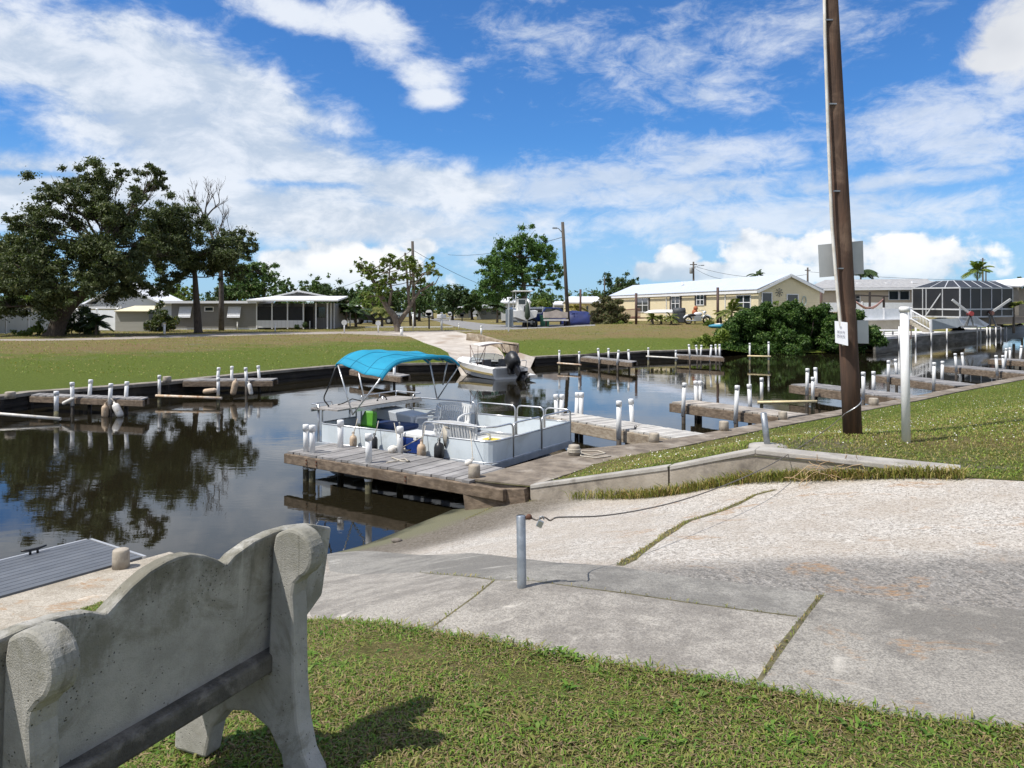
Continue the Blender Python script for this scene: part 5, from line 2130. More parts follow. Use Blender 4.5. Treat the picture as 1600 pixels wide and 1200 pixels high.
m.tube([p5 + Vector((.05, -.05, .05)), p5 + Vector((.08, -.12, .015)), p5 + Vector((.16, -.05, .015)), p5 + Vector((.05, -.1, .02))], .02, 6)
tag(m.build('dock_line', ROPE), 'pale dock line from the numbered post to the boat', 'rope')
m = MB()
a_ = P(615, 725, ZC)
pp = [P(612, 716, ZC), P(628, 722, ZC), P(640, 722.5, ZC), P(632, 718, ZC), P(618, 722, ZC), P(604, 724, ZC)]
m.tube([p + Vector((0, 0, .015)) for p in pp], .012, 6)
tag(m.build('loose_rope', ROPE), 'loose scrap of rope lying on the near dock planks', 'rope')

# ================================================================== small motorboat at the far ramp
S_ = P(769, 594, ZW)
hd = Vector((-.53, .85, 0)).normalized()
pr_ = Vector((.85, .53, 0)).normalized()
HB = .92
LBt = 4.4
stern = S_ + pr_ * HB
mt = thing('motorboat', 'small white bowrider with gold stripe and black outboard motor', 'boat', stern, atan2(hd.y, hd.x))
GEL = pmat('white_gelcoat', (.78, .77, .74), (.72, .71, .68), 2, .3)
xs = [0, .5, 1.2, 2.0, 2.8, 3.5, 4.0, 4.3, LBt]
gw = [.90, .93, .95, .94, .88, .72, .48, .22, .05]
cw_ = [.80, .82, .82, .78, .66, .45, .25, .09, .02]
kz = [-.22, -.22, -.22, -.2, -.16, -.06, .10, .30, .48]
cz_ = [.02, .02, .03, .05, .12, .24, .36, .48, .55]
gz_ = [.46, .48, .52, .56, .60, .63, .66, .67, .67]
hullm = MB()
rows = []
for i, x_ in enumerate(xs):
    rows.append([(x_, gw[i], gz_[i]), (x_, gw[i] * .5 + cw_[i] * .5 + .03, (gz_[i] + cz_[i]) / 2), (x_, cw_[i], cz_[i]), (x_, 0, kz[i]), (x_, -cw_[i], cz_[i]), (x_, -(gw[i] * .5 + cw_[i] * .5 + .03), (gz_[i] + cz_[i]) / 2), (x_, -gw[i], gz_[i])])
hullm.grid(rows, smooth=False)
hullm.add(rows[0], [(0, 1, 2, 3, 4, 5, 6)])
hull = hullm.build('hull', GEL, mt, local=True)
for s_ in (1, -1):
    m = MB()
    rr_ = []
    for i, x_ in enumerate(xs[:-1]):
        yb_ = (gw[i] * .5 + cw_[i] * .5 + .04)
        zb_ = (gz_[i] + cz_[i]) / 2
        rr_.append([(x_, s_ * (yb_ + .012), zb_ - .05), (x_, s_ * (yb_ + .02), zb_ + .04)])
    m.grid(rr_, smooth=False, flip=(s_ < 0))
    m.build('stripe', pmat('gold_stripe', (.40, .32, .15), None, 4, .4), hull, local=True, solid=.006)
dk = MB()
dr_ = []
for i, x_ in enumerate(xs):
    dr_.append([(x_, gw[i], gz_[i]), (x_, gw[i] * .82, gz_[i] + .06), (x_, 0, gz_[i] + .09), (x_, -gw[i] * .82, gz_[i] + .06), (x_, -gw[i], gz_[i])])
dk.grid(dr_[3:], smooth=False, flip=True)
for s_ in (0, 3):
    dk.grid([[r_[s_], r_[s_ + 1]] for r_ in dr_[:4]], smooth=False, flip=True)
dk.box2((0, -.72, .10), (.62, .72, .50))
dk.build('deck', GEL, mt, local=True)
m = MB()
m.box2((.62, -.72, .05), (2.0, .72, .12))
m.build('cockpit_floor', pmat('cockpit_grey', (.30, .30, .31), None, 5, .8), mt, local=True)
m = MB()
for s_ in (-.42, .42):
    m.box((1.55, s_, .38), (.44, .46, .30))
    m.box((1.33, s_, .62), (.10, .44, .34))
m.build('seat', pmat('boat_seat', (.06, .06, .065), (.1, .1, .1), 5, .5), mt, local=True, bevel=.02)
m = MB()
for k_ in (-.45, 0, .42):
    m.box2((.12, k_ - .14, .502), (.45, k_ + .14, .506))
m.build('transom_pad', pmat('grey_pad', (.20, .20, .21), None, 5, .7), mt, local=True)
GLASS_T, T_, b_, o_ = newmat('tinted_glass')
b_.inputs['Base Color'].default_value = (.10, .24, .25, 1)
b_.inputs['Roughness'].default_value = .05
b_.inputs['Alpha'].default_value = .55
m = MB()
ws = [(2.15, -.86, .64), (2.55, -.62, .66), (2.72, 0, .70), (2.55, .62, .66), (2.15, .86, .64)]
wt_ = [(1.95, -.78, .88), (2.25, -.55, .98), (2.40, 0, 1.0), (2.25, .55, .98), (1.95, .78, .88)]
m.grid([ws, wt_], smooth=False)
m.build('windshield', GLASS_T, mt, local=True)
m = MB()
m.tube(ws, .016, 6)
m.tube(wt_, .016, 6)
for a_, c_ in zip(ws, wt_):
    m.tube([a_, c_], .015, 6)
m.build('windshield_frame', ALU, mt, local=True)
WHITECLOTH = pmat('white_canvas', (.74, .72, .69), (.68, .66, .63), 4, .8)
m = MB()
rows = []
for i in range(6):
    x_ = .70 + 1.45 * i / 5
    rows.append([(x_, -.82 + 1.64 * j / 10, 1.42 + .10 * sin(pi * j / 10) - .03 * sin(pi * i / 5 * 2)) for j in range(11)])
m.grid(rows[2:], smooth=True, flip=True)
m.build('bimini_top', WHITECLOTH, mt, local=True, solid=.012)
m = MB()
m.grid(rows[:3], smooth=True, flip=True)
m.build('bimini_rear', pmat('brown_canvas', (.07, .05, .045), None, 4, .8), mt, local=True, solid=.012)
FRAMEB = pmat('bronze_frame', (.10, .05, .04), (.07, .035, .03), 6, .5)
m = MB()
for s_ in (-1, 1):
    for x0, x1 in ((1.3, .72), (1.3, 1.4), (1.3, 2.13), (.85, .72), (1.9, 2.13)):
        m.tube([(x0, s_ * .9, .56), (x1, s_ * .82, 1.42)], .014, 6)
m.build('bimini_frame', FRAMEB, mt, local=True)
# outboard, tilted up
om = MB()
Mt = Matrix.Rotation(R(48), 3, 'Y') @ Matrix.Scale(1.3, 3)
oc = Vector((-.22, 0, .74))
tp = lambda x, y, z: tuple(oc + Mt @ Vector((x, y, z)))
om.lathe(oc, [(.10, -.20), (.21, -.17), (.245, -.02), (.24, .18), (.19, .31), (.08, .36)], 14, Mt @ Matrix.Diagonal((1.25, .9, 1.0)))
out = om.build('outboard_motor', BLACK, mt, local=True)
om = MB()
om.add([tp(a, b, c) for a, b, c in ((-.10, -.07, -.15), (.12, -.07, -.15), (.12, .07, -.15), (-.10, .07, -.15), (-.06, -.035, -.85), (.10, -.035, -.85), (.10, .035, -.85), (-.06, .035, -.85))],
       [(3, 2, 1, 0), (4, 5, 6, 7), (0, 1, 5, 4), (1, 2, 6, 5), (2, 3, 7, 6), (3, 0, 4, 7)])
om.box(tp(-.05, 0, -.66), (.42, .28, .025), Mt)
om.tube([tp(-.24, 0, -.90), tp(.20, 0, -.90)], [.05, .06], 8)
om.build('lower_unit', BLACK, out, local=True)
om = MB()
for k_ in range(3):
    a = k_ * 2 * pi / 3
    om.add([tp(-.26, cos(a) * .04, -.90 + sin(a) * .04), tp(-.22, cos(a - .4) * .16, -.90 + sin(a - .4) * .16), tp(-.26, cos(a) * .19, -.90 + sin(a) * .19), tp(-.30, cos(a + .4) * .16, -.90 + sin(a + .4) * .16)], [(0, 1, 2, 3)])
om.build('propeller', BLACK, out, local=True, solid=.012)
om = MB()
om.box((-.14, 0, .40), (.22, .40, .30), Matrix.Rotation(.2, 3, 'Y'))
om.build('motor_bracket', BLACK, mt, local=True, bevel=.02)
om = MB()
for k_ in (-.1, .12):
    om.tube([tp(-.28, k_, .05), tp(.30, k_, .05)], .012, 6)
om.build('cowl_stripe', ALU, out, local=True)
sw = MB()
sw.prism([(-.02, -.92, .10), (-.62, -.92, .14), (-.62, -.92, .20), (-.02, -.92, .24)], (0, .42, 0))
sw.build('swim_platform', GEL, mt, local=True, bevel=.02)
sw = MB()
sw.tube(rnd_path([(-.05, -.75, .46), (-.12, -.75, .80), (-.12, -.45, .80), (-.05, -.45, .46)], .08), .015, 6)
sw.build('grab_rail', ALU, mt, local=True)
# ================================================================== far buildings
def mk_siding(name, c1, pitch=.16, c2=None, vertical=False):
    if name in _m:
        return _m[name]
    m, T, b, o = newmat(name)
    p = geopos(T)
    sp = T.n('ShaderNodeSeparateXYZ')
    T.nt.links.new(p, sp.inputs[0])
    src = T.m('ADD', sp.outputs[0], sp.outputs[1]) if vertical else sp.outputs[2]
    f = T.m('FRACT', T.m('DIVIDE', src, pitch))
    n = T.noise(p, 1.2, 4, .6)
    c = T.mix(T.sstep(n, .3, .7), c1, c2 if c2 else tuple(x * .93 for x in c1))
    c = T.mix(T.sstep(f, .80, .98, 0, .35), c, tuple(x * .45 for x in c1))
    T.nt.links.new(c, b.inputs['Base Color'])
    b.inputs['Roughness'].default_value = .6
    bump(T, b, f, .35, .02)
    _m[name] = m
    return m


YELLOW = mk_siding('cream_siding', (.80, .69, .46))
GREYS = mk_siding('grey_siding', (.235, .23, .225))
BEIGE = mk_siding('beige_siding', (.62, .52, .40))
WHITES = mk_siding('white_siding', (.72, .73, .74))
SKIRT = mk_siding('white_skirting', (.72, .73, .76), .35, vertical=True)
TANWALL = pmat('tan_wall', (.46, .42, .34), (.40, .36, .29), 1.5, .9)
ROOFW = mk_siding('white_metal_roof', (.50, .55, .63), .42, vertical=True)
ROOFG = pmat('grey_shingle', (.36, .36, .36), (.28, .28, .285), 3, .9, bstr=.3, bscale=10)
ROOFB = pmat('bright_roof', (.82, .83, .85), (.76, .77, .79), 1, .5)
TRIM = pmat('white_trim', (.80, .80, .80), (.74, .74, .74), 3, .5)
SCREEN, T_, b_, o_ = newmat('insect_screen')
b_.inputs['Base Color'].default_value = (.012, .013, .015, 1)
b_.inputs['Roughness'].default_value = .6
tb = T_.n('ShaderNodeBsdfTransparent')
mx = T_.n('ShaderNodeMixShader')
mx.inputs[0].default_value = .95
T_.nt.links.new(tb.outputs[0], mx.inputs[1])
T_.nt.links.new(b_.outputs[0], mx.inputs[2])
T_.nt.links.new(mx.outputs[0], o_.inputs['Surface'])
GLASSD = pmat('window_glass', (.02, .028, .034), (.035, .045, .05), 1.5, .08, spec=.8)
SHUT = pmat('brown_shutter', (.045, .035, .03), (.06, .048, .04), 6, .6)
AWN = pmat('white_awning', (.70, .72, .75), (.63, .65, .69), 6, .5)
FENCEW = pmat('white_vinyl', (.74, .76, .78), (.66, .69, .70), 3, .45)
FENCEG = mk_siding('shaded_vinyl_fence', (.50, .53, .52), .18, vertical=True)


def win(t, p0, p1, z0, z1, out, shutters=False, split=True, frame=TRIM):
    """window in a wall between plan points p0 and p1, out = outward normal"""
    p0, p1, out = Vector((p0[0], p0[1], 0)), Vector((p1[0], p1[1], 0)), Vector((out[0], out[1], 0)).normalized()
    ax = (p1 - p0).normalized()
    L = (p1 - p0).length

    def rect(mb, a0, a1, za, zb, d0, d1):
        q = [p0 + ax * a0 + out * d0 + Vector((0, 0, za)), p0 + ax * a1 + out * d0 + Vector((0, 0, za)), p0 + ax * a1 + out * d0 + Vector((0, 0, zb)), p0 + ax * a0 + out * d0 + Vector((0, 0, zb))]
        mb.prism(q, out * (d1 - d0))
    fr = .07
    m = MB()
    rect(m, -fr, L + fr, z0 - fr, z0, .005, .07)
    rect(m, -fr, L + fr, z1, z1 + fr, .005, .07)
    rect(m, -fr, 0, z0, z1, .005, .068)
    rect(m, L, L + fr, z0, z1, .005, .068)
    if split:
        rect(m, 0, L, (z0 + z1) / 2 - .03, (z0 + z1) / 2 + .03, .005, .06)
    if L > 1.1:
        rect(m, L / 2 - .05, L / 2 + .05, z0, z1, .005, .064)
    w_ = m.build('window', frame, t)
    m = MB()
    rect(m, 0, L, z0, z1, .004, .03)
    m.build('pane', GLASSD, w_)
    if shutters:
        for a0, a1 in ((-.42, -.10), (L + .10, L + .42)):
            m = MB()
            rect(m, a0, a1, z0 - .05, z1 + .05, .005, .05)
            m.build('shutter', SHUT, t)


# ---------------------------------------------------------------- cream house, right of centre
YA, YB = Vector(((1185 - 800) / F * 62, 62, 0)), Vector(((955 - 800) / F * 91, 91, 0))
yd = (YB - YA).normalized()
yn = Vector((-yd.y, yd.x, 0))
if yn.y > 0:
    yn = -yn            # outward, towards the canal
gd = -yn                 # along the gable end, away from us
if gd.x < 0:
    gd = -gd
GWD = 5.8
EZ, RZ_, BZ_ = 3.36, 4.52, .2
yt = thing('cream_house', 'long cream sided house with white metal roof and brown shutters', 'house', (YA.x, YA.y, .3))
c_ = [YA, YB, YB + gd * GWD, YA + gd * GWD]
m = MB()
m.prism([Vector((p.x, p.y, BZ_)) for p in c_], (0, 0, EZ - BZ_))
for a_ in (YA, YB):
    q = [Vector((a_.x, a_.y, EZ)), Vector((a_.x, a_.y, EZ)) + gd * GWD, Vector((a_.x, a_.y, RZ_ - .06)) + gd * GWD / 2]
    m.prism(q, yd * (.02 if a_ is YA else -.02))
m.build('wall', YELLOW, yt)
m = MB()
ov = .22
for s_ in (0, 1):
    e0_ = YA - yd * ov + (-gd * ov if s_ == 0 else gd * (GWD + ov))
    e1_ = YB + yd * ov + (-gd * ov if s_ == 0 else gd * (GWD + ov))
    r0_, r1_ = YA - yd * ov + gd * GWD / 2, YB + yd * ov + gd * GWD / 2
    drop = (RZ_ - EZ) / (GWD / 2) * ov
    q = [Vector((e0_.x, e0_.y, EZ - drop)), Vector((e1_.x, e1_.y, EZ - drop)), Vector((r1_.x, r1_.y, RZ_)), Vector((r0_.x, r0_.y, RZ_))]
    m.prism(q, (0, 0, .07))
rf = m.build('roof', ROOFW, yt)
m = MB()
f0, f1 = YA - yd * ov - gd * ov, YB + yd * ov - gd * ov
m.beam(Vector((f0.x, f0.y, EZ - .26)) - gd * .03, Vector((f1.x, f1.y, EZ - .26)) - gd * .03, .05, .2)
for s_ in (0, 1):
    a_ = YA - yd * (ov + .03) + (-gd * ov if s_ == 0 else gd * (GWD + ov))
    b_ = YA - yd * (ov + .03) + gd * GWD / 2
    m.beam(Vector((a_.x, a_.y, EZ - .28)), Vector((b_.x, b_.y, RZ_ - .08)), .05, .2)
m.build('fascia', TRIM, rf)
m = MB()
vp = YA.lerp(YB, .52) + gd * 1.6
m.tube([Vector((vp.x, vp.y, 3.9)), Vector((vp.x, vp.y, 4.45))], .12, 8)
m.build('vent', TRIM, rf)


def on_wall(px):
    k_ = (px - 800) / F
    s_ = (k_ * YA.y - YA.x) / (yd.x - k_ * yd.y)
    return YA + yd * s_


def zat(py, p):
    return H - (py - HOR) * p.y / F


for x0, x1, y0, y1, sh in ((996, 1013, 467, 487, True), (1050, 1062, 463.5, 485, True), (1089.5, 1100, 461, 476, True), (1152, 1173, 462.5, 483, False)):
    a_, b_ = on_wall(x0), on_wall(x1)
    win(yt, a_, b_, zat(y1, a_), zat(y0, a_), yn, sh)
m = MB()
for px in (1042, 1134):
    a_ = on_wall(px) + yn * .06
    m.beam(Vector((a_.x, a_.y, .4)), Vector((a_.x, a_.y, EZ - .3)), .09, .07)
m.build('downspout', TRIM, yt)


def on_gable(px):
    k_ = (px - 800) / F
    s_ = (k_ * YA.y - YA.x) / (gd.x - k_ * gd.y)
    return YA + gd * s_


for x0, x1, y0, y1 in ((1191, 1205, 458, 486), (1230, 1246, 460.5, 486)):
    a_, b_ = on_gable(x0), on_gable(x1)
    win(yt, a_, b_, zat(y1, a_), zat(y0, a_), -yd, False, False)
wa = on_gable(1217) - yd * .06
m = MB()
wz = zat(457, wa)
for k_ in range(8):
    a = k_ * pi / 4
    dv = gd * cos(a) + Vector((0, 0, sin(a)))
    m.tube([Vector((wa.x, wa.y, wz)) + dv * .05, Vector((wa.x, wa.y, wz)) + dv * .30], .02, 5)
    m.ball(Vector((wa.x, wa.y, wz)) + dv * .31, .045, 6, 5)
tag(m.build('wall_ornament', pmat('grey_metal_art', (.20, .20, .19), None, 5, .6)), 'grey sunburst metal ornament on the cream gable wall', 'ornament')
sa = on_gable(1256) - yd * .06
m = MB()
m.tube([Vector((sa.x, sa.y, zat(470, sa))) + gd * (.18 * sin(a)) + Vector((0, 0, .38 * cos(a))) for a in np.linspace(0, 2 * pi, 15)], .03, 6)
tag(m.build('wall_ornament', pmat('teal_metal_art', (.42, .52, .50), None, 5, .6)), 'pale teal oval ornament on the cream gable wall', 'ornament')

# ---------------------------------------------------------------- generic camera-facing house pieces
def fbox(mb, x0, y0, x1, y1, Y, dep=.1, rel=0.0):
    """box seen at photo rectangle, front face at distance Y"""
    a, b = D(x0, y0, Y), D(x1, y1, Y)
    mb.box2((a.x, Y - rel, b.z), (b.x, Y + dep, a.z))


# grey mobile home, left
GY = 66.0
gt = thing('grey_house', 'long low grey house with white roof edge and screened porch', 'house', D(380, 515, GY))
m = MB()
fbox(m, 268, 474, 402, 511.5, GY, 4.0)
fbox(m, 402, 474, 474, 511.5, GY + 1.8, 2.2)
fbox(m, 474, 474, 520, 516, GY + 2.6, 5.0)
m.build('wall', GREYS, gt)
m = MB()
fbox(m, 266, 511.5, 402, 516, GY + .03, 3.9)
m.build('skirting', SKIRT, gt)
m = MB()
a, b = D(256, 471.2, GY), D(404, 474, GY)
m.box2((a.x, GY - .5, b.z), (b.x, GY + 4.3, a.z + .05))
a, b = D(385, 467, GY - .6), D(528, 471.5, GY - .6)
m.prism([Vector((a.x, GY - .6, b.z + .05)), Vector((b.x, GY - .6, b.z + .05)), Vector((b.x, GY + 3.4, b.z + .42)), Vector((a.x + 1.2, GY + 3.4, b.z + .42))], (0, 0, .14))
rfg = m.build('roof', ROOFB, gt)
m = MB()
ga, gb, gc = D(415, 468, GY + 5), D(467, 456.5, GY + 5), D(519, 466, GY + 5)
m.prism([ga, gb, gc], (0, 5, 0))
m.build('gable', GREYS, gt)
m = MB()
m.beam(ga + Vector((-.3, -.1, 0)), gb + Vector((0, -.1, .1)), .3, .14)
m.beam(gb + Vector((0, -.1, .1)), gc + Vector((.3, -.1, 0)), .3, .14)
m.build('gable_trim', TRIM, rfg)
for x0, x1 in ((281, 300), (357, 377)):
    a, b = D(x0, 479, GY), D(x1, 496, GY)
    m = MB()
    m.prism([Vector((a.x, GY, a.z)), Vector((b.x, GY, a.z)), Vector((b.x, GY - .35, b.z)), Vector((a.x, GY - .35, b.z))], (0, -.04, .0))
    aw = m.build('awning_shutter', AWN, gt)
    m = MB()
    for i in range(5):
        u = (i + .5) / 5
        m.beam(Vector((a.x, GY - .35 * u - .05, a.z + (b.z - a.z) * u)), Vector((b.x, GY - .35 * u - .05, a.z + (b.z - a.z) * u)), .02, .02)
    m.build('awning_rib', TRIM, aw)
a, b = D(321, 480.5, GY), D(333, 485.5, GY)
win(gt, (a.x, GY), (b.x, GY), b.z, a.z, (0, -1), False, False)
m = MB()
for x0, x1 in ((402, 423.5), (426, 448), (450, 472.5)):
    fbox(m, x0, 479, x1, 500.5, GY + .02, .03)
m.build('porch_screen', SCREEN, gt)
m = MB()
fbox(m, 400, 500.5, 474.5, 512, GY, .08)
m.build('porch_panel', SKIRT, gt)
for x0 in (400, 424, 448.2, 473, 492.5, 510.5, 516, 521):
    m = MB()
    yy = GY if x0 < 512 else GY + (x0 - 510) * .25
    fbox(m, x0, 473, x0 + 1.8, 514, yy - .02, .1)
    m.build('porch_post', TRIM, gt)
m = MB()
fbox(m, 475, 479, 489, 512, GY + 1.5, .05)
m.build('porch_door_screen', SCREEN, gt)
m = MB()
fbox(m, 494, 480, 508, 496, GY + 2.5, .04)
m.build('porch_window', GLASSD, gt)

# white cottage and sheds behind the big oak
t = thing('white_cottage', 'white gabled cottage half hidden behind the big oak', 'house', D(190, 505, 80))
m = MB()
a, b = D(135, 475, 80), D(247, 505, 80)
m.box2((a.x, 80, b.z), (b.x, 86, a.z))
m.prism([Vector((a.x + 1, 80, a.z)), Vector((b.x, 80, a.z)), Vector((b.x - 2.2, 80, a.z + 1.55)), Vector(((a.x + b.x) / 2, 80, a.z + 2.3)), Vector((a.x + 2.5, 80, a.z + 1.5))], (0, 6, 0))
m.build('wall', WHITES, t)
m = MB()
for (x0, y0), (x1, y1) in (((128, 477), (190, 445)), ((190, 445), (254, 474))):
    m.beam(D(x0, y0, 79.7) + Vector((0, 3, 0)), D(x1, y1, 79.7) + Vector((0, 3, 0)), 6.8, .16)
m.build('roof', ROOFB, t)
m = MB()
fbox(m, 181, 456, 198, 462.5, 79.95, .1)
m.build('window', GLASSD, t)
t = thing('blue_cottage', 'low white cottage with blue wall band behind the shed', 'house', D(160, 515, 72))
m = MB()
fbox(m, 142, 481, 190, 515, 72, 5)
m.build('wall', WHITES, t)
m = MB()
fbox(m, 148, 486, 181, 494, 71.95, .1)
m.build('blue_panel', pmat('blue_paint', (.10, .22, .36), None, 5, .6), t)
m = MB()
fbox(m, 138, 479, 190, 482.5, 71.6, 5.6)
m.build('roof', ROOFB, t)
t = thing('garden_shed', 'pale grey garden shed with cream roof and small grille', 'shed', D(205, 522, 60))
m = MB()
fbox(m, 180, 486.5, 233, 519, 60, 2.5)
m.build('wall', pmat('shed_wall', (.44, .44, .41), (.38, .38, .35), .8, .8, stretch=(.3, .3, 5)), t)
a, b, c_ = D(178, 487, 59.8), D(234, 487, 59.8), D(184, 480, 62.6)
m = MB()
m.prism([a, b, b + Vector((0, 2.8, .42)), a + Vector((.25, 2.8, .42))], (0, 0, .06))
m.build('roof', pmat('cream_roof', (.72, .66, .46), (.64, .58, .40), 2, .7), t)
m = MB()
fbox(m, 224, 504, 233, 514, 59.96, .05)
m.build('grille', GLASSD, t)
m = MB()
fbox(m, 181, 518, 232, 522, 60.15, 2.2)
m.build('base', WOODWET, t)
t = thing('beige_cottage', 'beige cottage at the left edge beyond the white fence', 'house', D(40, 515, 74))
m = MB()
fbox(m, -40, 478, 78, 516, 74, 6)
m.build('wall', pmat('pale_beige', (.50, .49, .43), None, 2, .8), t)
m = MB()
fbox(m, -50, 474, 84, 478, 73.5, 7)
m.build('roof', ROOFB, t)
for x0, x1 in ((1, 9), (29, 33), (36, 37.5), (42, 48)):
    m = MB()
    fbox(m, x0, 481, x1, 498, 73.95, .1)
    m.build('window', GLASSD, t)


def vfence(name, label, p0, p1, h, mat, post=2.4, group=None, wide=.05):
    p0, p1 = Vector(p0), Vector(p1)
    t = thing(name, label, 'fence', p0, 0, group)
    m = MB()
    m.beam(p0 + Vector((0, 0, h * .5)), p1 + Vector((0, 0, h * .5)), wide, h * .96)
    m.build('panel', mat, t)
    n = max(1, int((p1 - p0).length / post))
    for i in range(n + 1):
        p = p0.lerp(p1, i / n)
        m = MB()
        m.box(p + Vector((0, 0, h * .52)), (.13, .13, h * 1.04))
        m.box(p + Vector((0, 0, h * 1.05)), (.18, .18, .05), taper=.5)
        m.build('post', TRIM if mat is not FENCEG else FENCEW, t)
    return t


def at(px, y, dz=0.0):
    x = (px - 800) / F * y
    return Vector((x, y, g(x, y) + dz))


vfence('vinyl_fence', 'shaded white vinyl fence at the far left edge', at(-30, 52), at(105, 63), 1.55, FENCEG, 2.4)
vfence('vinyl_fence', 'white vinyl fence between the big oak and the shed', at(120, 64), at(184, 62), 1.7, FENCEW, 2.0)

# ---------------------------------------------------------------- beige house, screen cage and terrace on the right
BY = 84.0
t = thing('beige_house', 'beige house with grey shingle roof behind the utility pole', 'house', D(1350, 490, BY))
m = MB()
fbox(m, 1262, 451, 1425, 492, BY, 7)
m.build('wall', BEIGE, t)
a, b = D(1258, 451.5, BY - .5), D(1428, 450, BY - .5)
m = MB()
r0_, r1_ = D(1290, 438.5, BY + 3.5), D(1448, 437, BY + 3.5)
m.prism([a, D(1470, 450, BY - .5), r1_, r0_], (0, 0, .1))
m.prism([r0_, r1_, r1_ + Vector((1, 4, -.9)), r0_ + Vector((0, 4, -.9))], (0, 0, .1))
rb = m.build('roof', ROOFG, t)
m = MB()
m.beam(a + Vector((0, -.05, -.08)), b + Vector((0, -.05, -.08)), .06, .22)
m.build('fascia', TRIM, rb)
for px, py in ((1342, 443), (1387, 442.5), (1400, 444), (1428, 441)):
    m = MB()
    p = D(px, py, BY + 1.5)
    m.box(p, (.5, .4, .22))
    m.build('roof_vent', TRIM, rb)
for x0, x1 in ((1389, 1403), (1406, 1420)):
    a, b = D(x0, 455, BY), D(x1, 468, BY)
    win(t, (a.x, BY), (b.x, BY), b.z, a.z, (0, -1), False, False)
a, b = D(1337, 462, BY), D(1343, 472, BY)
win(t, (a.x, BY), (b.x, BY), b.z, a.z, (0, -1))
vfence('privacy_fence', 'white privacy fence in front of the beige house', D(1266, 487.5, 80), D(1428, 487.5, 80), 1.0, FENCEW, 4.0)
# screen cage
CAGE = pmat('cage_frame', (.56, .57, .58), (.48, .49, .50), 3, .5)
CY = 72.0
cA, cB, cC = D(1426, 494, 80), D(1500, 495.5, CY), D(1582, 494, 80)
top = lambda p, py: Vector((p.x, p.y, H - (py - HOR) * p.y / F))
t = thing('screen_cage', 'white framed pool screen cage with dark mesh and hipped top', 'screen cage', cB)


def wallpanel(mb, p, q, tp_, tq_):
    mb.quad(p, q, tq_, tp_)


tA, tB, tC = top(cA, 450.5), top(cB, 449.5), top(cC, 450.5)
rA, rB, rC = D(1463, 439.5, 84), D(1490, 438.6, 80), D(1556, 440, 86)
m = MB()
wallpanel(m, cA, cB, tA, tB)
wallpanel(m, cB, cC, tB, tC)
m.build('screen_wall', SCREEN, t)
m = MB()
m.quad(tA, tB, rB, rA)
m.quad(tB, tC, rC, rB)
m.build('screen_roof', SCREEN, t)
m = MB()
fr_ = []
for px in (1442, 1447.5, 1473):
    u = 0
    k_ = (px - 800) / F
    d_ = cB - cA
    u = (k_ * cA.y - cA.x) / (d_.x - k_ * d_.y)
    fr_.append((cA.lerp(cB, u), tA.lerp(tB, u)))
for px in (1516, 1532.5, 1549, 1565):
    k_ = (px - 800) / F
    d_ = cC - cB
    u = (k_ * cB.y - cB.x) / (d_.x - k_ * d_.y)
    fr_.append((cB.lerp(cC, u), tB.lerp(tC, u)))
fr_ += [(cA, tA), (cB, tB), (cC, tC)]
for p, q in fr_:
    m = MB()
    m.beam(p, q, .10, .10, up=(1, 0, 0))
    m.build('frame_post', CAGE, t)
m = MB()
for p, q in ((tA, tB), (tB, tC), (cA.lerp(tA, .26), cB.lerp(tB, .26)), (cB.lerp(tB, .26), cC.lerp(tC, .26)), (cA, cB), (cB, cC)):
    m.beam(p, q, .12, .14)
m.build('frame_rail', CAGE, t)
m = MB()
for u in (0, .38, .70, 1):
    m.beam(tA.lerp(tB, u), rA.lerp(rB, u), .08, .08)
for u in (.2, .4, .6, .8, 1):
    m.beam(tB.lerp(tC, u), rB.lerp(rC, u), .08, .08)
m.beam(rA, rB, .1, .1)
m.beam(rB, rC, .1, .1)
m.build('frame_rafter', CAGE, t)
m = MB()
m.beam(D(1446, 494, 76.5), D(1472, 456, 75), .1, .1)
m.beam(D(1474, 482, 75), D(1499, 452, 73), .02, .02)
m.build('frame_brace', CAGE, t)
t = thing('pool_house', 'dim beige house wall standing behind the screen cage', 'house', D(1510, 492, 89))
m = MB()
fbox(m, 1424, 449, 1592, 493, 89, 7)
m.build('wall', pmat('dim_beige', (.30, .27, .22), (.24, .21, .17), 1.0, .8), t)
m = MB()
a, b = D(1424, 449, 88.6), D(1594, 449, 88.6)
m.prism([a, b, b + Vector((-3, 4, .75)), a + Vector((3, 4, .75))], (0, 0, .12))
m.build('roof', ROOFG, t)
for x0, x1, y0 in ((1430, 1440, 462), (1452, 1462, 463), (1478, 1490, 460), (1520, 1532, 458), (1548, 1560, 462)):
    m = MB()
    fbox(m, x0, y0, x1, 482, 88.95, .1)
    m.build('window', GLASSD, t)
t = thing('white_roof_house', 'house with bright white roof beyond the screen cage', 'house', D(1600, 492, 92))
m = MB()
fbox(m, 1560, 450, 1720, 495, 92, 8)
m.build('wall', pmat('tan_house', (.42, .36, .28), None, 2, .8), t)
m = MB()
a, b = D(1548, 451, 91.5), D(1730, 445, 91.5)
m.prism([a, D(1578, 452, 91), D(1620, 443, 91), D(1730, 430, 91), D(1730, 424, 97), D(1545, 441, 97)], (0, 0, .15))
m.build('roof', ROOFB, t)

# terrace: white railing on a tan wall, stairs, pale basin walls, seawall
def wseg(mb, p, q, h, w_=.15):
    mb.beam(p + Vector((0, 0, h / 2)), q + Vector((0, 0, h / 2)), w_, h)


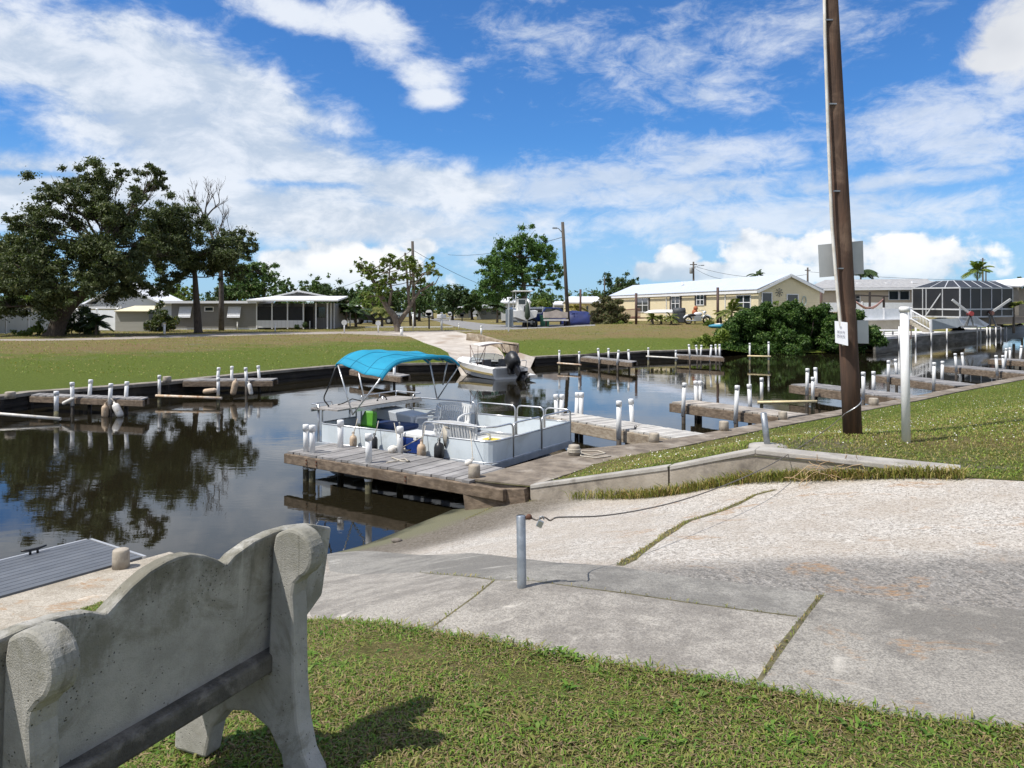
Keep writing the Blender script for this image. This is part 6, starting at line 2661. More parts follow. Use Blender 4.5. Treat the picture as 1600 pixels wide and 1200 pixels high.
t = thing('terrace_wall', 'tan retaining wall below the white railing', 'wall', D(1380, 514, 66))
m = MB()
a, b = D(1336, 517, 66), D(1432, 514, 68)
m.prism([D(1336, 517, 66), D(1432, 514, 68), D(1432, 499, 68), D(1336, 500.5, 66)], (0, .3, 0))
m.build('wall', TANWALL, t)
m = MB()
m.beam(D(1336, 500, 65.9), D(1432, 498.5, 67.9), .5, .1)
m.build('coping', TRIM, t)
vfence('terrace_railing', 'white panel railing on the tan terrace wall', D(1336, 500, 66.1), D(1424, 498.5, 67.9), .95, FENCEW, 2.2)
t = thing('stairs', 'white stair with slatted railing down to the dock terrace', 'stairs', D(1440, 515, 66))
m = MB()
for i in range(8):
    u = i / 7
    p = D(1424 + 30 * u, 500 + 17 * u, 67.5 - 3.0 * u)
    m.box(p + Vector((0, .4, -.05)), (.42, 1.1, .16))
m.build('steps', TANWALL, t)
m = MB()
for u in np.linspace(0, 1, 15):
    p = D(1423 + 31.5 * u, 499 + 18 * u, 67.2 - 3.0 * u)
    m.tube([p, p + Vector((0, 0, .85))], .022, 5)
m.beam(D(1423, 484.5, 67.2), D(1454.5, 502, 64.2), .07, .09)
m.beam(D(1423, 497.5, 67.2), D(1454.5, 515.5, 64.2), .06, .07)
m.box(D(1454.5, 509, 64.2), (.14, .14, 1.1))
m.build('railing', TRIM, t)
t = thing('pool_wall', 'pale grey sloping basin wall in front of the screen cage', 'wall', D(1480, 514, 68))
m = MB()
m.prism([D(1455, 515.5, 66), D(1496, 512, 69), D(1503, 508, 70), D(1497, 497, 70), D(1456, 499, 66)], (.1, .3, 0))
m.build('wall', pmat('pale_grey_wall', (.40, .43, .43), (.34, .37, .37), 2, .8), t)
t = thing('pool_wall', 'bright white sloping basin wall behind the boat davits', 'wall', D(1520, 510, 71))
m = MB()
m.prism([D(1497, 497, 71), D(1525, 495, 73), D(1546, 507, 76), D(1540, 511, 75), D(1503, 512.5, 71)], (.1, .3, 0))
m.build('wall', pmat('bright_white_wall', (.78, .80, .80), None, 3, .7), t)
t = thing('terrace_wall', 'tan bulkhead wall right of the boat davits', 'wall', D(1570, 506, 84))
m = MB()
m.prism([D(1545, 507.5, 82), D(1640, 503, 90), D(1640, 493.5, 90), D(1525, 496, 80)], (0, .3, 0))
m.build('wall', pmat('tan_bulkhead', (.44, .36, .28), None, 2, .8), t)
seawall('pale stained concrete seawall with white posts under the right terrace', FARR[:3], 1, ZC2, PATIO, pmat('stained_seawall', (.26, .25, .22), (.15, .14, .12), 1.2, .9, stretch=(.5, .5, 2.5), c3=(.04, .037, .03), s3=.5), width=5.0, cap_h=.2)
t = seawall('corrugated sheet pile wall at the right end of the canal', FARR[2:], 1, ZC2 + .0, CAPMAT, mk_siding('sheet_pile', (.24, .26, .28), .7, vertical=True), width=.6)
m = MB()
t = thing('terrace_floor', 'pale concrete terrace floor beside the right seawall', 'terrace', (30, 60, ZC2))
pf_ = [Vector((p.x, p.y, ZC2 + .02)) for p in FARR[:3]]
inn = inland(FARR[:3], 6.5, ZC2 + .02, 1)
for i in range(2):
    m.add([pf_[i], pf_[i + 1], inn[i + 1], inn[i]], [(0, 1, 2, 3)])
m.build('slab', PATIO, t)
# slim white mooring posts along that seawall
for px, y0, y1 in ((1401, 510, 538), (1427, 512, 542), (1451.5, 512, 537), (1476, 512, 532), (1523.5, 509, 522), (1529, 510, 524), (1539, 511, 523), (1544, 511, 523), (1553, 510, 524), (1560.5, 511, 525), (1569.5, 511, 523)):
    k_ = (px - 800) / F
    a_, b_ = (FARR[0], FARR[1]) if px < 1420 else (FARR[1], FARR[2])
    d_ = b_ - a_
    u = (k_ * a_.y - a_.x) / (d_.x - k_ * d_.y)
    p = a_.lerp(b_, u) + Vector((.12, -.16, 0))
    t = thing('mooring_post', 'slim white mooring post against the right terrace seawall', 'mooring post', (p.x, p.y, ZW), 0, 'slim white posts on the right seawall')
    m = MB()
    m.tube([Vector((p.x, p.y, ZW - .4)), Vector((p.x, p.y, H - (y0 - HOR) * p.y / F))], .07, 8)
    m.build('tube', PVC, t)


def davit(label, base, tip, foot_px, Y, red):
    t = thing('boat_davit', label, 'davit', D(foot_px[0], foot_px[1], Y), 0, 'boat davits on the right seawall')
    b0 = D(foot_px[0], foot_px[1], Y)
    hub = D(base[0], base[1], Y)
    m = MB()
    for s_ in (-1, 1):
        m.beam(b0 + Vector((s_ * .42, 0, 0)), hub, .10, .10)
    m.beam(b0 + Vector((0, .4, 0)), hub, .1, .1)
    m.box(b0 + Vector((0, 0, .06)), (1.2, .6, .14))
    m.build('stand', pmat('davit_steel', (.12, .13, .13), (.2, .2, .2), 4, .6), t)
    m = MB()
    m.beam(hub + (hub - D(tip[0], tip[1], Y)).normalized() * .3, D(tip[0], tip[1], Y), .16, .20)
    m.build('boom', pmat('davit_boom', (.50, .51, .51), None, 4, .5), t)
    m = MB()
    m.tube([hub + Vector((.0, -.25, 0)), hub + Vector((.0, .25, 0))], .22, 10)
    m.build('winch', pmat('red_winch' if red else 'rust_winch', (.38, .06, .06) if red else (.20, .10, .08), None, 5, .6), t)


davit('boat davit with red winch and boom raised to the left', (1516, 490), (1488, 468.5), (1514, 511), 70.5, True)
davit('boat davit with rusty base and boom raised to the right', (1548, 489), (1579, 467.5), (1551, 511), 76, False)
# dark timber play frame with a red hammock in front of the beige house
t = thing('timber_swing_stand', 'brown timber stand carrying a red hammock behind the utility pole', 'frame', D(1370, 498, 72))
for px, y0 in ((1336, 461), (1359, 456), (1381, 464)):
    m = MB()
    m.beam(D(px, 500, 72), D(px, y0, 72), .16, .16)
    m.build('post', SHUT, t)
m = MB()
m.beam(D(1332, 461, 72), D(1388, 463, 72), .14, .14)
m.build('beam', SHUT, t)
m = MB()
rows = []
for i in range(12):
    u = i / 11
    px, py = 1338 + 42 * u, 471 + 11 * sin(pi * u) - 4 * u
    rows.append([D(px, py, 71.7), D(px, py + 2.6 + 1.2 * sin(pi * u), 72.3)])
m.grid(rows)
tag(m.build('hammock', pmat('faded_red', (.50, .24, .22), (.60, .40, .38), 3, .9), solid=.04), 'faded red hammock slung in the brown timber frame', 'hammock')
t = thing('patio_table', 'white patio table with chairs on the low right terrace', 'table', D(1385, 523, 62))
m = MB()
m.box(D(1388, 516, 62), (2.2, 1.2, .08))
m.build('top', TRIM, t)
for px in (1381, 1395):
    m = MB()
    m.beam(D(px, 523, 62), D(px, 516, 62), .1, .1)
    m.build('leg', TRIM, t)

# white fence and yard things before the cream gable
vfence('vinyl_fence', 'white yard fence behind the big waterside bush', at(1158, 60.0, .0), at(1268, 63), 1.45, FENCEW, 2.6)
# brown pipes on the lawn line
for px, y0, Y, lb in ((994, 458, 64.5, 'left of the two rusty brown poles before the cream house'), (1121.5, 449, 62, 'rusty brown pole between the cream house and the small palm'),
                      (907, 452, 78, 'dark slim pole beside the cream carport'), (1283, 455, 66, 'brown pole at the right end of the cream gable')):
    b_ = at(px, Y)
    t = thing('pole', lb, 'pole', b_)
    m = MB()
    m.tube([b_ - Vector((0, 0, .2)), D(px, y0, Y)], .11, 8)
    m.build('tube', pmat('brown_pole', (.085, .045, .035), (.06, .035, .03), 6, .7), t)

# deck rail, kayak, grill etc in front of the cream house
t = thing('wooden_deck', 'small brown wooden deck with railing by the cream house', 'deck', at(985, 76))
m = MB()
p0, p1 = at(972, 79, .0), at(1000, 73, .0)
for z_ in (.5, 1.25):
    m.beam(p0 + Vector((0, 0, z_)), p1 + Vector((0, 0, z_)), .07, .09)
for u in np.linspace(0, 1, 17):
    p = p0.lerp(p1, u)
    m.beam(p + Vector((0, 0, .35)), p + Vector((0, 0, 1.25)), .05, .05)
m.build('railing', pmat('red_brown_wood', (.24, .13, .09), (.18, .10, .07), 5, .8), t)
m = MB()
m.beam(p0 + Vector((0, 0, .38)), p1 + Vector((0, 0, .38)), 1.6, .12)
m.build('platform', pmat('red_brown_wood', (.24, .13, .09)), t)
t = thing('upturned_boat', 'upturned white dinghy lying before the cream house', 'boat', at(1040, 67))
m = MB()
p = at(1040, 67, .55)
rows = []
for i in range(9):
    u = i / 8 * 2 - 1
    w_ = .55 * (1 - u ** 4) ** .5 + .02
    rows.append([p + Vector((u * 1.9, cos(a) * w_, sin(a) * w_ * .55 + .25)) for a in np.linspace(0, pi, 8)])
m.grid(rows, flip=True)
m.build('hull', GEL, t, solid=.03)
m = MB()
for u in (-1.2, 1.2):
    m.box(p + Vector((u, 0, -.15)), (.1, .8, .8))
m.build('trestle', WOODWET, t)
t = thing('grill', 'black covered barbecue grill by the cream house window', 'grill', at(1061, 65))
p = at(1061, 65)
m = MB()
m.box(p + Vector((0, 0, .5)), (.9, .6, .9))
m.build('cabinet', pmat('charcoal', (.045, .05, .055), (.07, .075, .08), 4, .6), t, bevel=.05)
m = MB()
m.tube([p + Vector((-.5, 0, .98)), p + Vector((.5, 0, .98))], .32, 12)
m.build('lid', pmat('charcoal', (.045, .05, .055)), t)
t = thing('paddle_boat', 'turquoise plastic boat lying behind the big bush', 'boat', at(1133, 61))
p = at(1128, 61, .12)
m = MB()
m.ball(p, 1.0, 14, 8, (1.1, .45, .2))
m.build('hull', pmat('turquoise_plastic', (.04, .25, .36), (.03, .2, .3), 4, .5), t)
m = MB()
m.ball(p + Vector((.1, 0, .12)), 1.0, 12, 6, (.8, .3, .13))
m.build('deck', GEL, t)

# motorcycle
mc = at(1089, 63.5)
t = thing('motorcycle', 'white cruiser motorcycle with orange seat parked by the cream house', 'motorcycle', mc)
def wheel(x):
    m = MB()
    c_ = mc + Vector((x, 0, .33))
    m.tube([c_ + Vector((cos(a) * .28, 0, sin(a) * .28)) for a in np.linspace(0, 2 * pi, 19)], .075, 8, cap=False)
    w_ = m.build('wheel', BLACK, t)
    m = MB()
    for k_ in range(5):
        a = k_ * 2 * pi / 5
        m.tube([c_, c_ + Vector((cos(a) * .26, 0, sin(a) * .26))], .025, 5)
    m.build('rim', ALU, w_)
wheel(-.72)
wheel(.80)
m = MB()
m.ball(mc + Vector((.1, 0, .82)), .3, 12, 8, (1.25, .55, .62))
m.build('tank', pmat('white_paint', (.72, .73, .76), None, 3, .25), t)
m = MB()
m.ball(mc + Vector((-.42, 0, .74)), .3, 10, 7, (1.3, .6, .4))
m.build('saddle', BLACK, t)
m = MB()
m.box(mc + Vector((.05, 0, .45)), (.62, .36, .42))
m.tube([mc + Vector((-.1, -.2, .28)), mc + Vector((-.95, -.24, .30))], .06, 8)
m.build('engine', ALU, t, bevel=.04)
m = MB()
for s_ in (-.1, .1):
    m.tube([mc + Vector((.80, s_, .33)), mc + Vector((.50, s_, 1.08))], .03, 6)
m.tube(rnd_path([mc + Vector((.25, -.42, 1.16)), mc + Vector((.5, -.25, 1.12)), mc + Vector((.5, .25, 1.12)), mc + Vector((.25, .42, 1.16))], .1), .02, 6)
m.build('fork', ALU, t)
m = MB()
m.ball(mc + Vector((.66, 0, .98)), .13, 10, 7)
m.build('headlight', ALU, t)
m = MB()
for x in (-.72, .80):
    pts_ = [mc + Vector((x + cos(a) * .40, 0, .33 + sin(a) * .40)) for a in np.linspace(R(20), R(160), 9)]
    m.tube(pts_, .08, 6)
m.build('mudguard', pmat('white_paint', (.72, .73, .76)), t)
op = mc + Vector((-.05, .5, .95))
t = thing('ornament_bear', 'round orange yard ornament behind the motorcycle', 'ornament', op)
m = MB()
m.ball(op, .28, 10, 8, (.9, .8, 1.1))
m.ball(op + Vector((.05, -.05, .36)), .19, 10, 8)
m.build('body', pmat('orange_clay', (.42, .13, .05), (.34, .10, .04), 6, .8), t)
m = MB()
m.tube([op - Vector((0, 0, 1.0)), op], .05, 6)
m.build('stand', WOODWET, t)

# ---------------------------------------------------------------- the street corner: vehicles
ROADY = 70
# centre console boat on a trailer
bp_ = at(822, 67)
t = thing('trailered_boat', 'white centre console boat with hardtop on its trailer', 'boat', bp_ + Vector((0, 0, .5)), R(100))
xs_ = [0, .8, 2.0, 3.4, 4.6, 5.4, 5.8]
gw_ = [1.05, 1.1, 1.12, 1.08, .85, .45, .05]
kz_ = [.10, .08, .06, .08, .2, .55, .95]
gz2 = [.95, .98, 1.05, 1.12, 1.2, 1.28, 1.32]
m = MB()
rows = [[(x, gw_[i], gz2[i]), (x, gw_[i] * .86, kz_[i] + .32), (x, 0, kz_[i]), (x, -gw_[i] * .86, kz_[i] + .32), (x, -gw_[i], gz2[i])] for i, x in enumerate(xs_)]
m.grid(rows, smooth=False)
m.add(rows[0], [(0, 1, 2, 3, 4)])
m.grid([[r_[0], (r_[0][0], 0, r_[0][2] - .12), r_[4]] for r_ in rows], smooth=False, flip=True)
m.build('hull', GEL, t, local=True)
m = MB()
m.box((2.3, 0, 1.5), (.8, .9, 1.1))
m.build('console', GEL, t, local=True, bevel=.06)
m = MB()
m.box((2.2, 0, 2.72), (2.1, 1.7, .10))
m.build('hardtop', GEL, t, local=True, bevel=.04)
m = MB()
for x in (1.5, 2.9):
    for y in (-.62, .62):
        m.tube([(x, y, 1.0), (x, y * 1.05, 2.7)], .04, 6)
m.build('top_frame', ALU, t, local=True)
m = MB()
m.box((2.3, -.46, 1.75), (.5, .02, .35))
m.box((1.88, 0, 1.75), (.02, .6, .4))
m.build('console_window', GLASSD, t, local=True)
m = MB()
m.lathe((-.25, 0, .95), [(.1, -.75), (.12, -.1), (.24, -.05), (.25, .38), (.12, .5)], 12)
m.build('outboard_motor', BLACK, t, local=True)
tr = thing('boat_trailer', 'metal trailer under the white centre console boat', 'trailer', bp_, R(100))
m = MB()
for s_ in (-.7, .7):
    m.beam((-.2, s_, .5), (5.0, s_ * .3, .5), .1, .12)
m.beam((5.0, 0, .5), (6.6, 0, .5), .1, .12)
for x in (.3, 1.8, 3.4):
    m.beam((x, -.7, .5), (x, .7, .5), .08, .1)
m.build('frame', GALV, tr, local=True)
for x in (1.0, 1.75):
    for s_ in (-1, 1):
        m = MB()
        m.tube([(x, s_ * 1.0, .32), (x, s_ * 1.18, .32)], .32, 16)
        w_ = m.build('wheel', BLACK, tr, local=True)
        m = MB()
        m.tube([(x, s_ * 1.185, .32), (x, s_ * 1.19, .32)], .16, 12)
        m.build('rim', ALU, w_, local=True)


def pickup(label, px, Y, rz, paint, name='pickup_truck', topper=None):
    b0 = at(px, Y)
    t = thing(name, label, 'pickup truck', b0, rz)
    m = MB()
    side = [(-2.7, .45), (2.75, .45), (2.85, .75), (2.75, 1.0), (1.35, 1.10), (.75, 1.72), (-.55, 1.75), (-.95, 1.15), (-2.75, 1.12), (-2.8, .6)]
    m.prism([Vector((x, -.95, z)) for x, z in side], (0, 1.9, 0))
    bd = m.build('body', paint, t, local=True, bevel=.06)
    m = MB()
    for s_ in (-1, 1):
        m.prism([Vector((x, s_ * .962 - .005, z)) for x, z in [(1.12, 1.15), (.68, 1.62), (-.48, 1.65), (-.78, 1.18)]], (0, .012, 0))
    m.build('window', GLASSD, t, local=True)
    m = MB()
    m.prism([Vector((x, -.80, z)) for x, z in [(1.33, 1.14), (.80, 1.68), (.83, 1.69), (1.36, 1.15)]], (0, 1.6, 0))
    m.build('windshield', GLASSD, t, local=True)
    if topper:
        m = MB()
        m.prism([Vector((x, -.93, z)) for x, z in [(-.7, 1.14), (-.7, 1.80), (-2.6, 1.74), (-2.75, 1.14)]], (0, 1.86, 0))
        tp_ = m.build('topper', topper, t, local=True, bevel=.06)
        m = MB()
        for s_ in (-1, 1):
            m.prism([Vector((x, s_ * .94 - .005, z)) for x, z in [(-.85, 1.30), (-.85, 1.62), (-2.5, 1.58), (-2.55, 1.30)]], (0, .012, 0))
        m.build('topper_window', GLASSD, tp_, local=True)
    for x in (-1.75, 1.75):
        for s_ in (-1, 1):
            m = MB()
            m.tube([(x, s_ * .80, .38), (x, s_ * 1.0, .38)], .38, 16)
            w_ = m.build('wheel', BLACK, t, local=True)
            m = MB()
            m.tube([(x, s_ * 1.003, .38), (x, s_ * 1.01, .38)], .2, 12)
            m.build('rim', ALU, w_, local=True)
    for s_ in (-.7, .7):
        m = MB()
        m.box((2.83, s_, .82), (.06, .35, .18))
        m.build('headlight', pmat('lamp_glass', (.6, .6, .58), None, 4, .2), t, local=True)
        m = MB()
        m.box((-2.8, s_, .9), (.04, .2, .3))
        m.build('tail_light', pmat('red_lens', (.3, .02, .02), None, 4, .3), t, local=True)
    m = MB()
    m.box((2.88, 0, .52), (.14, 1.9, .2))
    m.box((-2.84, 0, .52), (.14, 1.9, .2))
    m.build('bumper', ALU, t, local=True)
    return t


BLUEP = pmat('blue_car_paint', (.015, .035, .16), (.012, .03, .14), 4, .25)
pickup('dark blue pickup truck with white topper parked at the corner', 859, 70.5, R(6), BLUEP, topper=pmat('topper_white', (.66, .68, .70), None, 3, .4))
# tarp-covered load
p = at(905, 70)
t = thing('tarp_covered_boat', 'low load under a dark blue tarp beside the pole', 'tarp', p)
m = MB()
rows = []
for i in range(13):
    u = i / 12 * 2 - 1
    w_ = 1.0 * (1 - abs(u) ** 5) ** .5 + .02
    rows.append([p + Vector((u * 1.75, cos(a) * w_, max(.02, sin(a) * 1.25 * (1 - .22 * u * u - .1 * u) * (.6 + .4 * w_) + .05 * sin(7 * a + 9 * u)))) for a in np.linspace(0, pi, 13)])
m.grid(rows, flip=True)
m.build('tarp', pmat('navy_tarp', (.014, .028, .14), (.01, .02, .10), 2, .55, bstr=.6, bscale=4), t, solid=.02)
m = MB()
m.tube([p + Vector((1.35, -.65, .55)), p + Vector((1.35, -.95, .55))], .5, 14)
m.build('cover_flap', SHUT, t)
# utility trailer with plywood sides
p = at(868, 65.5)
t = thing('utility_trailer', 'small plywood sided utility trailer parked on the grass', 'trailer', p)
PLY = pmat('plywood', (.46, .40, .36), (.36, .31, .28), 2.5, .85)
m = MB()
m.prism([p + Vector((x, -.7, z)) for x, z in [(-1.0, .72), (1.0, .72), (1.0, 1.22), (.45, 1.28), (0, 1.42), (-.45, 1.28), (-1.0, 1.22)]], (0, .05, 0))
m.box(p + Vector((0, .35, .74)), (2.0, 2.1, .06))
for s_ in (-1, 1):
    m.box(p + Vector((s_ * .98, .35, .98)), (.05, 2.0, .5))
m.build('bed', PLY, t)
m = MB()
m.box(p + Vector((0, -.72, .55)), (2.1, .12, .14))
m.box(p + Vector((0, .3, .55)), (1.5, 2.2, .10))
m.build('chassis', pmat('trailer_white', (.60, .58, .55), None, 3, .6), t)
for s_ in (-1, 1):
    m = MB()
    m.tube([p + Vector((s_ * .72, .2, .3)), p + Vector((s_ * .88, .2, .3))], .3, 14)
    m.build('wheel', BLACK, t)
p = at(851, 68)
t = thing('garbage_bin', 'green wheeled garbage bin between the boat and the trailer', 'bin', p)
m = MB()
m.box(p + Vector((0, 0, .5)), (.75, .7, .95), taper=1.12)
m.build('body', pmat('bin_green', (.01, .09, .05), None, 4, .5), t, bevel=.03)
m = MB()
m.box(p + Vector((0, 0, 1.0)), (.85, .82, .07))
m.build('lid', pmat('bin_green', (.01, .09, .05)), t, bevel=.02)
# beach umbrella folded, dark green
p = at(824, 62)
t = thing('folded_umbrella', 'folded dark green umbrella standing on the grass', 'umbrella', p)
m = MB()
m.tube([p, p + Vector((0, 0, 2.2))], .03, 6)
m.build('pole', ALU, t)
m = MB()
m.lathe(p + Vector((0, 0, .75)), [(.06, 0), (.24, .25), (.2, .8), (.05, 1.5)], 9)
m.build('cover', pmat('dark_green_cloth', (.05, .07, .05), (.035, .05, .035), 3, .9), t)
# grey cabinet on a post
p = at(794.5, 57)
t = thing('meter_cabinet', 'grey electrical cabinet on a white post beside the ramp', 'cabinet', p)
pt_ = D(795, 471, 57)
m = MB()
m.beam(p, pt_, .10, .10)
m.build('post', pmat('pale_grey_post', (.50, .53, .56), None, 4, .6), t)
m = MB()
a, b = D(790, 483, 57.08), D(802, 511, 57.08)
m.box2((a.x, 57.07, b.z), (b.x, 57.35, a.z))
m.build('box', pmat('cabinet_grey', (.27, .31, .35), (.22, .25, .29), 3, .5, metal=.3), t)
# retaining rubble at the ramp head
t = thing('ramp_retaining_wall', 'low rough tan retaining wall at the head of the far ramp', 'wall', at(760, 52))
m = MB()
pa = [cast(a, b, g, 3.0) for a, b in [(731, 531), (748, 533), (765, 538), (785, 544), (806, 550)]]
for q0, q1 in zip(pa[:-1], pa[1:]):
    d_ = (q1 - q0).normalized()
    m.beam(q0 - d_ * .05 + Vector((0, 0, .12)), q1 + d_ * .05 + Vector((0, 0, .12)), .35, .62)
m.build('wall', pmat('rubble_concrete', (.36, .29, .21), (.20, .155, .11), 1.8, .95, c3=(.50, .44, .35), s3=2.2, bstr=.8, bscale=5), t, bevel=.05)

# ---------------------------------------------------------------- mailboxes and little white posts
def small_post(label, px, y0, y1, r=.06, Y=None, mat=PVC, name='white_post', group='low white posts by the road'):
    b_ = cast(px, y1, g, 3.0) if Y is None else at(px, Y)
    t = thing(name, label, 'post', b_, 0, group)
    tp_ = D(px, y0, b_.y)
    m, c = MB(), MB()
    post_shape(m, c, b_ - Vector((0, 0, .1)), tp_, r)
    o = m.build('post', mat, t)
    c.build('cap', PVCCAP, o)
    return t, b_, tp_


small_post('leaning white post by the dark shrub near the shed', 257, 506, 522, .09)
small_post('white post on the grass before the grey house skirting', 371, 503, 515)
small_post('white post left of the porch panels of the grey house', 430, 505, 518)
small_post('white post in front of the porch door of the grey house', 484, 501.5, 514.5)
small_post('thick white post at the head of the far ramp', 627.5, 511, 524, .12)
small_post('white post at the right edge of the far ramp', 752, 509, 523, .08)
small_post('white post on the grass below the cabinet', 717, 505, 514, .06)
small_post('slim white flag post beside the half bare tree', 645.5, 488, 516, .07)
small_post('white post by the palm shrubs of the grey house', 547, 488, 511, .07)
t, b_, tp_ = small_post('tall white bracketed mailbox post by the street', 690, 488, 516, .10)
m = MB()
m.box(tp_ + Vector((0, 0, -.35)), (.75, .3, .34))
m.build('mailbox', TRIM, t, bevel=.06)


def mailbox(label, px, y0, y1, mbox, post, w_=.3):
    b_ = cast(px, y1, g, 3.0)
    t = thing('mailbox', label, 'mailbox', b_, 0, 'mailboxes by the street')
    tp_ = D(px, y0, b_.y)
    m = MB()
    m.beam(b_ - Vector((0, 0, .1)), tp_, .13, .13)
    m.build('post', post, t)
    m = MB()
    m.box(tp_ + Vector((0, -.1, 0)), (w_, .55, .3))
    m.tube([tp_ + Vector((0, -.375, .12)), tp_ + Vector((0, .175, .12))], w_ / 2, 10)
    m.build('box', mbox, t)


mailbox('white mailbox on a black post beside the street', 670.5, 491, 514, TRIM, BLACK, .55)
mailbox('small white mailbox far up the street', 703, 491.5, 502, TRIM, PVC, .5)
mailbox('dark mailbox under the trees up the street', 722, 493, 502, BLACK, BLACK, .5)
for px, py, Y in ((538, 504, 56), (591, 505, 57)):
    b_ = at(px, Y)
    t = thing('round_sign', 'round white tag on a low post left of the half bare tree' if px < 560 else 'round pale tag on a low post nearest the half bare tree', 'sign', b_)
    c_ = D(px, py, Y)
    m = MB()
    m.tube([b_, c_], .05, 8)
    m.build('post', PVC, t)
    m = MB()
    m.tube([c_ + Vector((0, -.05, 0)), c_ + Vector((0, .02, 0))], .20, 14)
    m.build('disc', pmat('tag_white', (.55, .56, .56), (.45, .46, .46), 6, .6), t)
t = thing('road_chain', 'long low white curb line across the lawn by the street', 'curb', at(640, 58))
m = MB()
for a, b in ((570, 618), (622, 708)):
    m.beam(cast(a, 512, g, 3) + Vector((0, 0, .05)), cast(b, 511.5, g, 3) + Vector((0, 0, .05)), .16, .10)
m.build('curb', TRIM, t)

# ---------------------------------------------------------------- distant houses
def far_house(label, x0, x1, ytop, yeave, ybase, Y, wall, roof, wins=(), group=None, name='far_house'):
    t = thing(name, label, 'house', D((x0 + x1) / 2, ybase, Y), 0, group)
    m = MB()
    fbox(m, x0, yeave, x1, ybase + 3, Y, 8)
    m.build('wall', wall, t)
    a, b = D(x0 - 2, yeave, Y - .5), D(x1 + 2, yeave, Y - .5)
    r_ = D(0, ytop, Y + 3).z
    m = MB()
    m.prism([a, b, Vector((b.x - .5, Y + 4, r_)), Vector((a.x + .5, Y + 4, r_))], (0, 0, .15))
    m.prism([Vector((a.x + .5, Y + 4, r_)), Vector((b.x - .5, Y + 4, r_)), b + Vector((0, 9, 0)), a + Vector((0, 9, 0))], (0, 0, .15))
    m.build('roof', roof, t)
    for x_, y_, x2, y2 in wins:
        m = MB()
        fbox(m, x_, y_, x2, y2, Y - .05, .1)
        m.build('window', GLASSD, t)
    return t


far_house('white carport house right of the grey porch', 533, 566, 474, 481, 503, 92, WHITES, ROOFB, ((537, 485, 545, 500), (552, 486, 558, 500)))
far_house('small teal house far down the street', 566, 592, 483, 488, 503, 120, pmat('pale_teal', (.42, .52, .52), None, 3, .8), ROOFB, ((570, 492, 574, 499),))
far_house('white garage with doors at the far end of the street', 655, 668, 486, 489, 497, 160, WHITES, ROOFB, ((658, 491, 660, 495), (662, 491, 665, 495)))
far_house('low beige house under trees across the street', 711, 732, 480, 483.5, 494, 125, pmat('dull_beige', (.33, .31, .25), None, 3, .8), ROOFG, ((722, 487, 728, 491),))
far_house('white house with white gable behind the trailered boat', 783, 828, 466, 474, 498, 90, WHITES, ROOFB, ((800, 478, 804, 486), (812, 478, 816, 488)))
far_house('pale yellow carport house left of the cream house', 888, 945, 465, 474, 505, 88, YELLOW, ROOFB, ((916, 478, 919, 495),))
far_house('white topped house far behind the blue pickup', 866, 885, 472, 477, 500, 100, WHITES, ROOFB, ((870, 481, 880, 485),))
far_house('grey house with dark front between the trees', 745, 783, 477, 482, 497, 118, pmat('dull_grey', (.26, .27, .26), None, 3, .8), pmat('grey_roof', (.30, .32, .32), None, 3, .8), ((752, 486, 760, 491), (768, 486, 776, 491)))
# parked camper and car far up the street
p = at(765, 150)
t = thing('camper', 'silver camper trailer under the tree across the street', 'camper', p)
m = MB()
m.prism([p + Vector((x, 0, z)) for x, z in [(-3.4, .6), (2.8, .6), (3.0, 1.6), (2.6, 2.6), (-2.9, 2.7), (-3.5, 2.2)]], (0, 2.2, 0))
m.build('body', pmat('camper_silver', (.42, .44, .45), (.34, .36, .37), 2, .4), t, bevel=.15)
m = MB()
for x in (-2.2, -.3, 1.4):
    m.box(p + Vector((x, -.02, 1.8)), (1.0, .05, .55))
m.build('window', GLASSD, t)
for x in (-.5, .4):
    m = MB()
    m.tube([p + Vector((x, -.05, .36)), p + Vector((x, .2, .36))], .36, 12)
    m.build('wheel', BLACK, t)
pickup('small dark pickup truck parked by the palms left of the street', 585, 86, R(0), pmat('black_paint', (.02, .02, .022), None, 4, .3))
pickup('silver car shaped pickup far behind the half bare tree', 632, 120, R(170), pmat('silver_paint', (.40, .45, .48), None, 4, .3))

# ---------------------------------------------------------------- utility poles and wires
def upole(label, x0, y0, x1, y1, Y, r=.14, arm=None, mat=POLEGREY, lamp=None, can=None):
    b_, t_ = D(x1, y1, Y), D(x0, y0, Y)
    gz0 = g(b_.x, b_.y)
    b_.z = min(b_.z, gz0)
    t = thing('power_pole', label, 'utility pole', b_, 0, 'power poles')
    m = MB()
    m.tube([b_, t_], [r, r * .75], 10)
    m.build('shaft', mat, t)
    if arm:
        m = MB()
        m.beam(t_ + Vector((-arm, 0, -.4)), t_ + Vector((arm, 0, -.4)), .1, .12)
        m.build('crossarm', mat, t)
    if lamp:
        m = MB()
        m.tube([t_ + Vector((0, 0, -.95)), t_ + Vector((lamp * .5, 0, -.55)), t_ + Vector((lamp * .85, 0, -.5))], .04, 6)
        m.box(t_ + Vector((lamp * .95, 0, -.52)), (.4, .22, .12))
        m.build('street_light', GALV, t)
    if can:
        m = MB()
        m.lathe(t_ + Vector((-.35, -.1, -1.7)), [(.2, 0), (.24, .05), (.24, .8), (.18, .9)], 10)
        m.build('transformer', pmat('transformer_grey', (.32, .33, .33), None, 4, .5), t)
    return t, t_


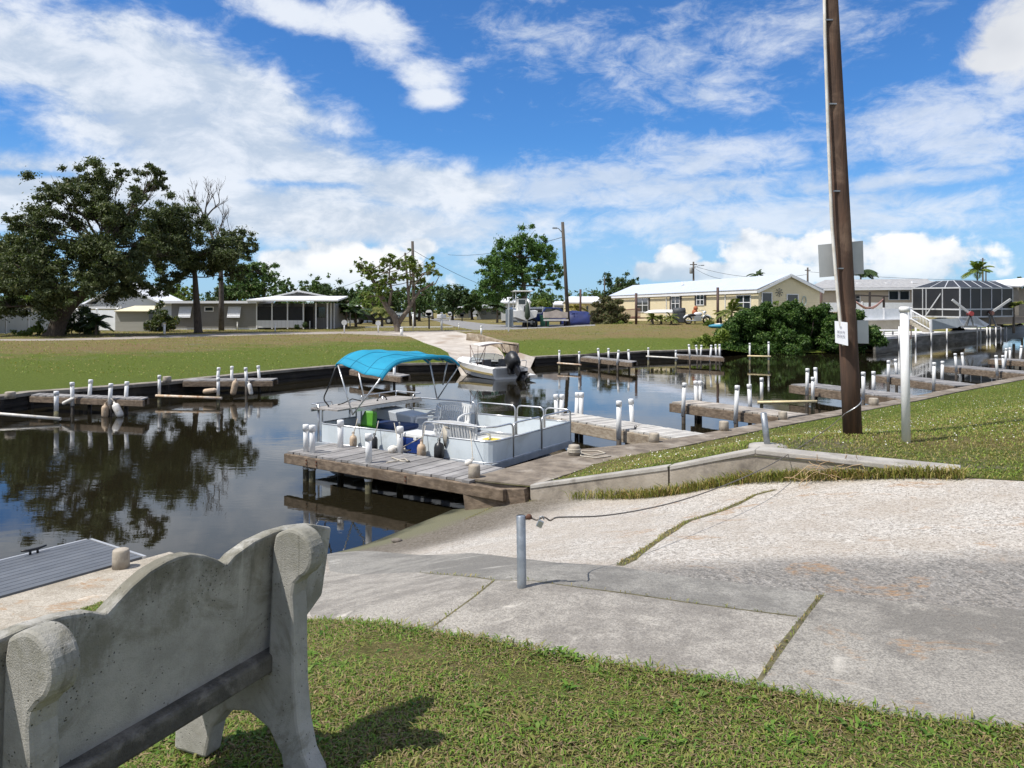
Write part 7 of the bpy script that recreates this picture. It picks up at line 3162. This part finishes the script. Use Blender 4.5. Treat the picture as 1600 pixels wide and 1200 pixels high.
_, w1 = upole('dark leaning power pole beside the parked pickup', 879, 347, 888, 505, 66, .18, lamp=-.7)
_, w2 = upole('tall grey power pole behind the half bare tree', 644.5, 377, 647.5, 512, 72, .17)
_, w3 = upole('shorter grey power pole left of the tall one by the half bare tree', 633, 395, 642, 512, 78, .14)
_, w4 = upole('power pole with transformer rising behind the cream roof', 1083.5, 409, 1084, 480, 110, .16, arm=.5, lamp=1.4, can=True)
_, w5 = upole('power pole behind the right end of the cream gable', 1262, 418, 1262, 480, 112, .16, arm=.4)
_, w6 = upole('thin power pole behind the palm above the screen cage', 1535.5, 403, 1536, 480, 150, .18, arm=.5)
_, w7 = upole('second thin power pole right of the one behind the screen cage', 1540.5, 416, 1540.5, 480, 160, .16)
_, w8 = upole('thin distant power pole left of the cream roof', 944.5, 432, 944.5, 490, 120, .12)


def wire(label, a, b, sag, name='power_line'):
    m = MB()
    pts_ = [Vector(a).lerp(Vector(b), u) - Vector((0, 0, sag * 4 * u * (1 - u))) for u in np.linspace(0, 1, 15)]
    m.tube(pts_, .022, 4)
    tag(m.build(name, BLACK), label, 'power line', 'power lines')


wire('power line from the dark leaning pole down towards the trees', w1 - Vector((0, 0, 1.3)), D(700, 398, 120), .6)
wire('power line dropping right from the tall grey pole to the pine', w2 - Vector((0, 0, .8)), D(800, 460, 100), .5)
wire('power line running left from the tall grey pole over the houses', w2 - Vector((0, 0, .8)), D(500, 455, 110), .8)
wire('service wire from the transformer pole down to the cream roof', w4 - Vector((0, 0, .8)), D(1130, 436, 100), .3)
wire('power line between the two poles behind the cream house', w4 - Vector((0, 0, .6)), w5 - Vector((0, 0, 1.0)), 1.0)
wire('power line running right from the gable pole over the beige house', w5 - Vector((0, 0, .6)), D(1640, 436, 130), .6)
# ================================================================== trees and shrubs
BARK = pmat('bark', (.085, .065, .05), (.045, .036, .028), 5, .95, stretch=(3, 3, .7), bstr=.8, bscale=10)
BARKG = pmat('grey_bark', (.20, .165, .13), (.12, .095, .075), 4, .95, stretch=(3, 3, .7), bstr=.8, bscale=10)
BARKD = pmat('dead_bark', (.115, .10, .09), (.075, .065, .056), 4, .95)
L_OAK = leafmat('oak_leaf', (.040, .058, .020), (.125, .150, .062), (.20, .20, .10), .06, .22, .5)
L_PINE = leafmat('pine_needle', (.045, .105, .025), (.135, .23, .055), None, 0, .25, .5)
L_MID = leafmat('bright_leaf', (.08, .125, .022), (.20, .26, .055), (.22, .20, .06), .08, .3, .6)
L_DARK = leafmat('dark_leaf', (.026, .052, .016), (.075, .115, .036), None, 0, .15, .5)
L_FAR = leafmat('far_leaf', (.045, .090, .025), (.125, .19, .055), (.10, .10, .04), .05, .2, .25)
L_BUSH = leafmat('mangrove_leaf', (.022, .058, .010), (.085, .155, .028), (.15, .20, .05), .05, .22, .8)
L_SHRUB = leafmat('shrub_leaf', (.07, .085, .03), (.17, .165, .075), (.24, .15, .10), .12, .25, .8)
L_PALM = leafmat('palm_leaf', (.07, .10, .02), (.19, .21, .05), (.30, .26, .08), .10, .25, .6)


def leaf_cloud(centers, radii, counts, size, flat=.75, shell=.55, droop=.0):
    """kite leaves through ellipsoidal clumps; returns (N*4,3)"""
    out = []
    for c, r, n in zip(centers, radii, counts):
        n = int(n)
        d = rng.normal(size=(n, 3))
        d /= np.linalg.norm(d, axis=1)[:, None]
        if shell < .4:      # feathery tuft: dense heart, thinning outwards
            rad = np.minimum(np.abs(rng.normal(0, .62, n)), 1.7)
        else:
            rad = rng.uniform(0, 1, n) ** (1 / 3) * (1 - shell) + shell * rng.uniform(.55, 1.08, n)
        # broken outline: push lobes in and out
        lob = 1 + .22 * np.sin(d[:, 0] * 5 + c[0] * 3) * np.sin(d[:, 2] * 6 + c[2] * 5) + .14 * np.sin(d[:, 1] * 9 + c[1] * 2 + d[:, 2] * 7)
        p = np.array(c) + d * (rad * lob)[:, None] * np.array([r, r, r * flat])
        nr = d * .6 + rng.normal(size=(n, 3)) * .7 + np.array([0, 0, .25])
        nr /= np.linalg.norm(nr, axis=1)[:, None]
        t_ = np.cross(nr, rng.normal(size=(n, 3)))
        t_ /= np.linalg.norm(t_, axis=1)[:, None]
        b_ = np.cross(nr, t_)
        s_ = size * rng.uniform(.55, 1.35, n)[:, None]
        v = np.empty((n, 4, 3))
        v[:, 0] = p - t_ * s_
        v[:, 1] = p + b_ * s_ * .42
        v[:, 2] = p + t_ * s_ - np.array([0, 0, droop]) * s_
        v[:, 3] = p - b_ * s_ * .42
        out.append(v.reshape(-1, 3))
    return np.concatenate(out)


def limb(mb, a, b, ra, rb, wob=.08, n=6, seg=8):
    a, b = Vector(a), Vector(b)
    L = (b - a).length
    pts, rs = [], []
    for i in range(n + 1):
        u = i / n
        p = a.lerp(b, u)
        if 0 < i < n:
            p += Vector((random.uniform(-1, 1), random.uniform(-1, 1), random.uniform(-.6, .6))) * wob * L * .5
        pts.append(p)
        rs.append(ra + (rb - ra) * u)
    mb.tube(pts, rs, seg)
    return pts


def tree(name, label, Y, trunk, clumps, leafm, barkm=BARK, grow=1.0, density=1.0, leaf=.16, cat='tree', group=None, rtrunk=.3, spread=2.0, flat=.75, twigs=2, shell=.55, sub=5, base=None, limbs=True, droop=.3):
    """trunk: photo pixels from base to crown; clumps: (px, py, radius px[, depth offset])"""
    s = Y / F
    b_ = cast(trunk[0][0], trunk[0][1], g, 6.0) if base is None else Vector(base)
    tr = [D(px, py, Y + i * 0.0) for i, (px, py) in enumerate(trunk)]
    tr[0] = Vector((tr[0].x, Y, g(tr[0].x, Y) - .15))
    t = thing(name, label, cat, tr[0], 0, group)
    m = MB()
    n = len(tr)
    fine_ = []
    rs = []
    for i in range(n - 1):
        for k_ in range(4):
            u = k_ / 4
            p0, p1, p2, p3 = tr[max(i - 1, 0)], tr[i], tr[i + 1], tr[min(i + 2, n - 1)]
            fine_.append(.5 * ((2 * p1) + (p2 - p0) * u + (2 * p0 - 5 * p1 + 4 * p2 - p3) * u * u + (3 * p1 - p0 - 3 * p2 + p3) * u ** 3))
    fine_.append(tr[-1])
    for i in range(len(fine_)):
        u = i / (len(fine_) - 1)
        rs.append(rtrunk * (1.35 if i == 0 else 1.0) * (1 - .62 * u))
    m.tube(fine_, rs, 10)
    cs, rr, cn_ = [], [], []
    for c in clumps:
        px, py, r = c[:3]
        dy = c[3] if len(c) > 3 else random.uniform(-1, 1) * spread
        cen = D(px, py, Y)
        cen.y += dy
        R_ = r * s * grow
        if limbs:
            # a limb from the nearest sensible trunk point to the clump
            cand = [q for q in fine_[len(fine_) // 3:] if q.z < cen.z + .3] or [fine_[-1]]
            q = min(cand, key=lambda q_: (q_ - cen).length + .25 * abs(q_.z - cen.z))
            lp = limb(m, q, cen, max(.03, R_ * .09), .02, .10)
            for k_ in range(twigs):
                e_ = cen + Vector((random.uniform(-1, 1), random.uniform(-1, 1), random.uniform(-.3, .9))) * R_ * .95
                limb(m, lp[-3], e_, max(.02, R_ * .04), .008, .12, 4, 5)
        # each clump is a family of small tufts
        k_n = sub
        for k_ in range(k_n):
            o_ = Vector((random.gauss(0, .60), random.gauss(0, .60), random.gauss(0, .46))) * R_
            rk = R_ * random.uniform(.16, .46)
            cs.append(tuple(cen + o_))
            rr.append(rk)
            cn_.append(max(14, density * 26 * (rk / leaf) ** 2 * .55))
    m.build('trunk', barkm, t)
    v = leaf_cloud(cs, rr, cn_, leaf, flat, shell, droop)
    v = v - np.array(t.location)
    o = np_mesh('crown', v, len(v) // 4, leafm, parent=t)
    return t


# the big live oak on the left
tree('live_oak', 'huge dark live oak leaning right at the left of the picture', 50,
     [(84, 519), (97, 492), (117, 468), (140, 448), (158, 425), (166, 385)],
     [(40, 385, 36), (8, 410, 40), (62, 415, 38), (20, 450, 36), (-20, 400, 45), (-25, 450, 40), (75, 372, 26), (105, 350, 30), (95, 325, 22), (122, 300, 26), (150, 285, 24), (112, 283, 16), (170, 315, 32),
      (202, 298, 22), (212, 274, 16), (228, 263, 12), (236, 272, 8), (190, 268, 11), (140, 345, 34), (178, 355, 34), (205, 345, 26), (220, 378, 28), (160, 392, 36), (110, 392, 34), (196, 405, 34),
      (226, 420, 26), (240, 398, 20), (130, 430, 34), (92, 440, 34), (60, 462, 28), (100, 470, 22), (165, 440, 26), (205, 446, 22), (228, 448, 14), (30, 478, 18), (0, 478, 22), (250, 385, 14), (88, 298, 12), (115, 452, 20, -2.5), (138, 458, 20, -2.5), (160, 452, 20, -2.5), (70, 440, 24, -2), (178, 432, 22, -2), (84, 345, 14), (48, 352, 14), (32, 345, 8)],
     L_OAK, BARK, 1.08, 1.9, .10, rtrunk=.55, spread=2.6, twigs=4, sub=15, flat=.72, shell=.3)
# second oak, with its straight trunk before the grey house
tree('oak_tree', 'dark spreading oak with straight trunk before the grey house', 56,
     [(310, 520), (308, 488), (306, 455), (304, 425), (300, 400)],
     [(262, 338, 26), (285, 352, 28), (255, 365, 28), (305, 372, 30), (280, 385, 30), (330, 392, 28), (350, 378, 20), (365, 395, 22), (382, 388, 14), (250, 400, 26), (280, 415, 24), (310, 408, 24), (338, 418, 18), (262, 432, 16), (240, 385, 22),
      (318, 352, 16), (240, 350, 20), (270, 325, 12), (372, 372, 12), (392, 380, 8), (350, 428, 10)],
     L_OAK, BARK, 1.08, 1.9, .10, rtrunk=.30, spread=2.2, twigs=4, sub=15, shell=.3)

# the dead snag behind it
t = thing('dead_tree', 'bare dead tree with pale forked branches rising behind the oak', 'tree', at(346, 62))
b0 = at(346, 62)
m = MB()
q = [b0 - Vector((0, 0, .2)), D(346, 470, 62), D(345, 420, 62), D(336, 380, 62), D(321, 343, 62)]
m.tube(q, [.24, .21, .18, .13, .09], 8)
m.build('trunk', BARKD, t)


def branch(mb, a, d, L, r, depth):
    a, d = Vector(a), Vector(d).normalized()
    pts = [a]
    for i in range(4):
        d = (d + Vector((random.uniform(-.25, .25), random.uniform(-.25, .25), random.uniform(-.10, .22)))).normalized()
        pts.append(pts[-1] + d * L / 4)
    mb.tube(pts, [r, r * .88, r * .76, r * .64, r * .5], 5)
    if depth > 0:
        for k_ in range(3 if depth > 1 else 4):
            i = random.choice((2, 3, 4))
            dd_ = (d + Vector((random.uniform(-1, 1), random.uniform(-1, 1), random.uniform(-.2, .8))) * .75).normalized()
            branch(mb, pts[i], dd_, L * random.uniform(.5, .75), r * .52, depth - 1)


m = MB()
random.seed(3)
for (a, b), L, r in ((((321, 343), (305, 300)), 2.2, .08), (((321, 343), (318, 292)), 2.4, .08), (((321, 343), (335, 300)), 2.2, .08), (((328, 360), (286, 305)), 2.8, .07), (((336, 380), (352, 342)), 1.8, .07),
                    (((340, 400), (366, 348)), 2.8, .08), (((345, 420), (386, 350)), 3.2, .06)):
    p, q_ = D(a[0], a[1], 62), D(b[0], b[1], 62)
    branch(m, p, q_ - p, L * .8, r, 3)
m.build('branches', BARKD, t)
random.seed(21)

# the tall pine by the street
tree('pine_tree', 'tall open crowned pine between the street and the dark pole', 72,
     [(821, 503), (819, 465), (817, 430), (812, 402), (816, 380)],
     [(823, 381, 18), (806, 388, 17), (838, 386, 15), (846, 376, 10), (795, 399, 18), (779, 406, 14), (822, 402, 20), (842, 404, 14), (770, 412, 10), (803, 416, 18), (788, 424, 18), (775, 435, 16), (764, 447, 16), (758, 428, 9), (802, 440, 15),
      (830, 424, 14), (846, 428, 11), (856, 407, 10), (864, 404, 6), (866, 420, 10), (874, 424, 7), (861, 437, 8), (870, 447, 7), (842, 445, 8), (783, 455, 15), (768, 466, 12), (810, 458, 9), (856, 390, 6)],
     L_PINE, BARKG, 1.22, 1.5, .12, rtrunk=.28, spread=2.2, twigs=3, sub=14, flat=.78, shell=.3)
# the half bare tree by the ramp
tree('flowering_tree', 'half bare leaning tree with open forked limbs by the far ramp', 60,
     [(623, 515), (617, 496), (606, 482), (595, 462), (585, 442), (574, 425)],
     [(568, 418, 12), (558, 412, 7), (580, 424, 10), (590, 434, 7), (610, 408, 11), (622, 416, 9), (600, 420, 8), (634, 404, 9), (642, 414, 8), (628, 432, 9), (648, 428, 9), (664, 424, 10), (674, 416, 7), (681, 424, 6), (600, 450, 7), (590, 458, 8),
      (576, 464, 7), (605, 440, 8), (650, 446, 7), (658, 438, 6)],
     L_MID, BARKG, 1.3, 1.4, .12, rtrunk=.30, spread=1.4, twigs=4, sub=11, flat=.7, shell=.3)
ft = [o for o in bpy.data.objects if o.name == 'flowering_tree'][0]
m = MB()
for pts_, r0, r1 in (([(622, 506), (636, 486), (646, 468), (656, 455), (670, 447), (678, 440)], .20, .05), ([(640, 480), (638, 460), (642, 440), (640, 415)], .13, .05), ([(606, 482), (612, 455), (608, 430), (610, 410)], .13, .04),
                     ([(646, 468), (648, 445), (662, 428)], .09, .04), ([(670, 447), (680, 444), (686, 432), (684, 420)], .05, .02)):
    n_ = len(pts_)
    m.tube([D(a, b, 60) for a, b in pts_], [r0 + (r1 - r0) * i / (n_ - 1) for i in range(n_)], 8)
m.build('limb', BARKG, ft)
for k_, (px, py, rx) in enumerate(((640, 500, 0),)):
    pass
# palms and shrubs by the grey house
def palm(label, px, ybase, ytop, Y, L, nf=16, leafm=L_PALM, name='palm_tree', r=.11, group=None, up=.5, lw=.05):
    b_ = at(px, Y)
    t = thing(name, label, 'palm', b_, 0, group)
    tp_ = D(px, ytop, Y)
    if tp_.z < b_.z + .25:
        tp_.z = b_.z + .25
    m = MB()
    k_ = 8
    m.tube([b_.lerp(tp_, i / k_) - Vector((0, 0, .1 if i == 0 else 0)) for i in range(k_ + 1)], [r * (1.25 - .5 * i / k_) * (1.08 if i % 2 else .95) for i in range(k_ + 1)], 8)
    m.build('trunk', BARKG, t)
    vs = []
    rib = MB()
    for i in range(nf):
        a = 2 * pi * i / nf + random.uniform(-.2, .2)
        el = random.uniform(.0, 1.25) * up + .15
        d = Vector((cos(a), sin(a), 0))
        LL = L * random.uniform(.8, 1.15)
        pts_ = []
        for j in range(9):
            u = j / 8
            pts_.append(tp_ + d * LL * (u * cos(el)) + Vector((0, 0, LL * (u * sin(el) * 1.3 - .62 * u * u))))
        rib.tube(pts_, [.022] * 5 + [.014] * 4, 4)
        sd_ = Vector((-d.y, d.x, 0))
        for j in range(22):
            u = .12 + .88 * j / 21
            f_ = u * 8
            i0 = min(int(f_), 7)
            p = pts_[i0].lerp(pts_[i0 + 1], f_ - i0)
            fw = (pts_[i0 + 1] - pts_[i0]).normalized()
            ll = LL * .30 * sin(pi * min(1, u * .9 + .08)) ** .7
            for s_ in (-1, 1):
                e_ = p + (sd_ * s_ * .8 + fw * .55).normalized() * ll + Vector((0, 0, -.35 * ll))
                w_ = fw * lw
                mid = p.lerp(e_, .45)
                vs += [p, mid + w_, e_, mid - w_]
    rib.build('frond_rib', leafm, t)
    arr = np.array([tuple(v) for v in vs]) - np.array(t.location)
    np_mesh('frond', arr, len(arr) // 4, leafm, parent=t)
    return t


palm('small coconut palm in front of the cream house', 1143, 500, 488, 61.5, 1.75, 15, L_PALM, up=.9)
palm('short palm with yellowed fronds beside the small coconut palm', 1126, 500, 492, 62.5, .95, 10, leafmat('yellow_palm', (.20, .17, .04), (.36, .30, .09)), up=.6)
for i, (px, Y, h, L) in enumerate(((1020, 64, .5, .9), (1049, 63.5, .5, .9), (1033, 64.5, .4, .6))):
    palm(('left low palm shrub', 'right low palm shrub', 'smallest palm shrub')[i] + ' between the rusty pole and the motorcycle', px, 507, HOR - (at(px, Y).z + h - H) * F / Y, Y, L, 14, L_PALM, 'palm_shrub', .08, up=.8)
palm('palm with green fronds above the screen cage roof', 1527, 480, 424, 108, 2.5, 22, L_MID, up=.9, lw=.08)
palm('small palm tip just above the cream roof', 1184, 480, 430, 110, 1.6, 10, L_DARK, up=.9, lw=.12)
palm('dark palm head hidden behind the large grey sign', 1345, 480, 424, 90, 2.0, 22, L_DARK, up=.25, lw=.12)
palm('palm in the dark corner right of the screen cage', 1584, 494, 480, 80, 1.8, 14, L_PALM, up=.7)
palm('dark fan palm beside the white gabled house', 777, 500, 480, 88, 1.6, 18, L_DARK, up=.6, lw=.1)
palm('short bushy palm by the tall grey pole', 597, 508, 487, 75, 1.7, 16, L_PALM, up=.5, lw=.08)
palm('dark palm clump right of the grey porch', 541, 508, 487, 72, 1.9, 20, L_DARK, up=.6, lw=.08)
palm('second dark palm clump right of the grey porch', 556, 508, 489, 74, 1.7, 18, L_DARK, up=.6, lw=.08)
palm('yellow green palm beside the cream carport', 898, 505, 481, 80, 1.5, 14, leafmat('yellow_palm', (.20, .17, .04), (.36, .30, .09)), up=.6, lw=.08)
palm('dark palmetto at the foot of the big oak', 150, 520, 505, 52, 1.3, 20, L_DARK, 'palmetto', .08, up=.7, lw=.06)


def shrub(name, label, Y, clumps, leafm, leaf=.1, density=1.0, group=None, sub=5, stems=True, flat=.8, shell=.5, cat='shrub', spread=.6, grow=1.0):
    s = Y / F
    px0 = sum(c[0] for c in clumps) / len(clumps)
    b_ = at(px0, Y)
    t = thing(name, label, cat, b_, 0, group)
    cs, rr, cn_ = [], [], []
    m = MB()
    for c in clumps:
        cen = D(c[0], c[1], Y)
        cen.y += random.uniform(-1, 1) * spread
        R_ = c[2] * s * grow
        if stems:
            limb(m, b_ + Vector((random.uniform(-.2, .2) + (cen.x - b_.x) * .6, (cen.y - b_.y) * .6, -.1 + g(b_.x + (cen.x - b_.x) * .6, Y) - b_.z)), cen, .04, .015, .1, 4, 5)
        for k_ in range(sub):
            o_ = Vector((random.gauss(0, .5), random.gauss(0, .5), random.gauss(0, .42))) * R_
            rk = R_ * random.uniform(.4, .68)
            cs.append(tuple(cen + o_))
            rr.append(rk)
            cn_.append(max(14, density * 26 * (rk / leaf) ** 2 * .5))
    if stems:
        m.build('stem', BARK, t)
    v = leaf_cloud(cs, rr, cn_, leaf, flat, shell, .2) - np.array(t.location)
    np_mesh('foliage', v, len(v) // 4, leafm, parent=t)
    return t


shrub('mangrove_bush', 'big dark green bush hanging over the far water', 54,
      [(1140, 520, 15), (1150, 510, 15), (1165, 500, 15), (1180, 495, 15), (1205, 493, 17), (1225, 490, 15), (1250, 494, 17), (1275, 497, 17), (1300, 497, 16), (1320, 503, 16), (1340, 515, 14), (1352, 528, 11),
       (1160, 525, 17), (1185, 518, 19), (1212, 515, 20), (1240, 515, 20), (1270, 518, 20), (1300, 520, 20), (1325, 530, 16), (1145, 540, 15), (1170, 545, 17), (1195, 540, 18), (1225, 540, 19), (1255, 540, 19), (1285, 542, 18), (1310, 545, 16),
       (1338, 543, 13), (1180, 554, 10), (1215, 556, 10), (1250, 557, 10), (1285, 556, 9), (1195, 482, 8), (1232, 480, 7), (1272, 486, 8)],
      L_BUSH, .095, 1.9, sub=10, spread=1.4, shell=.5, grow=1.25)
shrub('flowering_shrub', 'tall loose shrub with pinkish leaves at the left end of the cream house', 68,
      [(950, 500, 12), (935, 497, 10), (965, 498, 11), (940, 484, 12), (955, 480, 12), (966, 482, 10), (945, 471, 8), (958, 470, 8), (966, 471, 6), (934, 476, 6), (952, 464, 4), (928, 502, 7), (974, 502, 6), (950, 490, 12), (940, 497, 11), (962, 494, 11)],
      L_SHRUB, .09, 1.2, sub=8, shell=.5)
shrub('dark_shrub', 'dark leafy shrub beside the pale shed', 59.5, [(245, 485, 11), (240, 496, 12), (254, 492, 12), (264, 500, 11), (252, 506, 13), (270, 508, 9), (242, 512, 10), (262, 514, 9)], leafmat('broad_leaf', (.03, .05, .015), (.09, .11, .035), (.17, .15, .05), .08), .16, .8)
shrub('oak_foot_shrub', 'dense dark shrub right of the big oak trunk', 53, [(110, 500, 14), (125, 492, 14), (138, 500, 14), (120, 512, 14), (142, 513, 12), (105, 515, 11), (152, 517, 8)], L_DARK, .10, 1.0)
shrub('oak_foot_shrub', 'low yellow green shrub left of the big oak trunk', 51, [(40, 520, 9), (52, 522, 9), (66, 514, 10), (60, 524, 9), (30, 524, 8), (75, 521, 9), (84, 526, 7), (70, 504, 6), (46, 527, 7)], L_MID, .08, 1.0)
shrub('round_bush', 'small round dark bush at the porch step of the grey house', 65, [(471, 507, 6), (468, 510, 5)], L_DARK, .07, 1.2, stems=False)
shrub('yard_shrub', 'low mixed shrub in front of the cream house deck', 66, [(962, 507, 6), (975, 506, 6), (984, 508, 5)], L_MID, .09, .9)
shrub('yard_shrub', 'low green shrub between the motorcycle and the small palm', 62.5, [(1106, 503, 6), (1113, 501, 5), (1101, 506, 5)], L_MID, .08, .9)
shrub('yard_shrub', 'shrub of pointed leaves in front of the cream gable doors', 59, [(1218, 480, 7), (1232, 477, 7), (1208, 482, 6), (1240, 474, 5)], L_MID, .10, .8)
shrub('hillside_grass_clump', 'light green tall grass clump left of the big waterside bush', 52, [(1090, 533, 9), (1105, 530, 11), (1120, 528, 11), (1118, 538, 10), (1100, 540, 9), (1132, 522, 8)], leafmat('tall_grass', (.09, .14, .02), (.22, .27, .05)), .12, .9, stems=False, cat='grass clump')

# far trees, one by one
def far_tree(label, px, ytop, rx, Y, leafm=L_FAR, ybase=500, kind='round', leaf=.22):
    rx *= 1.22
    n = {'round': 11, 'pine': 12, 'low': 7}[kind]
    cl = []
    h_ = ybase - ytop
    for i in range(n):
        a = random.uniform(0, 2 * pi)
        if kind == 'pine':
            r_ = rx * random.uniform(.28, .42)
            cl.append((px + random.uniform(-.75, .75) * rx, ytop + r_ * .7 + random.uniform(0, .55) * h_ * random.uniform(.3, 1), r_))
        else:
            r_ = rx * random.uniform(.40, .55)
            yy = ytop + r_ * .7 + (h_ * .72 - r_) * (i / n)
            cl.append((px + cos(a) * rx * .6 * random.uniform(.3, 1), yy, r_))
    tree('background_tree', label, Y, [(px, ybase), (px + random.uniform(-2, 2), ybase - h_ * .4), (px + random.uniform(-3, 3), ytop + h_ * .25)], cl, leafm, BARK, 1.0, 1.0, leaf, group='trees beyond the houses', rtrunk=.22, spread=2.5, twigs=1, sub=10, flat=.75, shell=.3,
         base=(0, 0, 0))


for a in (
    ('spreading pine rising behind the grey house roof', 412, 402, 46, 95, L_FAR, 505, 'pine'),
    ('dense green tree left of the spreading pine behind the grey house', 372, 428, 26, 92, L_FAR, 505),
    ('dark tree filling the gap right of the second oak trunk', 345, 440, 22, 90, L_DARK, 505),
    ('green tree behind the white cottage roof ridge', 262, 440, 22, 95, L_FAR, 505),
    ('pale green tree behind the left oak trunk gap', 288, 446, 18, 92, L_MID, 505),
    ('tree behind the right slope of the grey gable', 447, 436, 20, 105, L_FAR, 505, 'pine'),
    ('pine top above the porch roof of the grey house', 492, 433, 26, 110, L_FAR, 505, 'pine'),
    ('grey green tree left of the half bare tree', 516, 446, 20, 105, L_DARK, 505),
    ('wide dark tree right of the grey porch roof', 542, 448, 24, 100, L_DARK, 505),
    ('round tree just behind the left limb of the half bare tree', 572, 440, 24, 95, L_FAR, 505),
    ('yellow green tree low behind the half bare tree', 585, 462, 16, 88, L_MID, 505),
    ('light tree between the two grey poles', 612, 446, 22, 100, L_FAR, 505),
    ('tree behind the tall grey pole', 655, 446, 22, 105, L_FAR, 505),
    ('pine far up the street on its left side', 676, 442, 16, 130, L_PINE, 500, 'pine'),
    ('big round dark tree over the street end', 707, 446, 30, 112, L_DARK, 500),
    ('dark tree right of the big round dark one', 738, 452, 20, 115, L_FAR, 500),
    ('low tree behind the camper across the street', 760, 458, 18, 125, L_FAR, 500),
    ('dense tree behind the tall pine trunk', 790, 450, 20, 110, L_DARK, 500),
    ('green tree between the pine and the dark pole', 852, 456, 20, 105, L_FAR, 500),
    ('round tree right behind the dark pole', 868, 462, 14, 112, L_PINE, 500),
    ('tree beside the cream carport roof', 910, 462, 16, 125, L_FAR, 500),
    ('small pine left of the dark pole foot', 840, 466, 12, 100, L_MID, 500),
    ('round dark tree behind the left end of the cream roof', 968, 430, 30, 120, L_DARK, 500),
    ('low far tree left of the round dark one', 935, 455, 14, 130, L_FAR, 500),
    ('dark tree at the right edge beyond the white roof', 1596, 432, 14, 130, L_DARK, 495),
    ('tree at the left edge behind the beige cottage', 20, 452, 30, 96, L_FAR, 505),
    ('green tree behind the vinyl fence at left', 70, 458, 24, 90, L_MID, 505),
    ('dark tree between the big oak and the white cottage', 110, 455, 20, 92, L_DARK, 505),
    ('tree behind the blue banded cottage', 215, 462, 18, 98, L_FAR, 505),
    ('far tree between the carport and the teal house', 560, 462, 16, 130, L_FAR, 500),
    ('small tree at the far end of the street', 690, 470, 10, 150, L_FAR, 498),
):
    far_tree(*a)
tr_l = MB()
# far off woodland closing the horizon
wx = []
for i in range(260):
    a = rng.uniform(-1.0, 1.0)
    y_ = rng.uniform(330, 420)
    x_ = a * y_ * .95
    if abs(x_ / y_ + 0.02) < .012:
        continue
    wx.append((x_, y_))
cs = [(x_, y_, rng.uniform(1, 6.5)) for x_, y_ in wx]
v = leaf_cloud(cs, [rng.uniform(4, 7) for _ in cs], [170] * len(cs), .8, .8, .5, 0)
tag(np_mesh('woods', v, len(v) // 4, L_FAR), kind='stuff')
